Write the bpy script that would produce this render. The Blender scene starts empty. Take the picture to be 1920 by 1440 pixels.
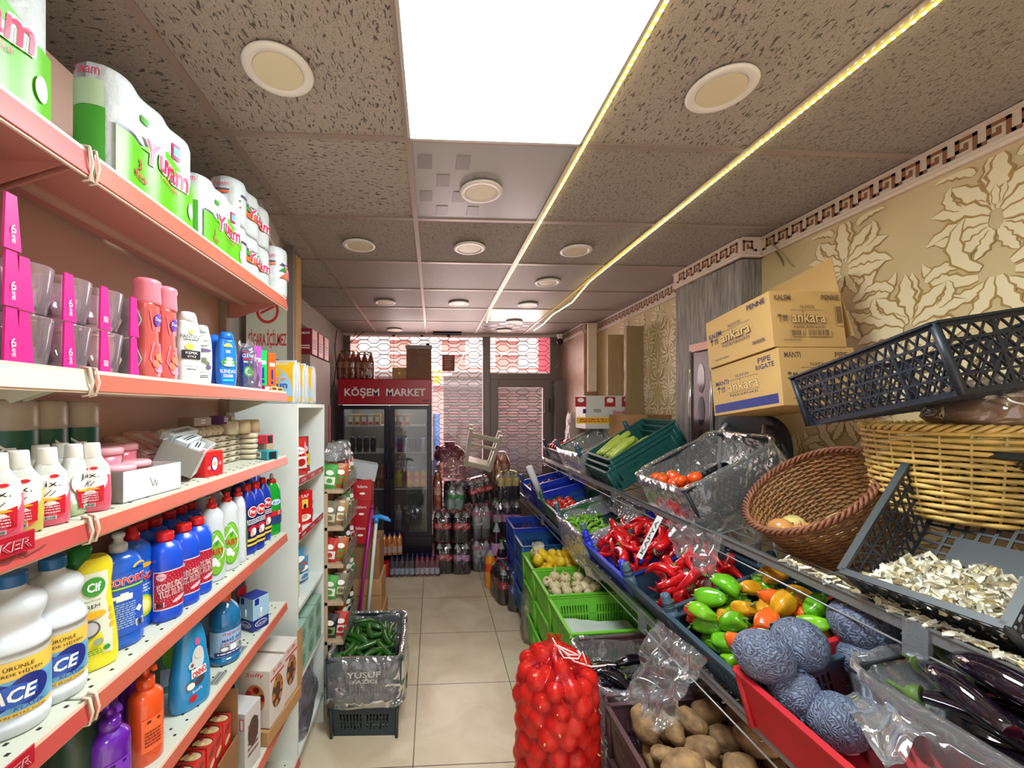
import bpy, bmesh, math, random
from mathutils import Matrix, Vector, Euler, noise
C = bpy.context.scene.collection
PI = math.pi
R = math.radians
# ---------------------------------------------------------------- camera, world, exposure
HC = 1.78                                # eye height
ZC = 2.747                               # ceiling height
YAW = R(2.98)
FP = 765.0                               # focal length in pixels of a 1920 wide frame
cam_d = bpy.data.cameras.new('camera'); cam = bpy.data.objects.new('camera', cam_d); C.objects.link(cam)
cam_d.sensor_width = 36; cam_d.lens = FP/1920*36; cam_d.shift_x = 108/1920; cam_d.shift_y = 45/1920
cam_d.clip_start = .02; cam_d.clip_end = 80
cam.location = (0, 0, HC); cam.rotation_euler = (PI/2, 0, -YAW)
bpy.context.scene.camera = cam
vs = bpy.context.scene.view_settings
vs.view_transform = 'Standard'; vs.look = 'None'; vs.gamma = 1; vs.use_curve_mapping = False; vs.exposure = 0.2
w = bpy.data.worlds.new('world'); bpy.context.scene.world = w; w.use_nodes = True
nt = w.node_tree; bg = nt.nodes['Background']
bg.inputs[0].default_value = (1.0, .93, .90, 1); bg.inputs[1].default_value = 1.3
def light(name, kind, loc, rot, energy, col=(1, 1, 1), size=1, size_y=None, angle=None):
    l = bpy.data.lights.new(name, kind); l.energy = energy; l.color = col
    if kind == 'AREA':
        l.shape = 'RECTANGLE'; l.size = size; l.size_y = size_y or size
    if kind == 'SUN': l.angle = angle
    o = bpy.data.objects.new(name, l); o.location = loc; o.rotation_euler = rot; C.objects.link(o); return o
light('sunlight', 'SUN', (2, -6, 9), (R(40), 0, R(-12)), 7.0, (1, .90, .86), angle=R(3))
light('panel_and_fill_light', 'AREA', (.225, 1.16, ZC-.03), (0, 0, 0), 32, (.93, .98, 1), .55)
light('panel_and_fill_light', 'AREA', (.225, -.7, ZC-.03), (0, 0, 0), 8, (.93, .98, 1), .55)  # added fill lamp out of view behind the camera
light('shop_window_daylight', 'AREA', (.45, 5.40, 1.85), (R(-90), 0, 0), 75, (1, .78, .76), 2.0, 1.5)

# ---------------------------------------------------------------- projection helpers (pixel of the photo -> place on a plane)
TY = math.tan(YAW); SY = math.sin(YAW); CY = math.cos(YAW)
def Yat(px, X):
    u = (px-852)/FP
    return X*(1-u*TY)/(u+TY)
def Xat(px, Y):
    u = (px-852)/FP
    return Y*(u+TY)/(1-u*TY)
def dep(X, Y): return X*SY+Y*CY
def Zat(py, X, Y): return HC+(765-py)/FP*dep(X, Y)

# ---------------------------------------------------------------- materials
def lin(c):
    c = c/255
    return c/12.92 if c <= .04045 else ((c+.055)/1.055)**2.4
MATS = {}
def mat(name, col=(200, 200, 200), rough=.5, metal=0, emit=0, bump=0, bscale=60, spec=.5, var=0, vscale=8, stretch=None, alpha=1, coat=0):
    if name in MATS: return MATS[name]
    m = bpy.data.materials.new(name); m.use_nodes = True; MATS[name] = m
    n = m.node_tree; b = n.nodes['Principled BSDF']
    c = tuple(lin(x) for x in col)+(1,)
    b.inputs['Base Color'].default_value = c
    b.inputs['Roughness'].default_value = rough; b.inputs['Metallic'].default_value = metal
    b.inputs['Specular IOR Level'].default_value = spec
    b.inputs['Coat Weight'].default_value = coat
    if emit:
        b.inputs['Emission Color'].default_value = c; b.inputs['Emission Strength'].default_value = emit
    if alpha < 1: b.inputs['Alpha'].default_value = alpha
    if bump or var:
        tc = n.nodes.new('ShaderNodeTexCoord'); mp = n.nodes.new('ShaderNodeMapping')
        n.links.new(tc.outputs['Object'], mp.inputs[0])
        if stretch: mp.inputs['Scale'].default_value = stretch
        if bump:
            t = n.nodes.new('ShaderNodeTexNoise'); t.inputs['Scale'].default_value = bscale; t.inputs['Detail'].default_value = 3
            bp = n.nodes.new('ShaderNodeBump'); bp.inputs['Strength'].default_value = bump; bp.inputs['Distance'].default_value = .01
            n.links.new(mp.outputs[0], t.inputs[0]); n.links.new(t.outputs[0], bp.inputs['Height']); n.links.new(bp.outputs[0], b.inputs['Normal'])
        if var:
            t2 = n.nodes.new('ShaderNodeTexNoise'); t2.inputs['Scale'].default_value = vscale; t2.inputs['Detail'].default_value = 4
            n.links.new(mp.outputs[0], t2.inputs[0])
            mr = n.nodes.new('ShaderNodeMapRange'); mr.inputs[1].default_value = .3; mr.inputs[2].default_value = .7
            mr.inputs[3].default_value = 1-var; mr.inputs[4].default_value = 1+var*.6
            n.links.new(t2.outputs[0], mr.inputs[0])
            mx = n.nodes.new('ShaderNodeVectorMath'); mx.operation = 'SCALE'; mx.inputs[0].default_value = c[:3]
            n.links.new(mr.outputs[0], mx.inputs['Scale']); n.links.new(mx.outputs[0], b.inputs['Base Color'])
    return m
def film(name, tint=(235, 235, 238), opac=.10, gloss=.25, bscale=25, bump=.6, grough=.12):
    if name in MATS: return MATS[name]
    m = bpy.data.materials.new(name); m.use_nodes = True; MATS[name] = m
    n = m.node_tree; n.nodes.clear(); N = n.nodes.new; L = n.links.new
    out = N('ShaderNodeOutputMaterial'); tr = N('ShaderNodeBsdfTransparent'); gl = N('ShaderNodeBsdfGlossy'); df = N('ShaderNodeBsdfDiffuse')
    c = tuple(lin(x) for x in tint)+(1,)
    tr.inputs[0].default_value = tuple(.55+.45*x for x in c[:3])+(1,); df.inputs[0].default_value = c; gl.inputs['Roughness'].default_value = grough
    tc = N('ShaderNodeTexCoord'); t = N('ShaderNodeTexNoise'); t.inputs['Scale'].default_value = bscale*.42; t.inputs['Detail'].default_value = .6; t.inputs['Distortion'].default_value = 1.6
    L(tc.outputs['Object'], t.inputs[0]); bp = N('ShaderNodeBump'); bp.inputs['Strength'].default_value = bump; bp.inputs['Distance'].default_value = .02
    L(t.outputs[0], bp.inputs['Height']); L(bp.outputs[0], gl.inputs['Normal'])
    lw = N('ShaderNodeFresnel'); lw.inputs[0].default_value = 1.35; L(bp.outputs[0], lw.inputs['Normal'])
    ad = N('ShaderNodeMath'); ad.operation = 'MULTIPLY_ADD'; ad.inputs[1].default_value = 1.0; ad.inputs[2].default_value = gloss*.45; ad.use_clamp = True; L(lw.outputs[0], ad.inputs[0])
    m1 = N('ShaderNodeMixShader'); L(ad.outputs[0], m1.inputs[0]); L(tr.outputs[0], m1.inputs[1]); L(gl.outputs[0], m1.inputs[2])
    m2 = N('ShaderNodeMixShader'); m2.inputs[0].default_value = opac; L(m1.outputs[0], m2.inputs[1]); L(df.outputs[0], m2.inputs[2]); L(m2.outputs[0], out.inputs[0])
    return m

# ---------------------------------------------------------------- mesh builder
_txt = {}
def text_geo(s, shear=0, bold=0):
    k = (s, shear, bold)
    if k in _txt: return _txt[k]
    cu = bpy.data.curves.new('t', 'FONT'); cu.body = s; cu.align_x = 'LEFT'; cu.resolution_u = 2; cu.shear = shear; cu.offset = bold
    o = bpy.data.objects.new('t', cu); me = bpy.data.meshes.new_from_object(o)
    v = [(p.co.x, p.co.y) for p in me.vertices]; f = [tuple(q.vertices) for q in me.polygons]
    bpy.data.objects.remove(o); bpy.data.meshes.remove(me)
    x0 = min(p[0] for p in v); x1 = max(p[0] for p in v); y0 = min(p[1] for p in v); y1 = max(p[1] for p in v)
    _txt[k] = ([(p[0]-(x0+x1)/2, p[1]-(y0+y1)/2) for p in v], f, x1-x0, y1-y0)
    return _txt[k]
def superell(rx, ry, e, N, cx=0, cy=0):
    o = []
    for i in range(N):
        t = 2*PI*i/N; c = math.cos(t); s = math.sin(t)
        o.append((cx+rx*math.copysign(abs(c)**(2/e), c), cy+ry*math.copysign(abs(s)**(2/e), s)))
    return o
class MB:
    def __init__(s): s.v = []; s.f = []; s.m = []; s.sm = []; s.mats = []; s.M = None
    def mi(s, m):
        if m not in s.mats: s.mats.append(m)
        return s.mats.index(m)
    def add(s, vs, fs, m, smooth=False):
        b = len(s.v)
        if s.M is not None: vs = [s.M @ Vector(p) for p in vs]
        s.v.extend(tuple(p) for p in vs); k = s.mi(m)
        for f in fs: s.f.append(tuple(b+i for i in f)); s.m.append(k); s.sm.append(smooth)
        return s
    def box(s, x0, x1, y0, y1, z0, z1, m, bev=0):
        if bev:
            b = min(bev, (x1-x0)*.45, (y1-y0)*.45, (z1-z0)*.45); vs = []; idx = {}
            cx = (x0, x1); cy = (y0, y1); cz = (z0, z1)
            for i in (0, 1):
                for j in (0, 1):
                    for k in (0, 1):
                        sx, sy, sz = (1-2*i)*b, (1-2*j)*b, (1-2*k)*b
                        idx[i, j, k] = len(vs)
                        vs += [(cx[i], cy[j]+sy, cz[k]+sz), (cx[i]+sx, cy[j], cz[k]+sz), (cx[i]+sx, cy[j]+sy, cz[k])]
            fs = []
            for a in (0, 1):
                q = [(0, 0), (1, 0), (1, 1), (0, 1)]
                fs.append([idx[a, j, k] for j, k in q]); fs.append([idx[j, a, k]+1 for j, k in q]); fs.append([idx[j, k, a]+2 for j, k in q])
            for j in (0, 1):
                for k in (0, 1):
                    fs.append([idx[0, j, k]+1, idx[1, j, k]+1, idx[1, j, k]+2, idx[0, j, k]+2])
                    fs.append([idx[j, 0, k], idx[j, 1, k], idx[j, 1, k]+2, idx[j, 0, k]+2])
                    fs.append([idx[j, k, 0], idx[j, k, 1], idx[j, k, 1]+1, idx[j, k, 0]+1])
                    for i in (0, 1): pass
            for i in (0, 1):
                for j in (0, 1):
                    for k in (0, 1): a = idx[i, j, k]; fs.append([a, a+1, a+2])
            return s.add(vs, fs, m)
        v = [(x, y, z) for x in (x0, x1) for y in (y0, y1) for z in (z0, z1)]
        return s.add(v, [(0, 1, 3, 2), (4, 6, 7, 5), (0, 4, 5, 1), (2, 3, 7, 6), (0, 2, 6, 4), (1, 5, 7, 3)], m)
    def hexa(s, p, m):      # 8 corners: bottom 4 ccw, top 4 ccw
        return s.add(p, [(3, 2, 1, 0), (4, 5, 6, 7), (0, 1, 5, 4), (1, 2, 6, 5), (2, 3, 7, 6), (3, 0, 4, 7)], m)
    def bar(s, A, B, w, t, n, m):     # w across, t along the normal n
        A = Vector(A); B = Vector(B); d = (B-A)
        if d.length < 1e-6: return s
        d.normalize(); n = Vector(n); n = (n-d*n.dot(d)).normalized(); u = d.cross(n)*w/2; n = n*t/2
        return s.hexa([A-u-n, A+u-n, A+u+n, A-u+n, B-u-n, B+u-n, B+u+n, B-u+n], m)
    def loft(s, secs, m, smooth=True, caps=(True, True), mats=None):
        N = len(secs[0]); vs = [p for q in secs for p in q]
        for k in range(len(secs)-1):
            pass
        b = len(s.v)
        if s.M is not None: vs = [s.M @ Vector(p) for p in vs]
        s.v.extend(tuple(p) for p in vs)
        for k in range(len(secs)-1):
            mm = s.mi(mats[k] if mats else m)
            for i in range(N):
                j = (i+1) % N
                s.f.append((b+k*N+i, b+k*N+j, b+(k+1)*N+j, b+(k+1)*N+i)); s.m.append(mm); s.sm.append(smooth)
        if caps[0]: s.f.append(tuple(b+i for i in reversed(range(N)))); s.m.append(s.mi(mats[0] if mats else m)); s.sm.append(False)
        if caps[1]:
            q = b+(len(secs)-1)*N; s.f.append(tuple(q+i for i in range(N))); s.m.append(s.mi(mats[-1] if mats else m)); s.sm.append(False)
        return s
    def prof(s, pr, m, e=2, N=24, cx=0, cy=0, mats=None, caps=(True, True)):   # pr: (z, rx, ry[, ox, oy])
        secs = []
        for q in pr:
            z, rx, ry = q[0], q[1], (q[2] if len(q) > 2 else q[1]); ox = q[3] if len(q) > 3 else 0; oy = q[4] if len(q) > 4 else 0
            secs.append([(x, y, z) for x, y in superell(rx, ry, e, N, cx+ox, cy+oy)])
        return s.loft(secs, m, mats=mats, caps=caps)
    def tube(s, pts, r, m, N=6, closed=False, caps=True):
        pts = [Vector(p) for p in pts]; n = len(pts); secs = []; up = None
        for i, p in enumerate(pts):
            if closed: d = pts[(i+1) % n]-pts[i-1]
            else: d = pts[min(i+1, n-1)]-pts[max(i-1, 0)]
            d.normalize()
            if up is None: up = Vector((0, 0, 1)) if abs(d.z) < .9 else Vector((1, 0, 0))
            up = (up-d*up.dot(d)).normalized(); q = d.cross(up); rr = r[i] if isinstance(r, (list, tuple)) else r
            secs.append([p+up*rr*math.cos(2*PI*k/N)+q*rr*math.sin(2*PI*k/N) for k in range(N)])
        if closed:
            secs.append(secs[0]); return s.loft(secs, m, caps=(False, False))
        return s.loft(secs, m, caps=(caps, caps))
    def sphere(s, c, rx, ry, rz, m, nu=16, nv=10, fn=None):
        secs = []
        for k in range(nv+1):
            a = -PI/2+PI*k/nv; a = max(-PI/2+.08, min(PI/2-.08, a)); ring = []
            for i in range(nu):
                t = 2*PI*i/nu; d = Vector((math.cos(a)*math.cos(t), math.cos(a)*math.sin(t), math.sin(a)))
                g = fn(d) if fn else 1
                ring.append((c[0]+d.x*rx*g, c[1]+d.y*ry*g, c[2]+d.z*rz*g))
            secs.append(ring)
        return s.loft(secs, m)
    # decals: fn(u, v, off) -> point
    def rect(s, fn, u0, u1, v0, v1, m, off=.0006, nu=1, nv=1):
        vs = [fn(u0+(u1-u0)*i/nu, v0+(v1-v0)*j/nv, off) for j in range(nv+1) for i in range(nu+1)]
        return s.add(vs, [(j*(nu+1)+i, j*(nu+1)+i+1, (j+1)*(nu+1)+i+1, (j+1)*(nu+1)+i) for j in range(nv) for i in range(nu)], m, nu > 1)
    def ell(s, fn, cu, cv, ru, rv, m, off=.0009, N=20, rot=0, a0=0, a1=2*PI, rings=3):
        vs = [fn(cu, cv, off)]; cr, sr = math.cos(rot), math.sin(rot)
        for r_ in range(1, rings+1):
            for i in range(N):
                t = a0+(a1-a0)*i/(N if a1-a0 > 6.2 else N-1); x = ru*math.cos(t)*r_/rings; y = rv*math.sin(t)*r_/rings
                vs.append(fn(cu+x*cr-y*sr, cv+x*sr+y*cr, off))
        L = N if a1-a0 > 6.2 else N-1; fs = [(0, 1+i, 1+(i+1) % N) for i in range(L)]
        for r_ in range(rings-1):
            a = 1+r_*N; fs += [(a+i, a+N+i, a+N+(i+1) % N, a+(i+1) % N) for i in range(L)]
        return s.add(vs, fs, m, True)
    def poly(s, fn, pts, m, off=.0009):
        return s.add([fn(u, v, off) for u, v in pts], [tuple(range(len(pts)))], m)
    def text(s, fn, t, cu, cv, h, m, w=None, off=.0012, rot=0, shear=0, bold=0, wmax=None):
        v, f, W, H = text_geo(t, shear, bold); sy = h/H; sx = (w/W) if w else sy
        if wmax and sx*W > wmax: sx = wmax/W
        cr, sr = math.cos(rot), math.sin(rot)
        return s.add([fn(cu+x*sx*cr-y*sy*sr, cv+x*sx*sr+y*sy*cr, off) for x, y in v], f, m)
    def lines(s, fn, u0, u1, v0, v1, n, m, off=.001, fill=.5, seed=1):      # rows of fine print
        r = random.Random(seed)
        for i in range(n):
            v = v0+(v1-v0)*(i+.5)/n; h = abs(v1-v0)/n*fill/2; u = u0
            while u < u1-.001:
                L = (u1-u0)*r.uniform(.06, .2); s.rect(fn, u, min(u+L, u1), v-h, v+h, m, off); u += L+(u1-u0)*.03
        return s
    def barcode(s, fn, u0, u1, v0, v1, off=.001, seed=3, k=None, w=None):
        r = random.Random(seed); s.rect(fn, u0, u1, v0, v1, w or mat('paper_white'), off); u = u0+(u1-u0)*.08
        while u < u1-(u1-u0)*.1:
            d = (u1-u0)*r.choice((.015, .03, .045)); s.rect(fn, u, u+d, v0+(v1-v0)*.1, v1-(v1-v0)*.1, k or mat('ink_black'), off+.0003); u += d+(u1-u0)*r.choice((.02, .035))
        return s
    def build(s, name, parent=None, loc=(0, 0, 0), rot=None, label=None, cat=None, group=None, kind=None):
        me = bpy.data.meshes.new(name); me.from_pydata(s.v, [], s.f)
        for m in s.mats: me.materials.append(m)
        me.polygons.foreach_set('material_index', s.m); me.polygons.foreach_set('use_smooth', s.sm); me.update()
        o = bpy.data.objects.new(name, me); C.objects.link(o); o.location = loc
        if rot is not None: setrot(o, rot)
        if parent: o.parent = parent
        return tag(o, label, cat, group, kind)
def setrot(o, rot):
    if isinstance(rot, Matrix): o.rotation_euler = rot.to_euler()
    elif isinstance(rot, (int, float)): o.rotation_euler = (0, 0, rot)
    else: o.rotation_euler = rot
def tag(o, label=None, cat=None, group=None, kind=None):
    for k, x in (('label', label), ('category', cat), ('group', group), ('kind', kind)):
        if x: o[k] = x
    return o
def empty(name, loc=(0, 0, 0), rot=0):
    o = bpy.data.objects.new(name, None); C.objects.link(o); o.location = loc; setrot(o, rot); o.empty_display_size = .05
    return o
KIDS = {}
def kids(o): return [c for c in o.children]
def copy_tree(o, parent=None, depth=0):
    c = o.copy(); C.objects.link(c); c.parent = parent
    for k in ('label', 'category', 'group'):
        if depth == 0 and k in c: del c[k]
    for ch in kids(o): copy_tree(ch, c, depth+1)
    return c
CACHE = {}
def put(key, build, loc, rot=0, label=None, cat=None, group=None, scale=None):
    if key in CACHE: r = copy_tree(CACHE[key]); r.scale = (1, 1, 1)
    else: r = build(); CACHE[key] = r
    r.location = loc; setrot(r, rot)
    if scale: r.scale = (scale,)*3 if isinstance(scale, (int, float)) else scale
    return tag(r, label, cat, group)
def plane(o, U, V):
    o = Vector(o); U = Vector(U).normalized(); V = Vector(V).normalized(); N = U.cross(V)
    return lambda u, v, off=0: o+U*u+V*v+N*off
def struct(name, mb, parent=None):
    return mb.build(name, parent, kind=None if parent else 'structure')
paper = mat('paper_white', (240, 240, 236), .6); ink = mat('ink_black', (25, 22, 24), .5)
# ================================================================ ROOM
def worm_mat(name, col, sx, sy, thr, dark=.25, plain=False, rough=.8):
    m = bpy.data.materials.new(name); m.use_nodes = True; n = m.node_tree; b = n.nodes['Principled BSDF']; N = n.nodes.new; L = n.links.new
    c = tuple(lin(x) for x in col); b.inputs['Roughness'].default_value = rough
    tc = N('ShaderNodeTexCoord')
    def tex(sx, sy, det, dist):
        mp = N('ShaderNodeMapping'); mp.inputs['Scale'].default_value = (sx, sy, 1); L(tc.outputs['Object'], mp.inputs[0])
        t = N('ShaderNodeTexNoise'); t.inputs['Scale'].default_value = 1; t.inputs['Detail'].default_value = det; t.inputs['Distortion'].default_value = dist; L(mp.outputs[0], t.inputs[0]); return t
    a = tex(sx, sy, 2.0, .6); g = tex(260, 260, 1, 0)
    r = N('ShaderNodeMapRange'); r.inputs[1].default_value = thr-.035; r.inputs[2].default_value = thr+.02; L(a.outputs[0], r.inputs[0])
    r2 = N('ShaderNodeMapRange'); r2.inputs[1].default_value = .28; r2.inputs[2].default_value = .42; r2.inputs[3].default_value = .75; L(g.outputs[0], r2.inputs[0])
    mu = N('ShaderNodeMath'); mu.operation = 'MULTIPLY'; L(r.outputs[0], mu.inputs[0]); L(r2.outputs[0], mu.inputs[1])
    mx = N('ShaderNodeMix'); mx.data_type = 'RGBA'; L(mu.outputs[0], mx.inputs[0])
    mx.inputs[6].default_value = tuple(x*dark for x in c)+(1,); mx.inputs[7].default_value = c+(1,); L(mx.outputs[2], b.inputs['Base Color'])
    bp = N('ShaderNodeBump'); bp.inputs['Strength'].default_value = .8; bp.inputs['Distance'].default_value = .006; L(mu.outputs[0], bp.inputs['Height']); L(bp.outputs[0], b.inputs['Normal'])
    return m
CT = (168, 158, 148)
tA = worm_mat('fissured_tile', CT, 125, 46, .375); tB = worm_mat('fissured_tile_turned', CT, 46, 125, .375)
tC = worm_mat('fine_fissured_tile', (158, 148, 138), 150, 70, .38, .5); tP = mat('plain_ceiling_tile', (156, 143, 136), .55, bump=.15, bscale=30)
tG = mat('glossy_ceiling_tile', (168, 166, 168), .3); gridm = mat('ceiling_grid_metal', (165, 150, 140), .4, .3)
XG = [-1.35, -.72, -.09, .54, 1.17, 1.87]; YG = [1.47+.62*k for k in range(-6, 7)]; YG[-1] = 5.36
mb = MB()
for i in range(5):
    for k in range(len(YG)-1):
        x0, x1, y0, y1 = XG[i], XG[i+1], YG[k], YG[k+1]; m = tP if k >= 8 else (tC if (k >= 7 or i == 4) else (tA if (i+k) % 3 else tB))
        if i == 0: m = tB
        if (i, k) == (2, 6): m = tG
        if (i, k) == (3, 11-1): m = tG
        if (i, k) in ((1, 5), (3, 5)): m = tA
        if (i, k) in ((1, 6), (3, 6)): m = tB if i == 1 else tC
        mb.box(x0, x1, y0, y1, ZC, ZC+.015, m)
mb.box(-1.4, 2.0, -2.3, 5.6, ZC+.03, ZC+.2, gridm)
struct('ceiling', mb)
mb = MB(); [mb.box(x-.012, x+.012, YG[0], 5.36, ZC-.006, ZC-.0005, gridm) for x in XG[1:-1]]
[mb.box(-1.35, 1.87, y-.012, y+.012, ZC-.0055, ZC-.0004, gridm) for y in YG[1:-1]]
mb.box(-1.16, 1.87, 5.30, 5.36, ZC-.03, ZC-.0001, mat('white_metal', (215, 205, 200), .35))
struct('trim_1', mb)
# raised lozenges on the glossy tile
mb = MB(); q = mat('glossy_tile_relief', (140, 136, 138), .3)
for a in range(5):
    for b in range(4):
        if (a+b) % 2 or a > 3: continue
        mb.box(-.06+a*.075, -.06+a*.075+.055, 1.56+b*.13, 1.56+b*.13+.09, ZC-.0025, ZC, q, .001)
for a in range(6):
    for b in range(6):
        if (a+b) % 2 == 0: mb.box(.57+a*.095, .57+a*.095+.08, 4.60+b*.095, 4.60+b*.095+.08, ZC-.0025, ZC, q, .001)
struct('trim_2', mb)
# floor
fl = bpy.data.materials.new('beige_floor_tile'); fl.use_nodes = True; n = fl.node_tree; b = n.nodes['Principled BSDF']; N = n.nodes.new; L = n.links.new
tc = N('ShaderNodeTexCoord'); br = N('ShaderNodeTexBrick'); mp = N('ShaderNodeMapping')
mp.inputs['Location'].default_value = (.1, -.24, 0); L(tc.outputs['Object'], mp.inputs[0]); L(mp.outputs[0], br.inputs[0])
br.offset = 0; br.inputs['Scale'].default_value = 1; br.inputs['Mortar Size'].default_value = .0028; br.inputs['Brick Width'].default_value = .598; br.inputs['Row Height'].default_value = .598; br.inputs['Mortar Smooth'].default_value = .2
nz = N('ShaderNodeTexNoise'); nz.inputs['Scale'].default_value = 3.2; nz.inputs['Detail'].default_value = 6; nz.inputs['Distortion'].default_value = .8; L(tc.outputs['Object'], nz.inputs[0])
cr = N('ShaderNodeValToRGB'); cr.color_ramp.elements[0].position = .35; cr.color_ramp.elements[0].color = tuple(lin(x) for x in (204, 184, 154))+(1,)
cr.color_ramp.elements[1].position = .7; cr.color_ramp.elements[1].color = tuple(lin(x) for x in (226, 210, 184))+(1,); L(nz.outputs[0], cr.inputs[0])
L(cr.outputs[0], br.inputs['Color1']); L(cr.outputs[0], br.inputs['Color2']); br.inputs['Mortar'].default_value = (.09, .06, .045, 1)
L(br.outputs[0], b.inputs['Base Color']); b.inputs['Roughness'].default_value = .28
struct('floor', MB().box(-1.4, 2.0, -2.3, 5.5, -.1, 0, fl))
# left wall, plain
wl = mat('plain_wall_paint', (176, 168, 160), .7, bump=.1, bscale=40)
struct('wall_left', MB().box(-1.35, -1.16, -2.3, 5.45, 0, ZC, wl))
# right wall with damask leaves in low relief
wbase = mat('wallpaper_ground', (206, 184, 138), .55, var=.10, vscale=3); wout = mat('wallpaper_outline', (166, 132, 76), .5); wleaf = mat('wallpaper_leaf', (228, 213, 174), .5)
LK = [0]
def leaf(L_, W_, bend, n=9, lobes=4, c=1.0):
    le = []; ri = []; x = y = 0; a = 0; st = L_/n
    for i in range(n+1):
        t = i/n; wdt = W_*math.sin(PI*min(1, .12+t*.88))**.8*(1+.22*math.sin(lobes*2*PI*t))*c
        if i == n: wdt = 0
        nx, ny = -math.sin(a), math.cos(a); le.append((x+nx*wdt, y+ny*wdt)); ri.append((x-nx*wdt, y-ny*wdt))
        x += math.cos(a)*st; y += math.sin(a)*st; a += bend/n
    return le, ri
def put_leaf(mb, fn, cx, cy, ang, L_, W_, bend, flip=1, lobes=4):
    LK[0] = (LK[0]+1) % 61; lo = .0007+((LK[0]*7) % 61)*.00006
    for cs, off, m in ((1.38, lo, wout), (1.0, lo+.00003, wleaf)):
        le, ri = leaf(L_, W_, bend, lobes=lobes, c=cs); ca, sa = math.cos(ang), math.sin(ang)
        P = []
        for a, b_ in zip(le, ri):
            for (u, v) in (a, b_): P.append((cx+flip*(u*ca-v*sa), cy+u*sa+v*ca))
        mb.add([fn(u, v, off) for u, v in P], [(2*i, 2*i+1, 2*i+3, 2*i+2) for i in range(len(le)-1)], m)
def motif(mb, fn, cx, cy, s, ok):
    if not ok(cx, cy): return
    for fl_ in (1, -1):
        for (x, y, a, l, w_, be) in ((.0, .02, 84, .20, .028, .1), (.01, .0, 62, .19, .026, -.5), (.02, -.01, 38, .19, .027, -.7), (.02, -.03, 12, .20, .027, -.8), (.02, -.05, -18, .17, .024, .7), (.015, -.06, -48, .14, .02, .8), (.01, -.07, -72, .11, .016, .4),
                                     (.04, -.20, 30, .25, .022, 1.9), (.05, -.23, -5, .23, .024, 1.5), (.03, -.26, -40, .18, .02, 1.3), (.01, -.24, -80, .18, .02, .6), (.06, .16, 50, .14, .018, -1.6), (.10, .05, 30, .12, .014, 1.8)):
            put_leaf(mb, fn, cx+fl_*x*s, cy+y*s, R(a), l*s, w_*s, be, fl_)
    for k in range(7):
        a = R(30+20*k); put_leaf(mb, fn, cx+.01*math.cos(a), cy+.02*s, a, .075*s, .010*s, 0, 1, 2)
def damask(mb, fn, u0, u1, v0, v1, s=1.0, pu=.56, pv=.80):
    i = 0; u = u0
    while u < u1+pu:
        v = v0-(pv/2 if i % 2 else 0)
        while v < v1+pv:
            motif(mb, fn, u, v, s, lambda a, b_: u0+.2*s < a < u1-.2*s and v0+.02 < b_ < v1+.02); v += pv
        u += pu/2; i += 1
mb = MB(); mb.box(1.87, 2.0, -2.3, 5.45, 0, ZC, wbase)
fnR = plane((1.87, 0, 0), (0, -1, 0), (0, 0, 1))           # facing -x : reading direction is -y
damask(mb, lambda u, v, o: (1.87-o, -u, min(v, 2.62)), -2.26, -.55, 1.12, 2.62, .92, .50, .66)
damask(mb, lambda u, v, o: (1.87-o, -u, min(v, 2.62)), -4.2, -2.88, 1.3, 2.62, .52, .30, .42)
struct('wall_right', mb)
# wood textured pilaster with moulding
pg = mat('grey_bark_wallpaper', (138, 132, 128), .6, bump=.7, bscale=9, var=.5, vscale=5, stretch=(14, 14, 1.2))
struct('wall_pilaster', MB().box(1.75, 1.87, 2.23, 2.86, 0, ZC-.12, pg, .002))
struct('wall_end_pilaster', MB().box(1.71, 1.87, 4.55, 5.36, 0, ZC-.1, mat('far_wallpaper', (190, 150, 125), .5, var=.15, vscale=10)))
tw = mat('moulding_cream', (222, 205, 190), .45); tb = mat('moulding_key_brown', (140, 92, 62), .5)
def greek(mb, A, d, nrm, length, z1, h=.095):      # A start (x,y), d unit direction, nrm outward
    d = Vector((d[0], d[1], 0)); nv = Vector((nrm[0], nrm[1], 0)); A = Vector((A[0], A[1], 0))
    def B(t0, t1, z0, z1_, o0, o1, m):
        p = [A+d*t+nv*o for t, o in ((t0, o0), (t1, o0), (t1, o1), (t0, o1))]
        mb.hexa([(q.x, q.y, z0) for q in p]+[(q.x, q.y, z1_) for q in p], m)
    B(0, length, z1-h, z1, 0, .016, tw); B(0, length, z1-.012, z1, .016, .024, tw); B(0, length, z1-h, z1-h+.010, .016, .026, tw); B(0, length, z1-h-.014, z1-h, 0, .018, tw)
    a = z1-h+.018; u = (h-.036)/5; t = .01
    while t+7*u < length:
        for (i0, i1, j0, j1) in ((0, 1, 0, 5), (0, 5, 4, 5), (4, 5, 1, 5), (2, 5, 1, 2), (2, 3, 2, 3.2), (5, 7, 0, 1), (0, .01, 0, .01)):
            B(t+i0*u, t+i1*u, a+j0*u, a+j1*u, .016, .0185, tb)
        B(t+6*u, t+7*u, a, a+u, .016, .0185, tb); t += 7*u
mb = MB(); greek(mb, (1.87, -.2), (0, 1), (-1, 0), 2.43, ZC-.004); greek(mb, (1.75, 2.23), (0, 1), (-1, 0), .63, ZC-.004); greek(mb, (1.87, 2.86), (0, 1), (-1, 0), 1.69, ZC-.004)
greek(mb, (1.734, 2.23), (1, 0), (0, -1), .136, ZC-.004); greek(mb, (1.71, 4.55), (0, 1), (-1, 0), .8, ZC-.004); greek(mb, (1.71, 4.55), (1, 0), (0, -1), .16, ZC-.004)
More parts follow.
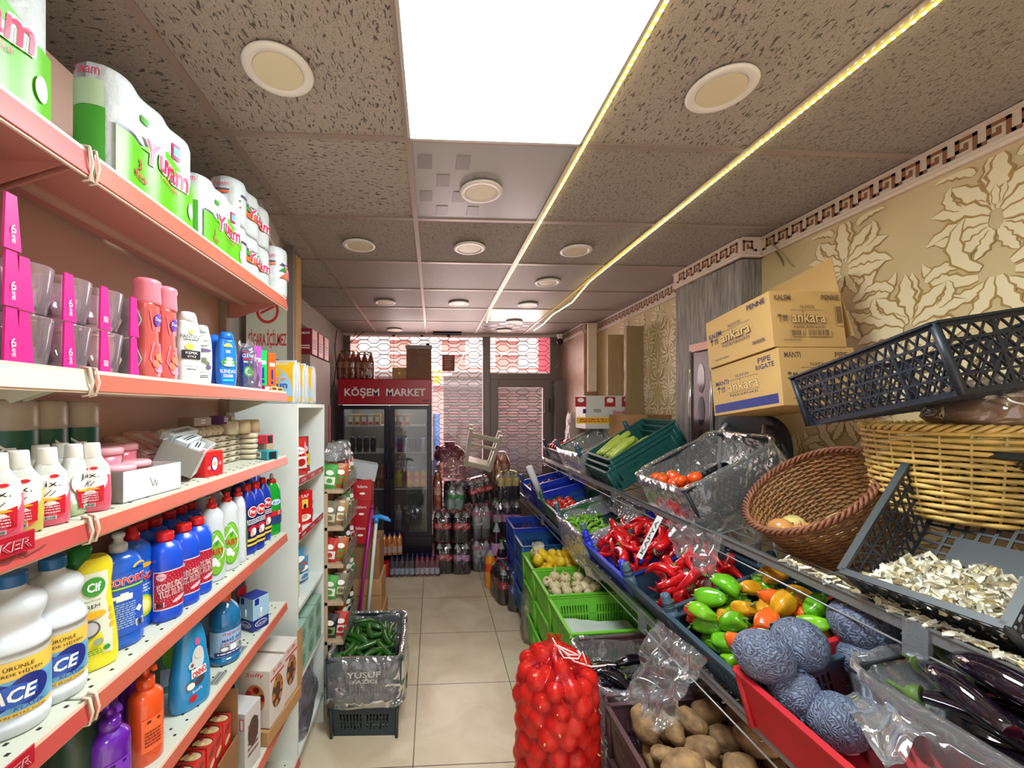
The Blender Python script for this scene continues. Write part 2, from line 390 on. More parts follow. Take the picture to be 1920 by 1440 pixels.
greek(mb, (-.80, 1.93), (-.162, .987), (.987, .162), .56, 2.61); mb.hexa([(-.86, 1.92, 2.45), (-.80, 1.93, 2.45), (-.89, 2.48, 2.45), (-.95, 2.47, 2.45), (-.86, 1.92, ZC), (-.80, 1.93, ZC), (-.89, 2.48, ZC), (-.95, 2.47, ZC)], wl)
struct('trim_3', mb)
# ceiling lights
wht = mat('white_plastic', (232, 228, 222), .35); dif = mat('unlit_diffuser', (222, 212, 180), .4)
def downlight():
    r = empty('downlight'); m = MB(); m.prof([(0, .093), (-.006, .096), (-.011, .090), (-.011, .070), (-.007, .068)], wht, N=40, caps=(True, True)); m.build('rim', r)
    MB().prof([(-.0072, .0675), (-.0095, .066)], dif, N=40).build('diffuser', r); return r
dl = [((522, 126), 'round white unlit downlight beside the light panel above the toilet paper'), ((1352, 162), 'large-looking round downlight between the two yellow strips beside the light panel'),
      ((902, 355), 'round downlight in the glossy patterned tile in front of the light panel'), ((673, 457), 'round downlight near the shelves, one row past the glossy tile'),
      ((880, 462), 'round downlight in the middle of the row past the glossy tile'), ((1080, 467), 'round downlight between the two yellow strips, first past the large one'),
      ((1027, 527), 'round downlight standing alone in its row between the two yellow strips'), ((722, 565), 'small downlight above the side of the drinks fridge'),
      ((860, 567), 'small downlight in the middle of the row before the window'), ((990, 570), 'small downlight between the ends of the yellow strips'),
      ((964, 602), 'small downlight in the checkered ceiling tile by the window'), ((740, 617), 'loose downlight in the last row above the fridge'), ((945, 618), 'last small downlight before the window door')]
for (px, py), lab in dl:
    d = FP*(ZC-HC)/(765-py); u = (px-852)/FP*d; X = u*CY+d*SY; Y = d*CY-u*SY
    put('downlight', downlight, (X, min(Y, 5.22), ZC-.006), 0, lab, 'ceiling light', 'round recessed downlights')
def panel():
    r = empty('light_panel'); f = mat('panel_frame', (210, 205, 200), .35, .4)
    m = MB(); a, b_, = .315, .305
    m.box(-a, a, -b_, -b_+.012, -.01, 0, f).box(-a, a, b_-.012, b_, -.01, 0, f).box(-a, -a+.01, -b_, b_, -.01, 0, f).box(a-.01, a, -b_, b_, -.01, 0, f); m.build('frame', r)
    MB().box(-a+.01, a-.01, -b_+.012, b_-.012, -.006, -.001, mat('lit_panel', (225, 250, 255), .3, emit=9)).build('diffuser', r); return r
put('panel', panel, (.225, 1.16, ZC-.001), 0, 'square lit white panel light in the ceiling', 'ceiling light', 'lit ceiling panels')
put('panel', panel, (.225, -.7, ZC-.001), 0, 'added unseen fill panel behind the viewer', 'ceiling light', 'lit ceiling panels')  # invented glowing panel, unseen, goes with the fill lamp behind the camera
led = mat('led_glow', (255, 240, 120), .4, emit=7); leds = mat('led_tape', (250, 225, 60), .4, emit=4); ledp = mat('led_dot', (255, 252, 225), .4, emit=45)
def strip(pts, lab):
    r = empty('led_strip', (pts[0][0], pts[0][1], ZC)); m = MB(); m2 = MB(); o = Vector((pts[0][0], pts[0][1], ZC))
    for a, b_ in zip(pts[:-1], pts[1:]):
        a = Vector(a)-o; b_ = Vector(b_)-o; m.bar(a, b_, .009, .0025, (0, 0, 1), leds); L_ = (b_-a).length; k = max(2, int(L_/.022)); d = (b_-a)/k
        for i in range(k): p = a+d*(i+.5); m2.box(p.x-.0032, p.x+.0032, p.y-.0032, p.y+.0032, p.z-.0030, p.z-.0012, ledp)
    m.build('tape', r); m2.build('led_chips', r); tag(r, lab, 'light strip')
z = ZC-.009
strip([(.545, .3, z), (.552, 1.5, z), (.553, 2.9, z), (.556, 3.9, z), (.60, 4.55, z)], 'glowing yellow led strip along the edge of the ceiling panel')
strip([(1.19, .3, z), (1.185, 2.0, z), (1.17, 3.0, z-.01), (1.21, 3.5, z-.035), (1.185, 4.0, z-.03), (1.19, 4.4, z-.05), (1.15, 4.62, z-.07)], 'glowing yellow led strip sagging near the patterned wallpaper side')
# two bare white tape tails and gap in the ceiling
MB().box(-.0, .36, 5.16, 5.33, ZC-.02, ZC-.002, mat('dark_gap', (28, 20, 30), .9)).build('ceiling_gap', kind='structure')
# ================================================================ SHOP WINDOW AND DOOR
fm = mat('grey_aluminium', (128, 118, 114), .4, .3); glass = film('window_glass', (240, 240, 240), .02, .08, 3, 0.02, .03)
YW = 5.36; X0, X1 = -1.16, 1.75
mb = MB(); F = lambda x0, x1, z0, z1, y0=YW, y1=YW+.06: mb.box(x0, x1, y0, y1, z0, z1, fm, .003)
F(X0, X0+.08, 0, ZC); F(1.56, 1.87, 0, ZC); F(X0, 1.75, ZC-.03, ZC); F(.655, .755, 0, ZC); F(X0, .66, 0, .12)
F(.755, 1.57, 2.16, 2.24)
window = struct('window_1', mb)
MB().box(X0+.08, .655, YW+.025, YW+.031, .12, ZC-.03, glass).build('window_pane', window)
MB().box(.755, 1.56, YW+.025, YW+.031, 2.24, ZC-.03, glass).build('window_pane', window)
mb = MB(); F(.755, .86, .0, 2.16, YW-.01, YW+.04); F(1.455, 1.56, 0, 2.16, YW-.01, YW+.04); F(.86, 1.455, 2.05, 2.16, YW-.01, YW+.04); F(.86, 1.455, 0, .9, YW-.01, YW+.04)
door = struct('door_1', mb); MB().box(.86, 1.455, YW+.01, YW+.018, .9, 2.05, glass).build('door_pane', door)
m = MB(); m.box(1.47, 1.485, YW-.05, YW-.01, 1.72, 1.9, mat('dark_hinge', (60, 55, 55), .4)); m.box(1.535, 1.55, YW-.05, YW-.01, 1.72, 1.9, mat('dark_hinge')); m.build('door_handle', door)
MB().box(1.58, 1.74, YW-.16, YW-.005, .0, 2.13, mat('grey_box_metal', (120, 116, 114), .45, .2), .003).build('electric_cabinet', label='tall grey metal cabinet beside the glass door by the wallpapered wall', cat='cabinet')
# roller grille of bent rods outside the glass
gm = mat('grille_rod', (84, 70, 70), .5, .2); r = empty('roller_grille', (0, YW+.18, 0)); m = MB(); zz = .1; row = 0
while zz < ZC-.02:
    x = X0; pts = []; P = .27
    for k in range(int((X1-X0)/P)+1):
        x = X0+k*P+(P/2 if row % 2 else 0)
        pts += [(x, 0, zz), (x+.05, 0, zz+.047), (x+.135, 0, zz+.047), (x+.185, 0, zz)]
    m.tube(pts, .006, gm, 5)
    pts2 = [(p[0], .004, 2*zz-p[2]) for p in pts]; m.tube(pts2, .006, gm, 5); zz += .1; row += 1
m.build('rods', r); [MB().box(x_-.02, x_+.02, -.02, .02, -YW*0-.02, ZC, gm).build('guide_rail', r) for x_ in (X0, 1.80)]; tag(r, 'closed metal roller grille of bent rods outside the shop window', 'security grille')
# street outside: grey shutter, pink house
sm_ = mat('grey_shutter_paint', (150, 138, 138), .6); pinkh = mat('pink_house_paint', (236, 158, 150), .8, var=.12, vscale=1.5); whp = mat('house_white', (245, 240, 238), .8)
struct('ground_street', MB().box(-8, 9, 5.55, 16, -.2, -.02, mat('asphalt', (150, 145, 142), .9)))
def shutter(x0, x1, lab):
    m = MB(); z_ = 0
    while z_ < 2.26: m.hexa([(x0, 6.3, z_), (x1, 6.3, z_), (x1, 6.34, z_), (x0, 6.34, z_), (x0, 6.294, z_+.04), (x1, 6.294, z_+.04), (x1, 6.34, z_+.04), (x0, 6.34, z_+.04)], sm_); z_ += .045
    m.box(x0-.02, x1+.02, 6.26, 6.36, 2.26, 2.34, sm_); m.build('roller_shutter', label=lab, cat='shutter')
shutter(-.95, -.15, 'pale shutter seen over the drinks fridge outside the window'); shutter(.16, 2.3, 'wide pale grey shutter outside behind the glass door')
r = empty('pink_house', (0, 9.5, 0)); m = MB(); m.box(-5, 6, 0, .3, 0, 6, pinkh); m.build('wall', r); m = MB()
for z_ in (2.62, 3.02, 3.35): m.box(-5, 6, -.05, 0, z_, z_+.05, whp)
m.box(-5, 6, -.12, 0, 2.3, 2.42, whp); m.build('ledge', r)
for k, x in enumerate((-2.9, -1.7, -.5, .75, 2.0, 3.1)):
    m = MB(); m.box(x, x+.7, -.03, .01, 2.72, 3.6, whp); m.build('window', r)
tag(r, 'sunlit pink house across the street with white ledges', 'building')
MB().box(2.46, 3.17, 9.36, 9.44, 2.57, 3.44, mat('red_sign', (235, 70, 90), .5)).build('shop_sign', label='red sign outside, upper corner above the glass door', cat='sign')
m = MB().box(.0, .13, 6.9, 7.0, 2.2, 2.41, mat('yellow_sign', (240, 220, 60), .5)); m.box(-.06, .0, 6.93, 6.97, -.02, 2.41, sm_); m.build('shop_sign', label='small yellow sign outside beside the fridge edge', cat='sign')
m = MB().box(-.02, .12, 7.1, 7.2, 0, 1.68, mat('blue_board', (60, 130, 210), .5)); m.build('street_board', label='blue board outside, just beside the fridge edge', cat='sign')
# hooks, cables, hanging card, camera, tape boards
for k, (px, low, lab) in enumerate(((738, 690, 'thin black hook cord hanging over the fridge bottles'), (791, 650, 'short hook cord hanging above the tall carton'))):
    Y = 5.28; X = Xat(px, Y); z1 = ZC-.03; z0 = Zat(low, X, Y); m = MB(); m.prof([(0, .022), (-.012, .016), (-.02, .004)], mat('hook_black', (40, 34, 36), .5), N=12)
    m.tube([(0, 0, -.02), (0, 0, z0-z1)], .0025, mat('hook_black'), 5); m.build('hanging_hook', loc=(X, Y, z1), label=lab, cat='hook')
Y = 5.28; X = Xat(841, Y); m = MB(); m.prof([(0, .022), (-.012, .016), (-.02, .004)], mat('hook_black'), N=12); m.tube([(0, 0, -.02), (0, 0, Zat(665, X, Y)-ZC+.03)], .0025, mat('hook_black'), 5)
r = empty('hanging_card', (X, Y, ZC-.03)); m.build('cord', r); m = MB(); z1 = Zat(666, X, Y)-ZC+.03; z0 = Zat(696, X, Y)-ZC+.03
m.box(-.08, .08, -.004, .004, z0, z1, mat('rust_card', (150, 92, 78), .7, var=.3, vscale=20)); fn = plane((0, -.004, (z0+z1)/2), (1, 0, 0), (0, 0, 1))
for i in range(5): m.rect(fn, -.05, .05-.01*(i % 3), .07-.03*i, .082-.03*i, mat('card_print', (205, 165, 150), .6))
m.build('card', r); tag(r, 'rusty printed card hanging on a cord before the window', 'sign')
def cable(pts, r_, name, lab, col=(30, 26, 28), cat='cable'):
    o = Vector(pts[0]); q = []
    P = [Vector(p)-o for p in pts]
    for i in range(len(P)-1):
        a = P[max(i-1, 0)]; b_ = P[i]; c_ = P[i+1]; d = P[min(i+2, len(P)-1)]
        for k in range(6):
            t = k/6; q.append(.5*((2*b_)+(-a+c_)*t+(2*a-5*b_+4*c_-d)*t*t+(-a+3*b_-3*c_+d)*t**3))
    q.append(P[-1]); MB().tube(q, r_, mat(name+str(col), col, .5), 5).build(name, loc=o, label=lab, cat=cat)
def pt(px, py, Y): X = Xat(px, Y); return (X, Y, Zat(py, X, Y))
cable([pt(632, 618, 4.6), pt(628, 650, 4.4), pt(630, 690, 4.3), pt(622, 735, 4.3), pt(612, 760, 4.2)], .005, 'cable', 'black cable looping down the wall beside the fridge top')
cable([pt(688, 597, 5.2), pt(684, 618, 5.2), pt(660, 640, 5.1), pt(640, 658, 4.8), pt(630, 690, 4.6), pt(626, 725, 4.4)], .005, 'cable', 'black cable arching from the ceiling to the fridge corner')
cable([pt(672, 600, 5.2), pt(667, 625, 5.2), pt(650, 650, 5.0), pt(636, 672, 4.7)], .004, 'cable', 'thin black cable beside the arching one')
cable([pt(800, 585, 4.7), pt(799, 605, 4.7), pt(797, 630, 4.7)], .003, 'cable', 'short yellow wire hanging in front of the ceiling gap', (215, 185, 60))
cable([pt(1437, 452, 2.2), pt(1462, 480, 2.1), pt(1475, 510, 2.08)], .004, 'cable', 'dark cable sticking out at the pilaster corner', (110, 95, 70))
cable([pt(1440, 450, 2.15), pt(1468, 476, 2.05), pt(1490, 500, 2.02), pt(1520, 500, 1.98)], .003, 'cable', 'thin beige cable along the wallpaper beside the pilaster', (150, 130, 90))
r = empty('security_camera', pt(1050, 640, 5.1)); m = MB(); m.sphere((0, 0, 0), .042, .042, .042, mat('camera_black', (25, 20, 30), .15)); m.build('lens_dome', r)
MB().prof([(.03, .03), (.075, .035), (.085, .05)], wht, N=16).build('bracket', r); tag(r, 'small black dome camera on a white bracket at the window corner', 'camera')
cable([pt(1052, 645, 5.1), pt(1056, 660, 5.05), pt(1050, 680, 5.05), pt(1040, 690, 5.2)], .003, 'cable', 'thin cable hanging below the dome camera', (120, 100, 90))
# ================================================================ SHELVING ON THE LEFT
cream = mat('shelf_cream_metal', (200, 201, 184), .45, var=.06, vscale=9); strip_o = mat('orange_price_strip', (192, 96, 76), .4, var=.08, vscale=6, bump=.1, bscale=30); strip_r = mat('red_price_strip', (188, 76, 70), .4, var=.08, vscale=6)
edge = mat('strip_edge', (226, 200, 180), .4); hole = mat('shelf_hole', (35, 32, 30), .8); back = mat('shelf_back_panel', (196, 158, 140), .5); brk = mat('bracket_grey', (150, 132, 112), .5)
XF = -.62; XB = -.885
LV = [(2.242, .05), (1.846, .039), (1.578, .036), (1.254, .037), (.962, .035), (.512, .04), (.17, .04)]
pund = mat('pink_shelf_underside', (186, 122, 112), .45)
def shelf_section(Y0, Y1, lab, kinds, y1s=None):
    r = empty('shelving_unit', (XF, Y0, 0)); L_ = Y1-Y0
    MB().box(XB-XF-.02, XB-XF, 0, L_, .02, 2.6, back).build('back_panel', r)
    for y in (0.0, L_-.03): MB().box(XB-XF, XB-XF+.03, y, y+.03, 0, 2.6, brk, .003).build('upright', r)
    MB().box(-.25, -.02, .002, L_-.002, 0, .13, cream).build('plinth', r)
    for k, (z, h) in enumerate(LV):
        Le = L_ if not (y1s and k in y1s) else y1s[k]-Y0
        xo = .0 if k < 5 else .0
        m = MB(); m.box(XB-XF+.031, -.004, .003, Le-.003, z-.022, z, cream, .002)
        for q in range(int(Le/.05)):
            for xx in (-.028, -.05): m.box(xx, xx+.006, .03+q*.05+(.0 if xx > -.04 else .02), .036+q*.05+(.0 if xx > -.04 else .02), z, z+.0007, hole)
        m.box(-.19, -.16, .01, Le-.01, z-.03, z-.022, back)
        if k == 0: m.box(XB-XF+.032, -.005, .004, Le-.004, z-.0235, z-.0221, pund)
        sh = m.build('shelf', r); pm = {'o': strip_o, 'r': strip_r, 'c': cream}[kinds[k]]
        m = MB(); b0 = z-h; e = .004
        m.hexa([(-.002, .004, b0), (.004, .004, b0), (.004, Le-.004, b0), (-.002, Le-.004, b0), (-.002, .004, z+.003), (-.0005, .004, z+.003), (-.0005, Le-.004, z+.003), (-.002, Le-.004, z+.003)], edge)
        m.hexa([(.003, .006, b0+e), (.007, .006, b0+e), (.007, Le-.006, b0+e), (.003, Le-.006, b0+e), (-.001, .006, z-e), (.001, .006, z-e), (.001, Le-.006, z-e), (-.001, Le-.006, z-e)], pm)
        m.build('price_strip', sh)
        for yy in (0.006, Le-.01): MB().hexa([(XB-XF+.03, yy, z-.085), (XB-XF+.06, yy, z-.085), (XB-XF+.06, yy+.003, z-.085), (XB-XF+.03, yy+.003, z-.085), (XB-XF+.03, yy, z-.023), (-.03, yy, z-.023), (-.03, yy+.003, z-.023), (XB-XF+.03, yy+.003, z-.023)], cream if k else pund).build('bracket', sh)
        if Y0 > .5 and k < 6:
            m = MB()
            for yy in (-.009, .005): m.tube([(-.006, yy, z-h-.006), (.006, yy, z-h-.004), (.012, yy, z-h*.5), (.006, yy, z+.006), (-.008, yy, z+.008)], .0022, edge, 5)
            m.hexa([(-.01, -.008, z-h-.006), (.006, -.008, z-h-.004), (.006, .005, z-h-.004), (-.01, .005, z-h-.006), (-.01, -.008, z+.005), (.003, -.008, z+.005), (.003, .005, z+.005), (-.01, .005, z+.005)], brk); m.build('joint_clip', sh)
    tag(r, lab, 'shelving'); return r
YJ = .772
shelf_section(-.23, YJ, 'metal shelving section closest to the viewer, with red strips and the tall bleach bottles', 'rcrroor')
shelf_section(YJ, 1.765, 'metal shelving section with orange strips holding soaps and detergents', 'oooooor', {5: 1.93, 6: 1.93})
# brand tags clipped on the strips, scribbles on the strip
tagm = mat('tag_red', (176, 22, 44), .35)
def brand_tag(Y, z, rot, lab):
    m = MB(); m.box(0, .003, 0, .105, 0, .030, tagm, .001); fn = plane((.003, .0525, .015), (0, 1, 0), (0, 0, 1)); m.text(fn, 'ÜLKER', .006, 0, .018, paper, .078, shear=.15, bold=.02)
    m.text(fn, 'ÜLKER', .006, 0, .018, tagm, .076, off=.0018, shear=.15, bold=-.006)
    m.build('shelf_tag', loc=(XF+.009, Y, z), rot=(R(rot), 0, 0), label=lab, cat='shelf tag')
brand_tag(.552, 1.566, 0, 'red white lettered tag on the shelf strip below the nail polish remover bottles')
brand_tag(.552, 1.238, 0, 'red white lettered tag on the shelf strip below the two bleach bottles')
m = MB(); pen = mat('pen_violet', (70, 50, 70), .6)
for a, b_ in (((0, .012), (.02, .004)), ((.02, .004), (.026, .014)), ((.026, .014), (.05, .008)), ((.05, .008), (.058, .018)), ((.058, .018), (.07, .008)), ((.07, .008), (.1, .016))):
    m.bar((.0, a[0]*1.1, a[1]), (.0, b_[0]*1.1, b_[1]), .0012, .0004, (1, 0, 0), pen)
m.build('pen_scribble', bpy.data.objects['shelving_unit'], loc=(.0072, .80, 1.548))

# ---------------------------------------------------------------- bottle maker
def lerp_prof(pr, z):
    if z <= pr[0][0]: return pr[0][1:3]
    for a, b_ in zip(pr[:-1], pr[1:]):
        if z <= b_[0]: t = (z-a[0])/max(1e-6, b_[0]-a[0]); return (a[1]+(b_[1]-a[1])*t, a[2]+(b_[2]-a[2])*t)
    return pr[-1][1:3]
def wrapfn(pr, e, zmid):
    rx, ry = lerp_prof(pr, zmid); T = [(0, 0)]; px, py = rx, 0; s = 0
    for i in range(1, 181):
        t = PI*i/180; c = math.cos(t); q = math.sin(t); x = rx*math.copysign(abs(c)**(2/e), c); y = ry*abs(q)**(2/e)
        s += math.hypot(x-px, y-py); px, py = x, y; T.append((s, t))
    def fn(u, v, off=0):
        a = abs(u); t = T[-1][1]
        for (s0, t0), (s1, t1) in zip(T[:-1], T[1:]):
            if a <= s1: t = t0+(t1-t0)*(a-s0)/max(1e-9, s1-s0); break
        rx, ry = lerp_prof(pr, v); c = math.cos(t); q = math.sin(t)
        off *= 1.8 if abs(off) < .01 else 1; x = (rx+off)*math.copysign(abs(c)**(2/e), c); y = (ry+off)*abs(q)**(2/e)*(1 if u >= 0 else -1)
        return (x, y, v)
    return fn
def smooth_prof(pr, k=3):
    o = []; n = len(pr); P = [Vector((p[0], p[1], p[2] if len(p) > 2 else p[1])) for p in pr]
    for i in range(n-1):
        a, b_, c_, d = P[max(i-1, 0)], P[i], P[i+1], P[min(i+2, n-1)]
        for j in range(k):
            t = j/k; o.append(tuple(.5*((2*b_)+(-a+c_)*t+(2*a-5*b_+4*c_-d)*t*t+(-a+3*b_-3*c_+d)*t**3)))
    o.append(tuple(P[-1])); return o
def bottle(name, pr, e, bm, caps, label=None, zlab=.1, N=28, sm=3, mats=None, lname='label'):
    r = empty(name); pr = [p if len(p) > 2 else (p[0], p[1], p[1]) for p in pr]
    if sm > 1: pr = smooth_prof(pr, sm)
    MB().prof(pr, bm, e, N).build('body', r)
    for cn, cp, cm in caps: MB().prof(cp, cm, 2, 20).build(cn, r)
    if label: m = MB(); label(m, wrapfn(pr, e, zlab)); m.build(lname, r)
    return r
white_pl = mat('white_bottle_plastic', (204, 209, 214), .32); blue_cap = mat('blue_cap', (24, 96, 158), .35); red_cap = mat('red_cap', (214, 30, 34), .3); navy = mat('navy_print', (28, 44, 130), .4)
yel = mat('label_yellow', (240, 200, 84), .4); lblue = mat('label_sky', (108, 176, 220), .4, var=.25, vscale=40); redp = mat('print_red', (206, 24, 44), .4); greenp = mat('print_green', (58, 150, 52), .4)
def ridges(z0, z1, r, n=5): return [(z0, r*.97)]+[(z0+(z1-z0)*i/n, r) for i in range(n+1)]+[(z1+.001, r*.85)]
def b_ace():
    def lab(m, f):
        m.rect(f, -.095, .095, .045, .165, yel, .0006, 24, 3); m.rect(f, -.095, .095, .055, .125, lblue, .0008, 24, 2)
        m.ell(f, -.022, .092, .030, .030, navy, .0012); m.ell(f, .03, .098, .034, .032, navy, .0014); m.ell(f, .004, .092, .040, .024, mat('print_blue', (40, 92, 190), .4), .0016)
        m.text(f, 'ACE', .004, .094, .030, paper, .075, .0022, shear=.2, bold=.03)
        m.text(f, 'TEK ÜRÜNLE', .0, .152, .010, ink, .075, .0014, bold=.01); m.text(f, 'HER YERDE HİJYEN', 0, .138, .010, ink, .105, .0014, bold=.01)
        m.text(f, 'KLASİK', .03, .064, .009, navy, .05, .002, shear=.2); m.text(f, 'AZ UZUN SÜRE BEYAZ TUTAR', 0, .050, .006, ink, .12, .0012)
        m.rect(f, -.085, -.052, .122, .148, redp, .0015, 4, 1); m.text(f, 'HİJYEN', -.068, .136, .006, paper, .025, .0019)
    h = .25; pr = [(q*h, a*.048, a*.048) for q, a in ((0, .9), (.02, .98), (.10, 1), (.13, .97), (.50, .97), (.53, 1), (.57, .98), (.62, .82), (.655, .72), (.69, .74), (.76, .88), (.81, .88), (.85, .72), (.895, .38), (.93, .35))]
    return bottle('bleach_bottle', pr, 2.3, white_pl, [('cap', ridges(.231, .251, .0195), blue_cap)], lambda m, f: lab(m, lambda u, v, o: f(u*.70, v*.74, o*1.2)), .06, 32, 2)
def b_cif():
    y = mat('cif_yellow', (236, 222, 44), .3); g = mat('cap_green', (18, 116, 52), .3)
    def lab(m, f):
        pts = [(-.026, .03), (.028, .03), (.030, .07), (.028, .11), (.024, .14), (.030, .17), (.026, .196), (-.016, .196), (-.024, .165), (-.018, .13), (-.022, .09), (-.028, .06)]
        m.poly(f, pts, mat('label_pale', (226, 230, 208), .4), .0015)
        m.ell(f, .004, .168, .019, .019, greenp, .002); m.text(f, 'Cif', .004, .168, .018, paper, .022, .0026, bold=.03)
        m.text(f, 'Cleanboost', .0, .142, .004, ink, .03, .002); m.text(f, 'KREM', -.001, .130, .0075, ink, .028, .002); m.ell(f, .0, .113, .022, .0075, mat('label_orange', (246, 178, 40), .4), .002)
        m.ell(f, -.004, .086, .016, .017, mat('pan_dark', (90, 86, 90), .3), .002); m.ell(f, -.003, .087, .012, .013, mat('pan_light', (190, 190, 192), .3), .0023)
        for u in (-.012, .008): m.ell(f, u, .058, .007, .007, mat('line_grey', (150, 160, 140), .4), .002)
        m.lines(f, -.022, .012, .034, .046, 3, greenp, .002); m.ell(f, .019, .042, .005, .005, greenp, .002)
        for v in (.115, .10, .085): m.ell(f, .029, v, .003, .006, mat('label_orange'), .002)
    pr = [(0, .026, .046), (.004, .029, .048), (.02, .030, .049), (.06, .030, .047), (.12, .027, .040), (.16, .026, .037), (.195, .025, .040), (.212, .023, .038), (.222, .020, .030)]
    r = bottle('cleaner_bottle', pr, 3, y, [], lab, .1, 32, 3)
    MB().prof([(.206, .0245, .012, 0, -.026), (.222, .0235, .020, 0, -.018), (.238, .020, .022, 0, -.014), (.247, .012, .016, 0, -.008)], g, 2.3, 20).build('cap', r); return r
blu = mat('detergent_blue', (26, 92, 204), .22, coat=.3); blu2 = mat('bottle_blue', (24, 78, 206), .28); deepblu = mat('por_blue', (22, 52, 160), .3)
clearcap = mat('milky_cap', (190, 196, 204), .25)
def b_eco():
    def lab(m, f):
        m.rect(f, -.043, .043, .03, .165, mat('eco_label', (44, 92, 196), .35), .0006, 16, 3)
        m.text(f, 'ECOPORT', 0, .148, .018, paper, .078, .0014, bold=.06); m.text(f, 'ECOPORT', 0, .148, .0165, redp, .075, .002, bold=.01)
        m.ell(f, .03, .172, .016, .010, mat('label_orange'), .0012, a0=0, a1=PI); m.ell(f, .03, .172, .011, .006, blu, .0016, a0=0, a1=PI)
        m.rect(f, -.036, .036, .131, .1355, mat('lime_print', (150, 200, 60), .4), .0013, 10, 1); m.box(0, 0, 0, 0, 0, 0, blu)
        m.rect(f, -.014, .014, .105, .118, paper, .0012, 4, 1); m.ell(f, -.018, .114, .006, .004, paper, .0012); m.rect(f, -.007, .007, .118, .122, paper, .0012)
        m.lines(f, -.034, .02, .045, .1, 11, mat('pale_print', (150, 180, 230), .4), .0011); m.barcode(f, .02, .038, .04, .055, .0012)
        m.poly(f, [(.028, .07), (.036, .078), (.028, .086), (.020, .078)], paper, .0012)
    pr = [(0, .030, .040), (.004, .034, .044), (.02, .035, .045), (.08, .033, .042), (.15, .034, .044), (.18, .033, .042), (.197, .026, .033), (.206, .016, .018), (.209, .014, .015)]
    return bottle('dish_soap_bottle', pr, 2.4, blu, [('cap', [(.206, .017), (.222, .017), (.224, .014), (.228, .009), (.236, .009), (.238, .012), (.244, .012), (.247, .009)], clearcap)], lab, .1, 28, 3)
def b_onno_dish():
    def lab(m, f):
        m.rect(f, -.036, .036, .06, .16, mat('onno_label', (40, 110, 214), .35), .0006, 12, 2); m.text(f, 'ONNO', .0, .122, .020, paper, .06, .0013, bold=.07); m.text(f, 'ONNO', 0, .122, .018, redp, .056, .002, bold=.015)
        m.ell(f, .004, .150, .022, .006, mat('label_orange'), .0012); m.ell(f, .004, .054, .024, .026, mat('lime_print'), .0012); m.ell(f, .004, .056, .018, .020, mat('lemon_print', (244, 214, 60), .4), .0016)
        m.ell(f, .004, .056, .012, .014, mat('lemon_flesh', (250, 236, 150), .4), .002); m.lines(f, -.03, .03, .085, .105, 3, paper, .0012)
    pr = [(0, .026, .036), (.004, .03, .04), (.05, .031, .041), (.1, .027, .036), (.16, .030, .039), (.19, .028, .036), (.207, .016, .02), (.212, .013, .013)]
    return bottle('dish_soap_bottle', pr, 2.3, blu, [('cap', [(.209, .015), (.225, .015), (.228, .010), (.24, .008)], red_cap)], lab, .11, 24, 3)
def b_tuz():
    lr = mat('salt_label_red', (178, 24, 50), .4)
    def lab(m, f):
        m.rect(f, -.046, .046, .030, .1248, mat('label_lilac', (214, 206, 226), .4), .0006, 16, 1); m.rect(f, -.043, .043, .034, .122, lr, .0009, 16, 1)
        for i in range(5):
            for j in range(20): a = 2*PI*j/20+i*.15; rr = .016+i*.006; u = rr*1.05*math.cos(a); v = .078+rr*math.sin(a); m.ell(f, u, v, .0012, .0008, mat('dot_pink', (240, 190, 200), .4), .0012, 6) if .036 < v < .122 and abs(u) < .04 else 0
        m.text(f, 'KORUMA', .0, .088, .016, paper, .068, .0018, rot=.08, bold=.05); m.text(f, 'TUZ RUHU', .002, .070, .016, paper, .064, .0018, rot=.08, bold=.05)
        m.text(f, 'KORUMA', .0, .088, .013, lr, .064, .0022, rot=.08, bold=0); m.text(f, 'TUZ RUHU', .002, .070, .013, lr, .06, .0022, rot=.08, bold=0)
        m.ell(f, -.025, .112, .012, .009, mat('dot_pink'), .0013); m.text(f, 'YENİ', -.025, .112, .006, lr, .018, .0018); m.barcode(f, -.040, -.018, .038, .05, .0013); m.ell(f, .02, .05, .02, .005, mat('dot_pink'), .0013, rot=.3)
    pr = [(0, .038, .038), (.004, .041, .041), (.022, .042, .042), (.028, .0405, .0405), (.125, .0405, .0405), (.13, .042, .042), (.165, .040, .040), (.183, .032, .032), (.190, .020, .020), (.194, .018, .018)]
    return bottle('cleaner_bottle', pr, 2.6, blu2, [('cap', [(.190, .021)]+ridges(.193, .212, .022, 4)+[(.2145, .012)], red_cap)], lab, .08, 28, 1)
def b_fairy():
    def lab(m, f):
        m.ell(f, 0, .088, .032, .068, greenp, .0010, 28); m.ell(f, 0, .088, .030, .065, mat('fairy_green', (120, 190, 50), .4), .0013, 28)
        m.poly(f, [(0, .142), (.010, .125), (.022, .108), (.026, .090), (.020, .072), (.0, .060), (-.020, .072), (-.026, .090), (-.022, .108), (-.010, .125)], paper, .0017)
        m.text(f, 'FAIRY', 0, .092, .020, redp, .046, .0022, bold=.01); m.ell(f, .001, .118, .005, .009, greenp, .0022, rot=-.5); m.text(f, 'Yeni', -.012, .146, .006, paper, .014, .002)
        m.ell(f, -.008, .062, .009, .013, paper, .0018); m.ell(f, .004, .052, .006, .008, paper, .0018); m.lines(f, -.018, .018, .074, .08, 2, mat('line_grey'), .0022)
    pr = [(0, .024, .038), (.004, .028, .042), (.03, .029, .043), (.09, .029, .042), (.15, .027, .038), (.175, .026, .036), (.195, .024, .036), (.212, .018, .026), (.222, .013, .014)]
    return bottle('dish_soap_bottle', pr, 2.4, white_pl, [('cap', [(.219, .016), (.232, .0155), (.234, .011), (.238, .0085), (.244, .010), (.250, .008)], red_cap)], lab, .1, 28, 3)
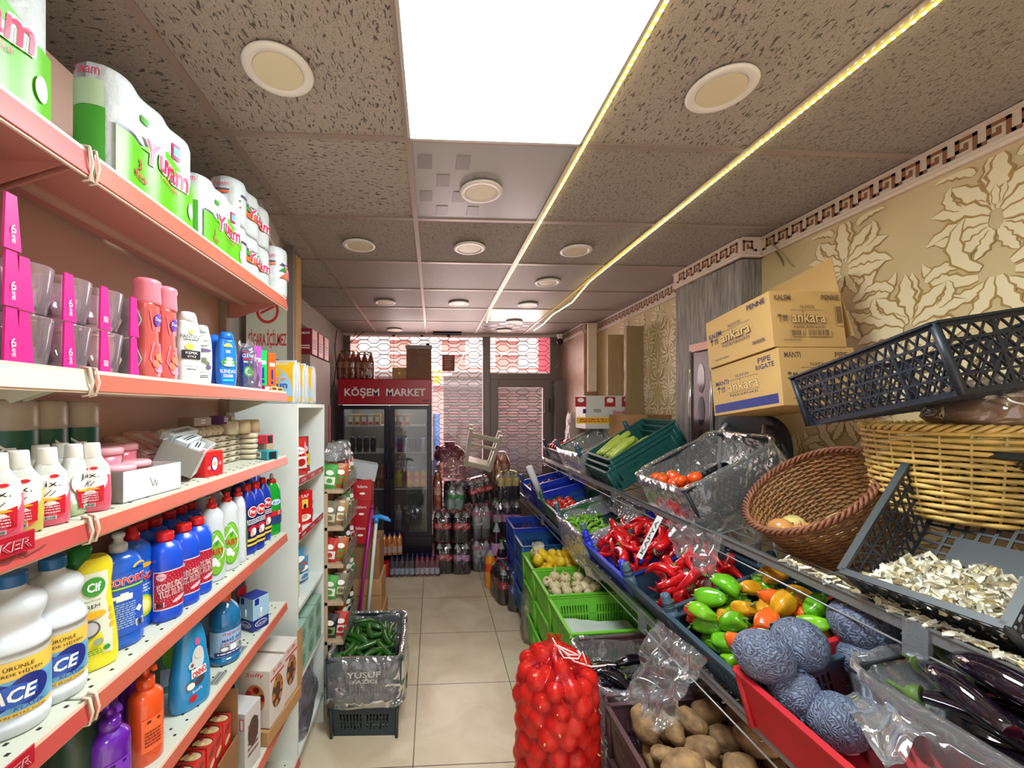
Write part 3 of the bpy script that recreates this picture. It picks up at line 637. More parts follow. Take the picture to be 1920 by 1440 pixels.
def b_por():
    def lab(m, f):
        m.rect(f, -.04, .04, .025, .17, mat('por_label', (20, 30, 84), .4), .0006, 14, 2); m.ell(f, 0, .15, .024, .02, paper, .001); m.ell(f, 0, .15, .021, .017, redp, .0014); m.text(f, 'Por', 0, .151, .016, paper, .03, .002, bold=.03)
        m.ell(f, 0, .09, .022, .012, redp, .0012); m.ell(f, .004, .078, .014, .014, paper, .0014); m.ell(f, -.006, .072, .008, .01, mat('flesh_print', (226, 170, 140), .4), .0018); m.rect(f, -.036, .036, .03, .055, yel, .0011, 8, 1); m.rect(f, -.036, .036, .038, .046, ink, .0014, 8, 1)
        m.lines(f, -.03, .03, .105, .125, 3, paper, .0012)
    pr = [(0, .026, .036), (.004, .030, .040), (.08, .031, .041), (.17, .030, .039), (.2, .027, .033), (.222, .016, .018), (.228, .013, .013)]
    return bottle('cleaner_bottle', pr, 2.4, deepblu, [('cap', [(.222, .017)]+ridges(.226, .245, .016, 3)+[(.249, .01)], red_cap)], lab, .1, 24, 3)
def b_green():
    def lab(m, f):
        m.rect(f, -.034, .034, .08, .10, redp, .0012, 8, 1); m.rect(f, -.034, .034, .045, .078, mat('label_navy2', (40, 60, 110), .4), .0012, 8, 1); m.ell(f, 0, .135, .022, .012, mat('label_ice', (190, 220, 240), .4), .0014); m.text(f, 'Bref', 0, .135, .012, navy, .028, .002)
        m.barcode(f, .008, .02, .083, .097, .0015)
    pr = [(0, .022, .034), (.005, .027, .038), (.1, .028, .040), (.17, .026, .038), (.2, .022, .03), (.218, .014, .016)]
    return bottle('cleaner_bottle', pr, 2.2, mat('bottle_green', (14, 150, 44), .2, coat=.4), [('cap', [(.214, .019), (.228, .018), (.23, .013)], red_cap), ('spout', [(.23, .008), (.244, .007), (.252, .004)], clearcap)], lab, .12, 24, 3)
def on(key, b, px, X, z, rot, lab, cat, group=None, scale=None, name=None):
    r = put(key, b, (X, Yat(px, X), z), R(rot), lab, cat, group, scale)
    if name: r.name = name
    return r
Z = LV[3][0]+.001
# shelf with the detergents (fourth from the top)
on('ace', b_ace, 22, -.70, Z, -48, 'big white bleach bottle cut by the picture edge, blue cap', 'bottle', 'white bleach bottles')
on('ace', b_ace, 99, -.70, Z, -44, 'big white bleach bottle standing beside the yellow cream cleaner', 'bottle', 'white bleach bottles')
on('ace', b_ace, 60, -.83, Z, -30, 'white bleach bottle half hidden behind the two front ones', 'bottle', 'white bleach bottles', .92)
on('cif', b_cif, 163, -.70, Z, -38, 'yellow cream cleaner bottle with a dark green cap', 'bottle')
on('eco', b_eco, 222, -.70, Z, -36, 'blue dish soap bottle with milky pull cap and red lettering', 'bottle')
on('onn', b_onno_dish, 248, -.72, Z, -24, 'blue dish soap bottle with a lemon printed on the label', 'bottle')
for px, X, lab in ((310, -.675, 'blue cleaner bottle with red cap and red label, first of the front three'), (344, -.675, 'blue cleaner bottle with red cap, middle of the front three'), (369, -.675, 'blue cleaner bottle with red cap, last of the front three beside the white bottles')):
    on('tuz', b_tuz, px, X, Z, -36, lab, 'bottle', 'blue cleaner bottles with red labels', (.86, .86, 1))
for px, X, lab in ((262, -.80, 'blue red-capped bottle in shadow behind the lemon dish soap'), (289, -.79, 'blue red-capped bottle standing behind the first front one'), (316, -.80, 'second blue red-capped bottle in the shadowed back row'), (338, -.80, 'third blue red-capped bottle in the shadowed back row'), (356, -.80, 'fourth blue red-capped bottle in the shadowed back row')):
    on('tuz', b_tuz, px, X, Z, -20, lab, 'bottle', 'blue cleaner bottles with red labels', (.86, .86, 1))
for px, X, lab in ((397, -.675, 'white dish soap bottle with green oval label, first of three'), (425, -.675, 'white dish soap bottle with green oval label, middle of three'), (446, -.675, 'white dish soap bottle turned sideways beside the dark blue bottles')):
    on('fairy', b_fairy, px, X, Z, -34 if px < 440 else 35, lab, 'bottle', 'white dish soap bottles', (.9, .9, 1))
for px, X, lab in ((384, -.79, 'white dish soap bottle in the back row behind the third blue one'), (404, -.79, 'white dish soap bottle in the back row, last one')):
    on('fairy', b_fairy, px, X, Z, -10, lab, 'bottle', 'white dish soap bottles', (.9, .9, 1))
for px, X, lab in ((463, -.675, 'dark blue scouring bottle touching the sideways white bottle'), (479, -.665, 'dark blue scouring bottle, middle of the front three'), (492, -.68, 'dark blue scouring bottle beside the green bottle'), (449, -.80, 'dark blue scouring bottle in the shadow, first of the back ones'), (466, -.80, 'dark blue scouring bottle in the shadow, second of the back ones'), (480, -.79, 'dark blue scouring bottle in the shadow behind the green bottle')):
    on('por', b_por, px, X, Z, -20, lab, 'bottle', 'dark blue scouring bottles', (.85, .85, 1))
on('green', b_green, 509, -.675, Z, -30, 'bright green bottle with red collar at the end of the shelf', 'bottle')
# ================================================================ OTHER SHELVES ON THE LEFT
def carton(name, x, y, z, m, art=None, bev=.001, parent=None, loc=(0, 0, 0), rot=None, **kw):    # centred in x and y, standing on z=0
    q = MB(); q.box(-x/2, x/2, -y/2, y/2, 0, z, m, bev)
    if art: art(q, plane((x/2, 0, z/2), (0, 1, 0), (0, 0, 1)), plane((0, -y/2, z/2), (1, 0, 0), (0, 0, 1)), plane((0, 0, z), (0, 1, 0), (-1, 0, 0)))
    return q.build(name, parent, loc, rot, **kw)
# ---- fifth shelf: softener, hand soaps, glass cleaner
Z = LV[4][0]+.001
def b_soft():
    c = mat('softener_blue', (34, 142, 204), .22, coat=.3)
    def lab(m, f):
        m.ell(f, .006, .135, .018, .03, mat('label_pale2', (196, 212, 214), .4), .0012); m.ell(f, .006, .147, .012, .015, mat('plush_grey', (210, 206, 200), .5), .0018); m.ell(f, -.012, .12, .009, .01, mat('plush_grey'), .0018)
        m.ell(f, -.012, .12, .004, .005, mat('plush_brown', (120, 90, 70), .5), .0022); m.rect(f, -.014, .024, .085, .108, paper, .0018, 6); m.text(f, 'ONNO', .005, .096, .018, redp, .034, .0024, rot=.2, bold=.02)
        m.ell(f, -.016, .068, .011, .011, mat('plush_brown'), .0012); m.ell(f, -.015, .067, .009, .009, paper, .0016); m.ell(f, .006, .072, .014, .009, mat('bear_dark', (70, 66, 70), .5), .0012, rot=.5)
        m.ell(f, -.010, .032, .009, .009, redp, .0012); m.text(f, 'Soft', .0, .05, .008, paper, .024, .0012, rot=.15); m.ell(f, .004, .178, .008, .010, mat('pink_mark', (210, 90, 130), .4), .0012)
    pr = [(0, .026, .045), (.004, .031, .050), (.03, .033, .052), (.09, .032, .050), (.13, .028, .043), (.17, .027, .039), (.20, .024, .032), (.225, .018, .020), (.235, .014, .014)]
    return bottle('softener_bottle', pr, 2.4, c, [('cap', ridges(.232, .262, .02, 4), mat('softener_cap', (30, 120, 190), .3))], lab, .1, 28, 3)
on('soft', b_soft, 356, -.672, Z, -30, 'sky blue softener bottle with a red lettered label on the lower shelf', 'bottle')
def b_pump(c, nm):
    def f():
        cm = mat(nm, c, .2, coat=.5)
        def lab(m, f_):
            m.rect(f_, -.022, .022, .03, .10, mat(nm+'_label', tuple(min(255, int(x*1.1+18)) for x in c), .5), .0008, 6, 1); m.rect(f_, -.012, .014, .09, .096, mat(nm+'_dark', tuple(int(x*.5) for x in c), .5), .0014)
            m.lines(f_, -.016, .016, .04, .075, 5, mat(nm+'_dark'), .0013)
        pr = [(0, .026, .030), (.004, .031, .034), (.12, .031, .034), (.142, .029, .031), (.152, .020, .021), (.156, .017, .017)]
        r = bottle('hand_soap_bottle', pr, 2.4, cm, [('collar', [(.152, .019), (.176, .018), (.178, .010)], cm)], lab, .07, 24, 2)
        m = MB(); m.prof([(.176, .007), (.2, .007)], cm, N=10); m.prof([(.198, .013), (.216, .013), (.219, .010)], cm, N=14); m.hexa([(.0, -.007, .205), (.04, -.005, .203), (.04, .005, .203), (0, .007, .205), (0, -.007, .216), (.038, -.005, .212), (.038, .005, .212), (0, .007, .216)], cm); m.build('pump_head', r)
        return r
    return f
on('orp', b_pump((232, 84, 34), 'orange_pump'), 273, -.672, Z, -30, 'orange pump bottle of hand soap', 'bottle', scale=(1, 1, 1.06))
on('pup', b_pump((98, 30, 160), 'purple_pump'), 206, -.668, Z, -30, 'purple pump bottle of hand soap under the bent shelf joint', 'bottle', 'purple pump bottles')
on('pup', b_pump(0, 0), 232, -.76, Z, -10, 'purple pump bottle in the shadow behind the orange one', 'bottle', 'purple pump bottles', 1.1)
on('pup', b_pump(0, 0), 190, -.79, Z, -30, 'purple pump bottle in the shadow, deepest on its shelf', 'bottle', 'purple pump bottles', 1.1)
def b_dark():
    return bottle('cleaner_bottle', [(0, .036), (.005, .04), (.1, .04), (.17, .038), (.2, .02), (.22, .015)], 2.3, mat('dark_green_bottle', (30, 60, 44), .3), [('cap', ridges(.218, .24, .018, 3), mat('dark_cap', (40, 46, 44), .4))])
for px, X, lab in ((140, -.72, 'dark green bottle in the shadow below the tall bleach bottles'), (110, -.78, 'dark green bottle cut by the picture edge on the lower shelf')): on('dkb', b_dark, px, X, Z, 0, lab, 'bottle', 'dark green bottles')
def b_spray():
    def lab(m, f):
        m.ell(f, 0, .11, .030, .05, mat('spray_lime', (110, 196, 50), .4), .0012); m.rect(f, -.034, .034, .02, .07, mat('label_ice'), .001, 8, 1); m.ell(f, .01, .165, .024, .014, mat('drena_dark', (120, 50, 60), .4), .0012); m.text(f, 'Dreno', .01, .165, .012, paper, .036, .002)
    return bottle('cleaner_bottle', [(0, .030, .040), (.005, .034, .044), (.1, .033, .042), (.19, .030, .038), (.22, .016, .016)], 2.4, mat('spray_green', (90, 150, 130), .3), [('cap', ridges(.218, .25, .018, 3), red_cap)], lab, .1, 24, 3)
on('spg', b_spray, 315, -.78, Z, -30, 'green and teal cleaner bottle half hidden behind the softener', 'bottle')
def b_jug():
    lm = mat('jug_label', (150, 186, 222), .4)
    def lab(m, f):
        m.rect(f, -.07, .07, .03, .108, lm, .0006, 20, 1); m.text(f, 'Asperox', .004, .099, .013, redp, .06, .0014); m.text(f, 'MAVİ GÜÇ', .006, .080, .014, navy, .066, .0014, bold=.02); m.rect(f, -.05, .05, .032, .046, navy, .0012, 14, 1)
        m.lines(f, -.03, .04, .066, .071, 1, redp, .0014); m.rect(f, -.032, -.008, .045, .063, mat('photo_grey', (120, 116, 110), .5), .0014, 3); m.ell(f, -.02, .054, .010, .006, paper, .0018); m.rect(f, -.004, .014, .045, .063, paper, .0014, 3); m.rect(f, .018, .036, .045, .063, mat('photo_pale', (190, 204, 206), .5), .0014, 3); m.ell(f, .027, .054, .006, .007, mat('photo_grey'), .0018)
        m.lines(f, -.04, .04, .036, .043, 1, paper, .0016)
    pr = [(0, .040), (.004, .046), (.02, .047), (.028, .0455), (.11, .0455), (.118, .047), (.155, .044), (.175, .034), (.19, .020), (.196, .017)]
    return bottle('glass_cleaner_jug', pr, 2.2, mat('jug_teal', (18, 104, 156), .15, coat=.6), [('cap', ridges(.192, .212, .019, 3), mat('jug_cap', (230, 90, 60), .3))], lab, .08, 32, 2)
on('jug', b_jug, 421, -.680, Z, -38, 'teal blue jug of glass cleaner with a pale label', 'bottle', 'teal cleaner jugs')
on('jug', b_jug, 394, -.78, Z, -30, 'teal blue jug of glass cleaner hidden behind the front jug', 'bottle', 'teal cleaner jugs')
def b_blk():
    def lab(m, f): m.rect(f, -.036, .036, .06, .14, mat('print_black', (40, 36, 44), .4), .001, 8, 1); m.ell(f, 0, .13, .022, .02, redp, .0016); m.ell(f, 0, .08, .02, .016, mat('flesh_print'), .0016); m.ell(f, 0, .035, .016, .006, yel, .0014)
    return bottle('cleaner_bottle', [(0, .026, .036), (.004, .030, .040), (.15, .030, .040), (.18, .016, .02), (.19, .013, .013)], 2.3, mat('bottle_slate', (70, 84, 120), .3), [('cap', ridges(.188, .21, .015, 3), red_cap)], lab, .09, 20, 2)
on('blk', b_blk, 441, -.745, Z, -20, 'slate bottle with black and red label behind the teal jug', 'bottle')
def lacel(q, fx, fy, ft):
    lb = mat('bulb_box_pale', (150, 188, 214), .5)
    for f, wd in ((fx, .07), (fy, .07)):
        q.rect(f, -wd/2, wd/2, -.018, .06, lb, .0005); q.rect(f, -wd/2+.008, -wd/2+.026, .034, .057, navy, .0009); q.ell(f, 0, -.036, .026, .011, paper, .0009); q.ell(f, 0, -.036, .024, .009, navy, .0013); q.text(f, 'Lacel', 0, -.036, .009, paper, .036, .0018, shear=.2)
        q.tube([f(-.0, .018, .001), f(0, .008, .001), f(0, -.006, .001)], .003, paper, 6); q.ell(f, 0, -.006, .008, .009, mat('photo_pale'), .001)
carton('bulb_box', .07, .07, .12, navy, lacel, loc=(-.668, Yat(477, -.668), Z), rot=R(-28), label='blue and pale light bulb carton with oval logo near the shelf end', cat='box')
for k, px in enumerate((487, 452, 412)):      # price labels lying on the shelf edge
    m = MB().box(-.014, .014, -.03, .03, 0, .0006, mat('price_paper', (150, 150, 140), .6)); fn = plane((0, 0, .0006), (0, 1, 0), (-1, 0, 0)); m.lines(fn, -.026, .026, -.01, .01, 2, mat('ink_grey', (90, 90, 88), .6), .0004)
    m.build('price_label', loc=(-.650, Yat(px, -.645), Z), label=['grey price label on the shelf beside the bulb carton', 'grey price label on the shelf behind the teal jug end', 'grey price label on the shelf in front of the teal jug'][k], cat='label')
# ---- third shelf: nail polish remover, tubs, cartons, soap bars
Z = LV[2][0]+.001
def b_jix(c, nm, lvl=.070):
    def f():
        lm = mat(nm, c, .2, alpha=1, coat=.3); ml = mat('jix_milky', (206, 206, 200), .3)
        def lab(m, f_):
            m.ell(f_, .0, .062, .026, .027, paper, .0010); m.poly(f_, [(-.02, .05), (-.008, .044), (.008, .048), (.02, .052), (.019, .02), (.008, .012), (-.014, .014)], redp, .0014); m.ell(f_, -.002, .046, .016, .0022, mat('label_orange'), .0018)
            m.text(f_, 'Jix.', .0, .071, .013, ink, .026, .0018); m.ell(f_, .006, .085, .006, .003, redp, .0018); m.lines(f_, -.012, .012, .022, .040, 4, mat('dot_pink'), .0018); m.barcode(f_, -.008, .008, .012, .018, .0019)
            m.bar(f_(-.006, .052, .002), f_(.002, .062, .002), .001, .0005, (1, 0, 0), ink); m.bar(f_(-.0, .052, .002), f_(.007, .060, .002), .001, .0005, (1, 0, 0), ink)
        pr = [(0, .016, .026), (.004, .019, .029), (.03, .020, .030), (lvl, .019, .029), (.088, .018, .026), (.1, .014, .018), (.108, .013, .0145)]
        r = empty('remover_bottle'); mats = [lm]*3+[ml]*3; MB().prof(pr, lm, 2.2, 24, mats=mats).build('body', r); m = MB(); lab(m, wrapfn(pr, 2.2, .06)); m.build('label', r)
        MB().prof([(.102, .0135), (.106, .0145), (.130, .0130), (.133, .0120)], mat('jix_cap', (222, 220, 212), .3), 2, 16).build('cap', r); return r
    return f
pk = b_jix((226, 92, 118), 'remover_pink'); yl_ = b_jix((206, 186, 84), 'remover_yellow'); gr_ = b_jix((168, 182, 140), 'remover_green', .03)
on('jy', yl_, 34, -.665, Z, -42, 'remover bottle with yellow liquid and round label', 'bottle', 'nail polish remover bottles')
on('jp', pk, 88, -.665, Z, -40, 'remover bottle with pink liquid beside the yellow one', 'bottle', 'nail polish remover bottles')
on('jg', gr_, 138, -.680, Z, 10, 'remover bottle with a little pale green liquid, turned sideways', 'bottle', 'nail polish remover bottles')
on('jp', pk, 172, -.668, Z, -60, 'remover bottle with pink liquid against the white carton', 'bottle', 'nail polish remover bottles')
on('jp', pk, -8, -.660, Z, -40, 'remover bottle cut by the picture edge', 'bottle', 'nail polish remover bottles')
on('jp', pk, 76, -.730, Z, -30, 'pink remover bottle in the second row behind the front pair', 'bottle', 'nail polish remover bottles')
on('jg', gr_, 113, -.725, Z, -30, 'clear remover bottle in the second row before the dark green tubs', 'bottle', 'nail polish remover bottles')
dg = mat('derby_green', (16, 84, 66), .35); tubm = mat('tub_milky', (170, 156, 142), .35)
def b_derby():
    pr = [(0, .036), (.004, .038), (.165, .038), (.167, .039), (.172, .0385), (.20, .038), (.212, .037), (.216, .033)]
    def lab(m, f): m.rect(f, -.115, .115, .006, .160, dg, .0006, 40, 1); m.text(f, 'DERBY', .012, .085, .024, paper, .11, .0014, rot=PI/2, bold=.01); m.text(f, 'DERBY', -.045, .145, .013, mat('line_grey'), .045, .0014, shear=.2); m.lines(f, -.065, -.03, .06, .1, 7, mat('derby_print', (60, 110, 96), .5), .0014)
    return bottle('shaver_tub', pr, 2, tubm, [], lab, .07, 36, 1)
for px, rt, lab in ((18, -70, 'dark green shaver tub at the picture edge'), (78, -20, 'dark green shaver tub with its back label turned outward, middle one'), (143, -62, 'dark green shaver tub with big white sideways lettering')):
    on('derby', b_derby, px, -.775, Z, rt, lab, 'tub', 'dark green shaver tubs')
ptub = mat('pink_tub', (236, 128, 150), .25, coat=.3); plid = mat('pink_lid', (238, 176, 184), .3)
def b_ptub():
    def lab(m, f): m.rect(f, .01, .022, .010, .04, paper, .001, 2, 1); [m.rect(f, .012, .021, .014+i*.006, .017+i*.006, ink, .0014) for i in range(4)]
    return bottle('wax_tub', [(0, .033), (.003, .035), (.042, .037)], 2, ptub, [('lid', [(.040, .040), (.052, .040), (.054, .038), (.056, .034)], plid)], lab, .02, 28, 1)
ZT = Z
for X, px, z0, lab in ((-.745, 190, 0, 'pink tub standing at the bottom behind the white carton'), (-.745, 190, .0565, 'pink tub stacked on another behind the remover bottles'), (-.785, 222, .0565, 'pink tub stacked deeper on the shelf, beside the upper one'), (-.785, 222, 0, 'pink tub under the deeper stacked one')):
    on('ptub', b_ptub, px, X, ZT+z0, 30, lab, 'tub', 'pink wax tubs')
# open white carton with two pink tubs
wc = mat('white_board', (218, 226, 222), .55); wi = mat('grey_board', (150, 146, 140), .6)
def open_box(name, x, y, z, m_out, m_in, t=.002, tilt=None, **kw):
    r = empty(name, **{k: kw[k] for k in ('loc', 'rot') if k in kw}); q = MB()
    q.box(-x/2, x/2, -y/2, y/2, 0, t, m_in); q.box(-x/2, -x/2+t, -y/2, y/2, 0, z, m_out); q.box(x/2-t, x/2, -y/2, y/2, 0, z, m_out); q.box(-x/2, x/2, -y/2, -y/2+t, 0, z, wi if m_out is wc else m_out); q.box(-x/2, x/2, y/2-t, y/2, 0, z, m_out); q.build('carton_body', r)
    tag(r, kw.get('label'), kw.get('cat', 'box'), kw.get('group')); return r
y0 = Yat(252, -.640); bx = open_box('white_carton', .16, .17, .066, wc, wi, loc=(-.722, y0+.075, Z), rot=R(-6), label='low open white carton holding pink tubs on the soap shelf')
m = MB(); f = plane((.0801, 0, .03), (0, 1, 0), (0, 0, 1))
for a, b_ in (((-.012, .012), (-.004, -.008)), ((-.004, -.008), (.002, .006)), ((.002, .006), (.006, -.010)), ((.006, -.010), (.010, .002))): m.bar(f(a[0], a[1], .0003), f(b_[0], b_[1], .0003), .001, .0004, (1, 0, 0), mat('ink_grey'))
m.build('pen_mark', bx)
for dx, dy, lab in ((-.715, .045, 'pink tub lying in the open white carton, front one'), (-.735, .125, 'pink tub lying in the open white carton, rear one')):
    put('ptub', b_ptub, (dx, y0+dy, Z+.018), R(10), lab, 'tub', 'pink wax tubs')
# tilted small white carton full of slim boxes
r = open_box('white_carton', .10, .20, .075, wc, wi, loc=(-.735, Yat(318, -.74)+.04, Z+.035), rot=Euler((R(4), R(24), R(20))), label='tilted open white carton leaning on the red carton')
for i in range(3):
    a = carton('cream_box', .032, .15, .022, mat('slim_box_white', (206, 216, 220), .5), lambda q, fx, fy, ft: (q.barcode(fx, -.06, -.02, -.008, .008, .0006), q.lines(ft, -.05, .05, -.008, .006, 2, ink, .0006)), loc=(-.72-.028*i+.03, Yat(318, -.74)+.03+.01*i, Z+.075+.02*i), rot=Euler((R(4), R(24), R(26-9*i))), label=['slim white box lying on top of the tilted carton', 'second slim white box in the tilted carton', 'third slim white box in the tilted carton'][i], cat='box', group='slim white boxes')
def redbox(q, fx, fy, ft):
    for f in (fx, fy): q.ell(f, 0, -.0, .014, .022, navy, .0006); q.ell(f, 0, 0, .011, .019, paper, .001); q.ell(f, 0, 0, .004, .006, mat('label_orange'), .0014); q.text(f, '10', -.022, -.01, .01, paper, .01, .0008); q.text(f, '12', .022, 0, .01, paper, .009, .0008)
carton('red_carton', .085, .07, .072, mat('carton_red', (222, 30, 32), .4), redbox, loc=(-.69, Yat(382, -.69)-.01, Z), rot=R(-12), label='bright red carton with a white oval mark', cat='box')
pb = mat('pink_box', (206, 160, 146), .5); mg = mat('magenta_print', (206, 60, 150), .4)
def sanx(q, fx, fy, ft): q.rect(ft, -.045, .045, -.055, -.02, mg, .0005); q.rect(ft, -.04, .04, -.05, .05, mat('sanx_pale', (220, 200, 190), .5), .0009); q.text(ft, 'SANX', 0, -.02, .016, redp, .06, .0013); q.ell(ft, 0, .025, .02, .018, mat('flesh_print'), .0013); q.rect(fx, -.045, .045, -.008, .008, mg, .0005)
for i, (px, X, z0, rz, lab) in enumerate(((345, -.745, .062, 12, 'pink hair colour box tilted on the red carton'), (316, -.80, .075, 4, 'pink hair colour box in the shadow, middle of three'), (285, -.82, .078, 0, 'pink hair colour box in the shadow, first of three'), (255, -.83, .07, 0, 'pink hair colour box in the shadow beside the pink tubs'))):
    carton('hair_colour_box', .13, .10, .03, pb, sanx, loc=(X, Yat(px, X), Z+z0), rot=Euler((0, R(26), R(rz))), label=lab, cat='box', group='pink hair colour boxes')
sb = mat('soap_wrap', (196, 184, 158), .3, coat=.3); sp = mat('soap_print', (120, 70, 60), .5)
def b_soap():
    m = MB(); m.prof([(-.034, .006, .004), (-.033, .013, .0075), (-.028, .0195, .0098), (.028, .0195, .0098), (.033, .013, .0075), (.034, .006, .004)], sb, 3, 16)
    m.v = [(p[0], p[2], p[1]+.0101) for p in m.v]; f = plane((.0200, 0, .0101), (0, 1, 0), (0, 0, 1))
    if True: m.barcode(f, -.015, .015, -.004, .004, .0008, w=sb)
    return m.build('soap_bar')
k = 0
for row in range(5):
    for col in range(6):
        y = 1.20+col*.0715+.0; k += 1
        put('soap', b_soap, (-.765, y+.035, Z+row*.0205), 0, f'cream wrapped soap bar in the stacked wall of soap, row {["bottom", "second", "third", "fourth", "top"][row]}, {["one", "two", "three", "four", "five", "six"][col]} along the shelf', 'soap', 'soap bars stacked in a wall')
    put('soap', b_soap, (-.728+.0, 1.205+6*.0715+.014, Z+row*.0205), R(90) if row else R(84), f'soap bar seen end on at the corner of the soap wall, {["bottom", "second", "third", "fourth", "top"][row]} one', 'soap', 'soap bars at the wall end')
def b_soapv():
    m = MB(); m.sphere((0, 0, .0185), .0215, .0155, .0185, sb, 14, 8, lambda d: 1.12-.1*abs(d.z)); m.build
    f = plane((.022, 0, .0185), (0, 1, 0), (0, 0, 1)); m.lines(f, -.006, .006, -.01, .01, 3, sp, .0006); return m.build('round_soap')
for c_ in range(9):
    put('soapv', b_soapv, (-.765, 1.20+c_*.036, Z+.104), 0, f'round wrapped soap standing on the soap wall, {["first", "second", "third", "fourth", "fifth", "sixth", "seventh", "eighth", "ninth"][c_]} from the pink boxes', 'soap', 'round soaps on the soap wall')
MB().prof([(0, .03, .030), (.02, .033, .034), (.045, .033, .034), (.05, .028, .03)], sb, 3, 18).build('soap_pack', loc=(-.76, 1.20+9*.036+.035, Z+.103), label='pale double soap pack ending the row on top of the soap wall', cat='soap')
for i, (px, w_, c, lab) in enumerate(((366, .10, (128, 108, 84), 'brown flat box lying on the soap wall'), (411, .035, (92, 60, 110), 'purple box on the soap wall'), (425, .03, (176, 160, 134), 'beige box beside the purple one on the soap wall'))):
    carton('soap_box', .05, w_, .03 if i else .028, mat('soapbox%d' % i, c, .5), lambda q, fx, fy, ft: q.lines(fx, -.012, .012, -.008, .008, 2, paper, .0006), loc=(-.775, Yat(px, -.775)+.0, Z+.1425), label=lab, cat='box')
for i, (px, X, z0, c, lab) in enumerate(((499, -.66, .0, (30, 150, 170), 'teal toothpaste carton lying at the end of the shelf'), (487, -.70, .058, (190, 40, 64), 'red toothpaste carton above the teal one'))):
    carton('toothpaste_carton', .09, .045, .034, mat('tp%d' % i, c, .4), lambda q, fx, fy, ft: (q.rect(fy, -.035, .005, -.012, .012, paper, .0006), q.barcode(fy, -.03, -.0, -.009, .009, .001), q.rect(fx, -.015, .015, -.014, .014, ink, .0006)), loc=(X, Yat(px, X)+.0, Z+z0), rot=R(-38 if i == 0 else -12), label=lab, cat='box')
carton('clear_pack', .06, .10, .055, mat('pack_tan', (188, 168, 130), .5), None, loc=(-.715, Yat(486, -.715)+.02, Z+.0), label='tan sponge pack supporting the red toothpaste carton', cat='pack')
for i, px in enumerate((452, 470)): MB().prof([(0, .032, .026), (.03, .033, .027), (.05, .03, .022)], mat('sponge_tan', (200, 178, 140), .5), 2.6, 16).build('sponge', loc=(-.74, Yat(px, -.74), Z+.104), label=['round tan sponge on the end of the soap wall', 'round tan sponge above the red toothpaste carton'][i], cat='sponge')
# ---- second shelf: glasses and shampoos
Z = LV[1][0]+.001
gls = film('tumbler_glass', (250, 230, 240), .12, .22, 4, .05, .05); mag = mat('magenta_card', (214, 22, 130), .45); magi = mat('card_inside', (170, 168, 166), .6)
def b_tumbler():
    m = MB(); m.prof([(0, .025), (.003, .0275), (.012, .029), (.05, .034), (.082, .0375)], gls, N=24, caps=(True, False)); m.prof([(.082, .0362), (.05, .0325), (.014, .027), (.013, .02)], gls, N=24, caps=(False, True)); m.prof([(.0815, .0362), (.083, .037), (.0815, .0377)], paper if 0 else gls, N=24, caps=(False, False))
    return m.build('tumbler')
def glass_pack(n=3, nd=2):
    def f():
        r = empty('tumbler_pack'); p = .078
        for i in range(n):
            for j in range(nd):
                m = b_tumbler(); m.parent = r; m.location = (-.039-j*.078, (i+.5)*p, .001)
        for i in range(n+1):
            m = MB(); y = i*p; w0, w1 = (.013, .008)
            m.hexa([(-.002, y-w0, .0), (.002, y-w0, .0), (.002, y+w0, 0), (-.002, y+w0, 0), (-.004, y-w1, .084), (.0, y-w1, .084), (0, y+w1, .084), (-.004, y+w1, .084)], mag)
            if i == 1: fn = plane((.0025, y, .02), (0, 1, 0), (0, 0, 1)); m.text(fn, '6', 0, .012, .013, paper, off=.0006); m.text(fn, 'LAMIS', 0, -.002, .006, paper, off=.0006, rot=-PI/2, w=.016)
            elif i == 2: fn = plane((.0025, y, .02), (0, 1, 0), (0, 0, 1)); m.lines(fn, -.006, .006, -.006, .006, 4, paper, .0006)
            m.build('carton_sleeve', r)
        m = MB(); m.box(-.157, -.155, 0, n*p, .058, .084, mag); m.box(-.157, -.155, 0, n*p, 0, .02, mag); m.build('carton_back', r)
        if n < 2: return r
        m = MB(); y = n*p+.004; P = [(-.006, y, .0), (.004, y+.012, .04), (-.006, y, .084)]
        for a, b_ in zip(P[:-1], P[1:]): m.hexa([(a[0]-.055, a[1]+.02, a[2]), (a[0], a[1], a[2]), (a[0], a[1]+.002, a[2]), (a[0]-.055, a[1]+.022, a[2]), (b_[0]-.055, b_[1]+.02, b_[2]), (b_[0], b_[1], b_[2]), (b_[0], b_[1]+.002, b_[2]), (b_[0]-.055, b_[1]+.022, b_[2])], magi)
        m.build('end_flap', r); return r
    return f
ya = Yat(40, -.645)
put('gp', glass_pack(), (-.640, ya, Z), 0, 'pack of clear tumblers in magenta card, lower one of the double stack', 'glasses', 'packs of clear tumblers')
put('gp', glass_pack(), (-.640, ya, Z+.0855), 0, 'pack of clear tumblers in magenta card, upper one of the double stack', 'glasses', 'packs of clear tumblers')
for k in range(3): put('gp1', glass_pack(1, 2), (-.633, ya-.105, Z+.0855*k), 0, ['clear tumbler pack at the picture edge, bottom of three', 'clear tumbler pack at the picture edge, middle of three', 'clear tumbler pack at the picture edge, top of three'][k], 'glasses', 'small packs of tumblers at the edge')
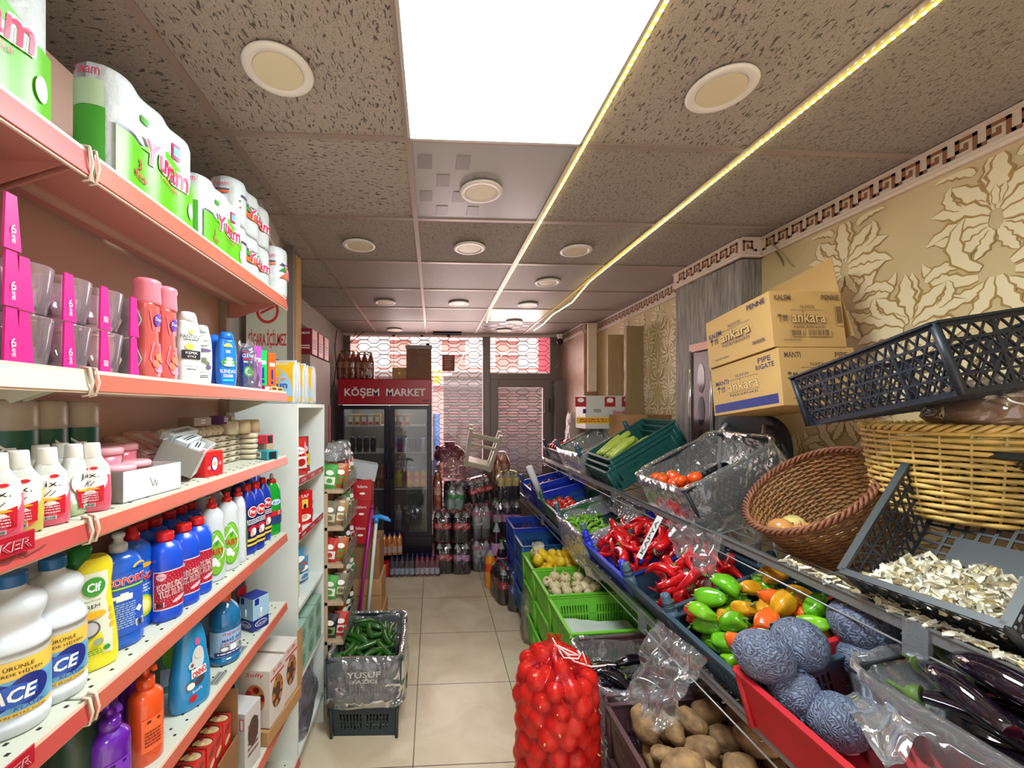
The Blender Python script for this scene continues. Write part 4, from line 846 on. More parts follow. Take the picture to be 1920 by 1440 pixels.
def b_pink():
    pr = [(0, .022, .030), (.004, .026, .034), (.03, .027, .035), (.07, .024, .030), (.12, .022, .028), (.16, .024, .031), (.185, .0235, .030)]
    def lab(m, f):
        pl = mat('pink_label', (236, 130, 160), .4); fl = mat('flower_coral', (240, 120, 90), .4)
        m.poly(f, [(-.024, .165), (.022, .165), (.018, .12), (-.016, .12)], pl, .0012); m.ell(f, 0, .145, .014, .016, mat('print_violet', (90, 50, 150), .4), .0016); m.text(f, 'Duru', 0, .147, .008, paper, .022, .0022)
        m.poly(f, [(-.016, .09), (.016, .09), (.024, .05), (.012, .02), (0, .014), (-.012, .02), (-.024, .05)], pl, .0012); [m.ell(f, .012*math.cos(a), .048+.014*math.sin(a*1.3), .007, .009, fl, .0016) for a in range(6)]; m.text(f, 'GÜZEL', 0, .08, .007, redp, .02, .0016)
    return bottle('shower_gel_bottle', pr, 2.3, mat('gel_rose', (206, 88, 84), .18, coat=.5), [('cap', [(.182, .027), (.188, .030), (.225, .028), (.232, .031), (.240, .029), (.243, .024)], mat('cap_pink', (240, 130, 146), .35))], lab, .1, 28, 3)
on('pink', b_pink, 276, -.675, Z, 8, 'rose shower gel bottle beside the tumblers', 'bottle', 'rose shower gel bottles', (.93, .93, .97))
on('pink', b_pink, 309, -.675, Z, 4, 'rose shower gel bottle beside the white shampoo', 'bottle', 'rose shower gel bottles', (.9, .9, .97))
def b_sham(nm, c, h, wd, lab, capc, e=2.5):
    def f():
        pr = [(0, .018, wd*.40), (.004, .021, wd*.44), (h*.35, .022, wd*.5), (h*.7, .020, wd*.47), (h*.86, .018, wd*.38)]
        return bottle('shampoo_bottle', pr, e, mat(nm, c, .28, coat=.2), [('cap', [(h*.85, .019, wd*.39), (h*.95, .018, wd*.33), (h*.99, .013, wd*.27), (h, .006, wd*.15)], mat(nm+'_cap', capc, .3))], lab, h*.4, 28, 3)
    return f
def lb_pan(m, f): m.text(f, 'PANTENE', .0, .125, .011, ink, .05, .0012); m.lines(f, -.018, .018, .114, .119, 1, ink, .0012); m.ell(f, 0, .138, .005, .006, yel, .0012); m.ell(f, -.004, .098, .010, .009, yel, .0014); m.rect(f, -.022, .022, .065, .088, ink, .0016, 6, 1); m.text(f, 'KEPEK', 0, .081, .006, paper, .026, .0024); m.text(f, 'ETKİ', 0, .072, .006, paper, .018, .0024); m.rect(f, -.016, .016, .045, .046, ink, .0012, 4, 1); m.lines(f, -.012, .012, .035, .04, 1, ink, .0012)
def lb_aci(m, f): m.ell(f, 0, .125, .019, .015, mat('label_grey', (110, 104, 104), .4), .0012); m.ell(f, 0, .125, .0175, .0135, paper, .0016); m.text(f, 'ACI SAKA', 0, .125, .008, ink, .034, .0022); m.ell(f, 0, .098, .020, .005, mat('print_mauve', (100, 84, 120), .4), .0012); m.ell(f, -.004, .07, .012, .006, mat('olive_print', (110, 120, 90), .4), .0014, rot=.4); m.ell(f, .006, .064, .010, .005, mat('olive_print'), .0014, rot=-.6); m.ell(f, .012, .05, .007, .007, mat('print_mauve'), .0012); m.text(f, 'Arvina', -.003, .036, .007, mat('print_mauve'), .022, .0014); m.lines(f, -.012, .012, .018, .028, 2, ink, .0012)
def lb_bl(m, f):
    m.ell(f, 0, .128, .013, .012, yel, .0012, a0=0, a1=PI); m.lines(f, -.007, .007, .108, .118, 3, paper, .0012); m.ell(f, 0, .078, .020, .014, greenp, .0012); [m.ell(f, .002, .070+.010*i, .015-.003*i, .005, mat('aloe_pale', (200, 236, 190), .4), .0018+.0003*i) for i in range(3)]
    m.text(f, 'BLENDAX', 0, .050, .011, paper, .044, .0014); m.lines(f, -.014, .014, .030, .041, 3, paper, .0012); m.rect(f, -.016, .016, .018, .025, mat('cyan_print', (40, 190, 230), .4), .0012, 4, 1)
def lb_cl(m, f): m.rect(f, -.02, -.001, .128, .133, redp, .0012, 2, 1); m.text(f, 'CLEAR', 0, .118, .013, paper, .038, .0014); m.rect(f, -.016, .016, .103, .108, redp, .0012, 3, 1); m.lines(f, -.014, .014, .092, .1, 2, paper, .0012); m.ell(f, .004, .062, .017, .02, greenp, .0012); m.ell(f, .004, .062, .012, .014, mat('aloe_pale'), .0016); m.ell(f, .004, .062, .008, .009, greenp, .002)
for px, nm, c, h, wd, lb, cc, rt, lab in ((352, 'pan_white', (226, 232, 232), .195, .062, lb_pan, (232, 236, 236), -38, 'white shampoo bottle with gold dot and black band'), (378, 'aci_white', (228, 228, 226), .172, .052, lb_aci, (196, 206, 210), -48, 'white shampoo bottle with round olive emblem'),
                                 (424, 'blendax_blue', (22, 118, 226), .178, .062, lb_bl, (24, 110, 220), -48, 'bright blue shampoo bottle with aloe picture'), (461, 'clear_navy', (30, 48, 128), .150, .050, lb_cl, (30, 44, 130), -48, 'navy shampoo bottle with green swirl in a clear bag')):
    on(nm, b_sham(nm, c, h, wd, lb, cc), px, -.668, Z, rt, lab, 'bottle')
MB().prof([(0, .02, .04), (.05, .026, .045), (.12, .024, .042), (.16, .016, .036), (.175, .004, .02)], film('blue_bag_film', (40, 110, 220), .75, .3, 40, .9), 2.4, 20).build('blue_bag', loc=(-.72, Yat(405, -.72), Z), label='crinkled blue plastic bag standing behind the bright blue shampoo', cat='bag')
def clear_bag(w_, d_, h_, seed, name='clear_bag', fm_=None, **kw):
    m = MB(); nu, nv = 30, 14; secs = []
    for j in range(nv+1):
        t = j/nv; ring = []
        for i in range(nu):
            a = 2*PI*i/nu; g = (1-.25*t*t)*(1 if t > .05 else .9); nn = noise.noise(Vector((math.cos(a)*1.6+seed, math.sin(a)*1.6, t*4)))*.28+1; cx = math.copysign(abs(math.cos(a))**.7, math.cos(a)); cy = math.copysign(abs(math.sin(a))**.7, math.sin(a))
            ring.append((cx*w_/2*g*nn, cy*d_/2*g*nn, h_*t+noise.noise(Vector((a*2, seed, 1)))*h_*.12*t))
        secs.append(ring)
    m.loft(secs, fm_ or cf, caps=(True, False)); return m.build(name, **kw)
cf = film('clear_film'); cfs = film('crinkly_film', (235, 238, 240), .09, .22, 26, 1.0)
clear_bag(.07, .07, .17, 4, loc=(-.668, Yat(464, -.668), Z), fm_=cfs, label='clear bag around the navy shampoo bottle', cat='bag')
for px, c, lab in ((478, (176, 70, 176), 'slim purple hair spray carton'), (488, (24, 176, 92), 'slim green carton beside the purple one'), (505, (240, 92, 36), 'slim orange carton beside the green one')):
    nm = 'slim%d' % px; m = mat(nm, c, .35)
    carton('slim_carton', .032, .036 if px > 480 else .03, .150 if px > 480 else .158, m, lambda q, fx, fy, ft: (q.rect(fx, -.012, .012, .022, .036, paper, .0005), q.text(fx, 'BLENDAX', 0, .029, .006, navy, .022, .001), q.rect(fx, -.004, .004, -.03, .01, navy, .0006), q.ell(fx, 0, -.042, .006, .007, navy, .0006), q.rect(fy, -.01, .01, .02, .034, paper, .0006)), loc=(-.650, Yat(px, -.650), Z), rot=R(-30), label=lab, cat='box')
for px, c, lab in ((497, (186, 40, 60), 'tiny red box at the shelf edge before the orange carton'), (510, (226, 200, 110), 'tiny yellow box at the shelf edge, first of two'), (521, (226, 200, 110), 'tiny yellow box at the shelf edge beside the flour bags')):
    carton('tiny_box', .022, .034, .018, mat('tiny%d' % c[0], c, .4), lambda q, fx, fy, ft: q.rect(fx, -.012, .012, -.005, .005, paper if c[0] < 200 else sp, .0005), loc=(-.634, Yat(px, -.634), Z), rot=R(-20), label=lab, cat='box')
# ---- top shelf: paper towel packs
Z = LV[0][0]+.001
pw = mat('towel_white', (188, 192, 191), .5, bump=.5, bscale=45); pgreen = mat('pack_green', (92, 172, 20), .4); pgreen2 = mat('pack_dark_green', (60, 150, 20), .4); ppur = mat('pack_purple', (80, 60, 110), .4); pmag = mat('pack_magenta', (206, 24, 84), .4); porg = mat('pack_orange', (240, 100, 40), .4)
def towel_pack(n, rr, h, orange=False, levels=1):
    def f():
        r = empty('paper_towel_pack'); m = MB(); L_ = n*2*rr
        def outline(z, s):
            P = []; N = 40
            for i in range(n): pass
            for side in (1, -1):
                for i in range(N+1):
                    y = -L_/2+L_*i/N if side == 1 else L_/2-L_*i/N
                    k = ((y+L_/2) % (2*rr))/(2*rr)-.5; ex = rr*(.90+.10*math.cos(2*PI*k)); 
                    ed = min(y+L_/2, L_/2-y); 
                    if ed < rr: ex = min(ex, math.sqrt(max(0, rr*rr-(rr-ed)**2)))
                    P.append((side*ex*s, y*(1-(1-s)*.3), z))
            return P
        for lv in range(levels):
            b0 = lv*h; m.loft([outline(b0, .90), outline(b0+.008, .98), outline(b0+.02, 1.0), outline(b0+h-.02, 1.0), outline(b0+h-.006, .93), outline(b0+h, .75)], pw)
        m.build('rolls', r); g = MB(); fx = lambda u, v, o=0: (rr*.90+rr*.10*math.cos(2*PI*(((u+L_/2) % (2*rr))/(2*rr)-.5))+.001+o*1.5, u, v); fy = lambda u, v, o=0: (u, -L_/2+rr-math.sqrt(max(0, rr*rr-u*u))-.001-o*2, v)
        def G(f, u0, u1, v0, v1, mm, o, nu=24): g.rect(f, u0, u1, v0, v1, mm, o, nu, 1)
        for lv in range(levels):
            o_ = lv*h
            if not orange:
                G(fx, -L_/2+rr*.35, L_/2-rr*.3, .012, h*.5, pgreen, .0008); G(fx, -L_/2+rr*.35, -L_*.0, h*.5, h*.5+.006, ppur, .0012)
                g.add([fx(L_*t, h*(.5+.18*(1-abs(t-.1)/.3)) if k else h*.49, .001) for k in (0, 1) for t in (-.2, -.05, .1, .25, .4)], [(i, i+1, i+6, i+5) for i in range(4)], pgreen, True)
                g.text(fx, 'Yuvam', L_*.08, h*.50, h*.26, paper, L_*.50, .0030, rot=-.0, shear=.1, bold=.09); g.text(fx, 'Yuvam', L_*.08, h*.50, h*.23, pmag, L_*.47, .0040, shear=.1, bold=.02)
                g.text(fx, '3', -L_*.22, h*.30, h*.1, pmag, off=.003, bold=.03); g.text(fx, 'RULO', -L_*.22, h*.19, h*.06, pmag, off=.003, bold=.03)
                g.text(fx, 'Tuvalet Kağıdı', L_*.1, h*.33, h*.06, pmag, L_*.26, .003); G(fx, -.01+L_*.2, .014+L_*.2, h*.68, h*.84, pmag, .0014, 4); G(fx, -.007+L_*.2, .011+L_*.2, h*.71, h*.81, lblue, .0024, 4); g.ell(fx, L_*.36, h*.22, .012, .02, paper, .003); G(fx, -L_*.20, -L_*.12, h*.74, h*.80, pgreen2, .0014, 3)
                G(fy, -rr*.62, rr*.62, .012, h*.60, pgreen2, .0008, 10); G(fy, -rr*.60, rr*.60, h*.60, h*.82, mat('pack_info', (176, 200, 160), .5), .0012, 10); g.text(fy, 'Yuvam', 0, h*.90, h*.09, pmag, rr*1.0, .0016, shear=.1)
            else:
                for s_ in (0, 1): g.add([fx(L_*t, o_+h*(.50-s_*.14+.16*k*(1-abs(t)/.5)), .001+.0005*s_) for k in (0, 1) for t in (-.42, -.2, 0, .2, .42)], [(i, i+1, i+6, i+5) for i in range(4)], porg if s_ else greenp, True)
                G(fx, -L_*.4, 0, o_+h*.62, o_+h*.66, ppur, .0014, 8)
                g.text(fx, 'Yuvam', L_*.08, o_+h*.50, h*.26, paper, L_*.55, .0030, shear=.1, bold=.09); g.text(fx, 'Yuvam', L_*.08, o_+h*.50, h*.23, pmag, L_*.52, .0040, shear=.1, bold=.02); g.text(fy, 'Yuvam', 0, o_+h*.8, h*.1, pmag, rr*.9, .0016); G(fy, -rr*.5, rr*.5, o_+h*.66, o_+h*.69, ppur, .0012, 6); G(fy, -rr*.5, rr*.5, o_+h*.60, o_+h*.64, porg, .0012, 6)
        g.build('printing', r); return r
    return f
rr = .056
def tp(key, b, pxc, X, z, lab, rot=0, sc=None): put(key, b, (X, Yat(pxc, X), z), R(rot), lab, 'toilet paper', 'wrapped toilet paper packs', sc)
tp('tp3', towel_pack(3, .05, .235), 262, -.690, Z, 'green and white toilet paper pack, the big one in the middle of the top shelf')
put('tp3', None, (-.690, .590, Z), 0, 'green and white toilet paper pack cut by the picture edge', 'toilet paper', 'wrapped toilet paper packs', (1, 1, 1.05))
put('tpw', lambda: MB().prof([(0, .045), (.01, .05), (.2, .05), (.215, .035)], pw, 2.2, 24).build('toilet_roll'), (-.745, .735, Z), 0, 'plain white roll behind the edge pack', 'toilet paper', 'plain white rolls')
put('tpw', None, (-.81, .70, Z), 0, 'plain white roll deeper on the top shelf', 'toilet paper', 'plain white rolls', 1.14)
put('tpw', None, (-.83, .80, Z), 0, 'plain white roll beside the green pack end', 'toilet paper', 'plain white rolls', 1.08)
put('tpw', None, (-.80, 1.1, Z), 0, 'plain white roll peeking out behind the big green pack', 'toilet paper', 'plain white rolls', 1.06)
tp('tp3', None, 397, -.687, Z, 'smaller green and white toilet paper pack past the big one', 0, (.86, .86, .86))
put('tpo', towel_pack(3, .05, .155, True, 2), (-.700, 1.452+.08, Z), 0, 'white double stacked toilet paper pack with orange and green band', 'toilet paper', 'wrapped toilet paper packs', (1.1, 1.0, 1.0))
put('tps', towel_pack(1, .05, .20, True, 1), (-.665, 1.745, Z), 0, 'small white toilet paper roll pack at the shelf end', 'toilet paper', 'wrapped toilet paper packs')
# ---- lowest visible shelf: biscuit cartons and pasta boxes
Z = LV[5][0]+.001
bisr = mat('biscuit_red', (206, 44, 36), .35); choc = mat('print_choc', (74, 44, 34), .4)
def b_bis():
    m = MB(); x, y, z = .17, .046, .27; m.box(-x/2, x/2, -y/2, y/2, 0, z, bisr, .001)
    ft = plane((0, 0, z), (1, 0, 0), (0, 1, 0)); fx = plane((x/2, 0, z/2), (0, 1, 0), (0, 0, 1)); nut = mat('print_cream', (222, 190, 150), .5)
    m.ell(ft, x*.28, 0, x*.24, y*.42, choc, .0006); m.ell(ft, x*.36, -y*.05, x*.15, y*.32, nut, .001); [m.ell(ft, x*(.16+.07*i), y*.18*(-1)**i, x*.03, y*.14, mat('lemon_flesh') if i % 2 else redp, .0014) for i in range(4)]
    m.text(ft, 'KAĞIDI', -x*.22, y*.08, y*.42, paper, x*.46, .0012, shear=.2, bold=.03); m.text(ft, 'Pişirme Kağıdı', -x*.22, -y*.30, y*.13, paper, x*.32, .0012); m.ell(ft, x*.06, -y*.25, x*.04, y*.1, greenp, .0016)
    for i in range(7): m.ell(fx, 0, -z*.4+z*.13*i, y*.36, z*.035, nut if i % 2 else mat('biscuit_dark', (140, 40, 36), .4), .0006, rot=.5)
    return m.build('baking_paper_box')
BN = ["first behind the cardboard flap", "second from the cardboard flap", "third from the cardboard flap", "fourth from the cardboard flap", "fifth from the cardboard flap", "sixth from the cardboard flap"]
for k in range(6):
    put('bis', b_bis, (-.745-.004*(k % 2), 1.375-.025-.048*k, LV[5][0]+.0015), R(-2+k % 3), f'red baking paper box with white lettering, {BN[k]}', 'box', 'red baking paper boxes')
kraft = mat('cardboard', (176, 132, 86), .75, var=.06, vscale=12); kraft2 = mat('cardboard_dark', (140, 100, 62), .8, var=.08, vscale=12)
m = MB(); m.box(-.095, .095, -.002, .002, 0, .34, kraft2); m.box(.093, .097, -.12, 0, 0, .19, kraft2); m.build('cardboard_flap', loc=(-.74, 1.385, Z), rot=R(-1), label='brown cardboard carton wall standing behind the baking paper boxes', cat='box')
pgrey = mat('pasta_box_grey', (196, 194, 192), .5)
def prat(q, fx, fy, ft): q.rect(fy, -.065, .01, -.03, .05, navy, .0005); q.rect(fy, -.055, .03, -.02, .04, redp, .0009); q.text(fy, 'Pratik', -.005, .01, .016, paper, .08, .0014, rot=-PI/2); q.rect(fy, .045, .06, .05, .09, redp, .0006); q.rect(fy, .048, .057, .053, .087, paper, .001); q.lines(fx, -.03, .03, -.06, .06, 6, sp, .0005); q.ell(fx, 0, .02, .03, .05, choc, .0008)
carton('cereal_carton', .13, .09, .215, pgrey, prat, loc=(-.70, 1.49, Z), rot=R(-10), label='pale grey carton with sideways white lettering on a red patch', cat='box')
def soffy(q, fx, fy, ft):
    q.ell(fx, 0, .0, .04, .06, choc, .0006); [q.ell(fx, .03*math.cos(i*1.1), .045*math.sin(i*1.1), .012, .013, mat('print_nut', (186, 120, 60), .5), .001) for i in range(8)]; q.text(fx, 'Soffy', 0, .088, .02, redp, .07, .001, shear=.1); q.rect(fx, -.05, .05, .062, .07, redp, .0006); q.text(fy, 'Soffy', -.0, .088, .02, redp, .07, .001, shear=.1); q.ell(fy, 0, 0, .04, .055, mat('print_nut'), .0006); [q.ell(fy, .028*math.cos(i*1.3), .035*math.sin(i*1.3), .011, .012, choc if i % 2 else redp, .001) for i in range(7)]
for k, (dx, dy) in enumerate(((0, 0), (.01, .125))):
    carton('wafer_carton', .12, .11, .215, mat('wafer_white', (208, 198, 190), .5), soffy, loc=(-.665+dx, 1.632+dy, Z+.06), rot=R(-8), label=['wafer carton with nut picture and red lettering, first of two', 'wafer carton with nut picture, the one beside the brown carton edge'][k], cat='box', group='wafer cartons')
m = MB(); m.box(-.07, .07, -.135, .135, 0, .055, kraft, .002); m.box(.062, .066, .11, .15, .056, .30, kraft); m.build('cardboard_tray', loc=(-.665, 1.70, Z), rot=R(-8), label='brown cardboard tray under the wafer cartons', cat='box')
for i, (px, c, lab) in enumerate(((517, (120, 50, 150), 'purple sachet on the lowest shelf'), (524, (230, 190, 70), 'yellow and purple sachet leaning on the grey carton'), (512, (210, 60, 70), 'red sachet beside the baking paper boxes'))):
    MB().prof([(0, .012, .03), (.02, .02, .034), (.06, .014, .03), (.085, .003, .03)], mat('sachet%d' % i, c, .3, coat=.4), 2.2, 14).build('sachet', loc=(-.650, Yat(px, -.65), Z), rot=R(-30), label=lab, cat='packet')
# ================================================================ BACK OF THE SHOP
lam = mat('white_laminate', (216, 222, 216), .45, bump=.05, bscale=30, var=.03)
BX0, BX1, BY0, BY1, BZ = -.90, -.62, 1.90, 2.365, 1.80
r = empty('bookcase', (BX1, BY0, 0)); t = .018; W = BY1-BY0; D = BX0-BX1
MB().box(D, 0, 0, t, 0, BZ, lam, .001).build('side_panel', r); MB().box(D, 0, W-t, W, 0, BZ, lam, .001).build('side_panel', r); MB().box(D, D+.005, t, W-t, .05, BZ-t, lam).build('back_panel', r); MB().box(D, 0, t, W-t, BZ-t, BZ, lam).build('top_panel', r)
BS = [1.435, 1.175, .85, .512, .17]
for z in BS:
    s_ = MB().box(D+.006, -.002, t, W-t, z-t, z, lam).build('shelf', r)
    if z > 1: m = MB().box(-.001, .001, t+.01, W-t-.01, z-.012, z+.018, mat('tag_red')); f = plane((.001, W/2, z+.003), (0, 1, 0), (0, 0, 1)); [m.text(f, 'ÜLKER', -.14+.14*i, 0, .014, paper, .06, .0006) for i in range(3)]; m.build('price_strip', s_)
tag(r, 'narrow white laminate bookcase at the end of the metal shelves', 'bookcase')
def packet(c1, c2, w_=.12, h_=.18, d_=.05, art=None, nm='packet', seed=0, clear=False):
    m1 = mat('foil_%d_%d_%d' % c1, c1, .3, coat=.4, bump=.5, bscale=30); m2 = mat('foilp_%d_%d_%d' % c2, c2, .4)
    m = MB(); nu, nv = 14, 10; rnd = random.Random(seed)
    def P(i, j, s_):
        u = -1+2*i/nu; v = j/nv; b_ = (1-abs(u)**3)*(math.sin(PI*min(1, v*1.02))**.6 if 0 < v < 1 else 0)
        return (s_*d_/2*b_*(1+.25*noise.noise(Vector((u*2+seed, v*3, s_)))), u*w_/2*(1-.04*math.sin(PI*v)), v*h_)
    for s_ in (1, -1):
        m.add([P(i, j, s_) for j in range(nv+1) for i in range(nu+1)], [(j*(nu+1)+i, j*(nu+1)+i+1, (j+1)*(nu+1)+i+1, (j+1)*(nu+1)+i)[::s_] for j in range(nv) for i in range(nu)], m1, True)
    m.v = [(x, y, z) for x, y, z in m.v]
    def f(u, v, o=0):
        uu = max(-1, min(1, u/(w_/2))); vv = v/h_; b_ = (1-abs(uu)**3)*(math.sin(PI*min(1, vv*1.02))**.6 if 0 < vv < 1 else 0); return (d_/2*b_*(1+.25*noise.noise(Vector((uu*2+seed, vv*3, 1))))+o*2+.001, u, v)
    m.rect(f, -w_*.40, w_*.40, h_*.18, h_*.5, m2, .001, 8, 5); m.ell(f, 0, h_*.66, w_*.26, h_*.10, paper, .0012); m.ell(f, w_*.05, h_*.34, w_*.2, h_*.1, m1, .0018)
    if art: m.text(f, art, 0, h_*.66, h_*.07, m1 if sum(c1) < 550 else redp, w_*.4, .002)
    return m.build(nm)
def pk_put(key, args, loc, rot, lab, group=None, name='packet', **kw):
    return put(key, lambda: packet(*args, nm=name, **kw), loc, rot, lab, 'packet', group)
red_, brn = (206, 24, 34), (120, 60, 40)
for i, (dy, dx, tl, lab) in enumerate(((.10, -.10, 8, 'red foil packet on the upper bookcase shelf, first of three'), (.21, -.07, 5, 'red foil packet with white emblem in the middle of the upper bookcase shelf'), (.32, -.09, 4, 'dark red and yellow foil packet ending the upper bookcase shelf'))):
    pk_put('rp%d' % i, ((red_, (226, 200, 170)), ((196, 26, 30), (238, 232, 226)), ((150, 24, 40), (236, 196, 40)))[i]+(.13, .19, .06, 'Un'), (BX1+dx, BY0+dy, BS[0]+.002), Euler((0, R(-tl), R(-35))), lab, seed=i)
pk_put('dk1', ((70, 54, 44), (200, 190, 170), .10, .22, .05, 'Mix'), (BX1-.17, BY0+.14, BS[0]+.002), R(-30), 'dark packet standing behind the red foil packets')
for i, (dy, c, c2, lab) in enumerate(((.10, (214, 34, 26), (240, 220, 190), 'red coffee box on the middle bookcase shelf, first one'), (.27, (206, 20, 24), (250, 214, 90), 'red coffee box with a cup picture on the middle bookcase shelf'))):
    carton('coffee_box', .06, .10, .17, mat('coffee%d' % i, c, .35), lambda q, fx, fy, ft: [(q.ell(f_, 0, -.05, .04, .018, paper, .0006), q.ell(f_, 0, -.045, .018, .012, mat('flesh_print'), .001), q.rect(f_, -.02, .02, .0, .045, mat('coffee_gold', (236, 200, 90), .4), .0006), q.text(f_, 'SAF', 0, .062, .018, paper, .05, .0008), q.ell(f_, 0, .01, .01, .012, ink, .001)) for f_ in (fx, fy)], loc=(BX1-.07, BY0+dy, BS[1]+.001), rot=R(-32), label=lab, cat='box')
clear_bag(.10, .10, .14, 9, loc=(BX1-.09, BY0+.37, BS[1]+.001), fm_=cfs, label='crumpled clear bag beside the coffee boxes', cat='bag')
for i, (dy, c, c2, lab) in enumerate(((.30, (60, 140, 200), (226, 228, 232), 'blue and white packet lying on the third bookcase shelf'), (.24, (66, 150, 206), (200, 90, 60), 'second blue packet stacked on the third bookcase shelf'), (.09, (214, 210, 60), (240, 236, 180), 'yellow packet leaning on the third bookcase shelf'))):
    pk_put('bp%d' % i, (c, c2, .13, .13, .07, None), (BX1-.09+(.02 if i == 2 else 0), BY0+dy, BS[2]+.001+(.07 if i == 1 else 0)), R(-30), lab, seed=i+4)
mint = mat('mint_box', (150, 184, 168), .5)
for k in range(6):
    i, j = k % 3, k//3
    put('mint', lambda: carton('mint_box', .16, .12, .115, mint, lambda q, fx, fy, ft: (q.ell(fx, 0, 0, .04, .03, mat('mint_dark', (110, 150, 134), .5), .0006), q.lines(fx, -.04, .04, .038, .048, 1, mat('mint_dark'), .0006), q.ell(fy, 0, 0, .05, .03, mat('mint_dark'), .0006))), (BX1-.083, BY0+.087+.132*i, BS[3]+.001+.117*j), 0, f'pale mint carton on the lower bookcase shelf, {["first", "second", "third"][i]} along, {["bottom", "upper"][j]} layer', 'box', 'pale mint cartons')
MB().prof([(0, .09, .17), (.05, .10, .18), (.2, .10, .17), (.27, .08, .15), (.29, .02, .12)], mat('purple_pack', (96, 62, 150), .3, coat=.3, bump=.5, bscale=15), 3, 24).build('purple_pack', loc=(BX1-.12, BY0+.22, BS[4]+.001), label='big purple wrapped pack on the bottom bookcase shelf', cat='pack')
clear_bag(.2, .40, .33, 2, loc=(BX1-.105, BY0+.225, BS[4]+.001), fm_=cfs, label='clear crinkled bag over the purple pack', cat='bag')
for i in range(6):
    pk_put('gp%d' % (i % 3), (((70, 150, 90), (150, 200, 220), .11, .12, .06, None), ((50, 120, 110), (190, 220, 190), .11, .12, .06, None), ((80, 140, 190), (120, 190, 110), .11, .12, .06, None))[i % 3], (XF-.065, 1.10+.10*i, LV[6][0]+.001), Euler((0, R(-5), R(-30+15*(i % 3)))), f'green and blue sachet on the lowest deck, {["first", "second", "third", "fourth", "fifth", "sixth"][i]} along the shelf', 'green sachets', name='sachet', seed=i)
carton('white_box', .2, .16, .2, lam, None, loc=(XF-.12, 1.02-.10, LV[6][0]+.001), label='plain white box on the lowest deck', cat='box')
# flour bags on top of the bookcase
fy_ = mat('flour_yellow', (236, 182, 40), .35, coat=.3); fb_ = mat('flour_blue', (150, 202, 230), .35)
def b_flour():
    m = MB(); L_, T, H = .17, .062, .20; pr = [(0, T*.42, L_*.46), (.01, T*.5, L_*.5), (.15, T*.5, L_*.5), (.18, T*.34, L_*.49), (.192, T*.10, L_*.49), (.2, T*.05, L_*.5)]
    pr = [(z, b_, a) for z, a, b_ in pr]; m.prof(pr, mat('flour_white', (196, 204, 206), .35, coat=.3, bump=.4, bscale=30), 4, 32)
    f = lambda u, v, o=0: (u, -lerp_prof(pr, v)[1]-o-.0008, v)
    m.rect(f, -L_*.47, L_*.47, .01, .192, fy_, .0003, 4, 12); m.ell(f, .035, .085, .095, .085, fb_, .0009, 32, a0=PI*.0, a1=2*PI) if 0 else m.add([f(x, z, .0009) for x, z in [(L_*.47*math.cos(a)*1.0+.0, .035+.125*math.sin(a)) for a in [PI*i/24 for i in range(25)]]]+[f(0, .02, .0009)], [(i, i+1, 25) for i in range(24)], fb_)
    m.text(f, 'Katmer', .006, .115, .022, paper, .10, .0016, shear=.2, bold=.07); m.text(f, 'Katmer', .006, .115, .020, mat('flour_red', (196, 70, 40), .4), .096, .0024, shear=.2); m.text(f, 'un', .03, .080, .022, mat('flour_print', (50, 90, 180), .4), .05, .0016, bold=.03)
    m.ell(f, 0, .035, .05, .015, mat('print_cream'), .0014); return m.build('flour_bag')
for k in range(6): put('flour', b_flour, (-.715-.012*(k % 2), BY0+.036+.0655*k, BZ+.001), R((-6, 3, -4, 5, 0, 3)[k]), f'flour bag on the bookcase top, {["first, its round blue front showing", "second in the row", "third in the row", "fourth in the row", "fifth in the row", "last in the row"][k]}', 'flour bag', 'flour bags in a row')
# poster, boards, cabinet, red boxes
r = empty('poster', (Xat(502, 2.45), 2.45, 0)); x0 = Xat(462, 2.45)-Xat(502, 2.45); x1 = Xat(538, 2.45)-Xat(502, 2.45); z0 = Zat(686, -1, 2.45); z1 = Zat(566, -1, 2.45)
m = MB(); m.box(x0, x1, -.004, .004, z0, z1, mat('poster_cream', (196, 192, 172), .6)); f = plane((0, -.004, z0), (1, 0, 0), (0, 0, 1)); H = z1-z0
m.ell(f, .0, H*.86, .066, .075, mat('poster_red', (190, 50, 44), .5), .0006, 32); m.ell(f, 0, H*.86, .05, .058, mat('poster_cream'), .001, 32); m.bar(f(-.04, H*.82, .0014), f(.04, H*.93, .0014), .014, .0006, (0, 1, 0), mat('poster_red')); m.text(f, 'SİGARA İÇİLMEZ', 0, H*.42, H*.30, mat('poster_red'), (x1-x0)*.94, .0012, bold=.02); m.lines(f, x0*.6, x1*.6, H*.06, H*.12, 1, ink, .001)
m.build('sheet', r); MB().box(x1, x1+.035, 0, .03, 0, ZC-.01, mat('grey_post', (120, 110, 104), .5)).build('post', r); tag(r, 'cream no smoking poster with red lettering on a grey post', 'poster')
pine = mat('pine_board', (186, 142, 76), .6, var=.25, vscale=5, stretch=(8, 8, .8)); MB().box(0, .05, 0, .10, 0, ZC-.03, pine, .003).build('pine_board', loc=(Xat(548, 2.55)-.02, 2.53, 0), label='tall orange pine board behind the top shelf end', cat='board')
cb = mat('brown_cabinet', (118, 96, 78), .5, var=.1, vscale=4)
r = empty('cabinet', (-.80, 2.70, 0)); MB().box(-.34, 0, 0, .52, 0, 2.13, cb, .003).build('carcass', r); MB().box(.0, .004, .47, .52, 0, 1.8, mat('cabinet_red', (150, 30, 34), .4)).build('edge_strip', r); tag(r, 'brown wooden cabinet behind the white bookcase', 'cabinet')
nd = mat('dark_red_box', (112, 18, 40), .4); npk = mat('pink_box_face', (226, 150, 140), .45)
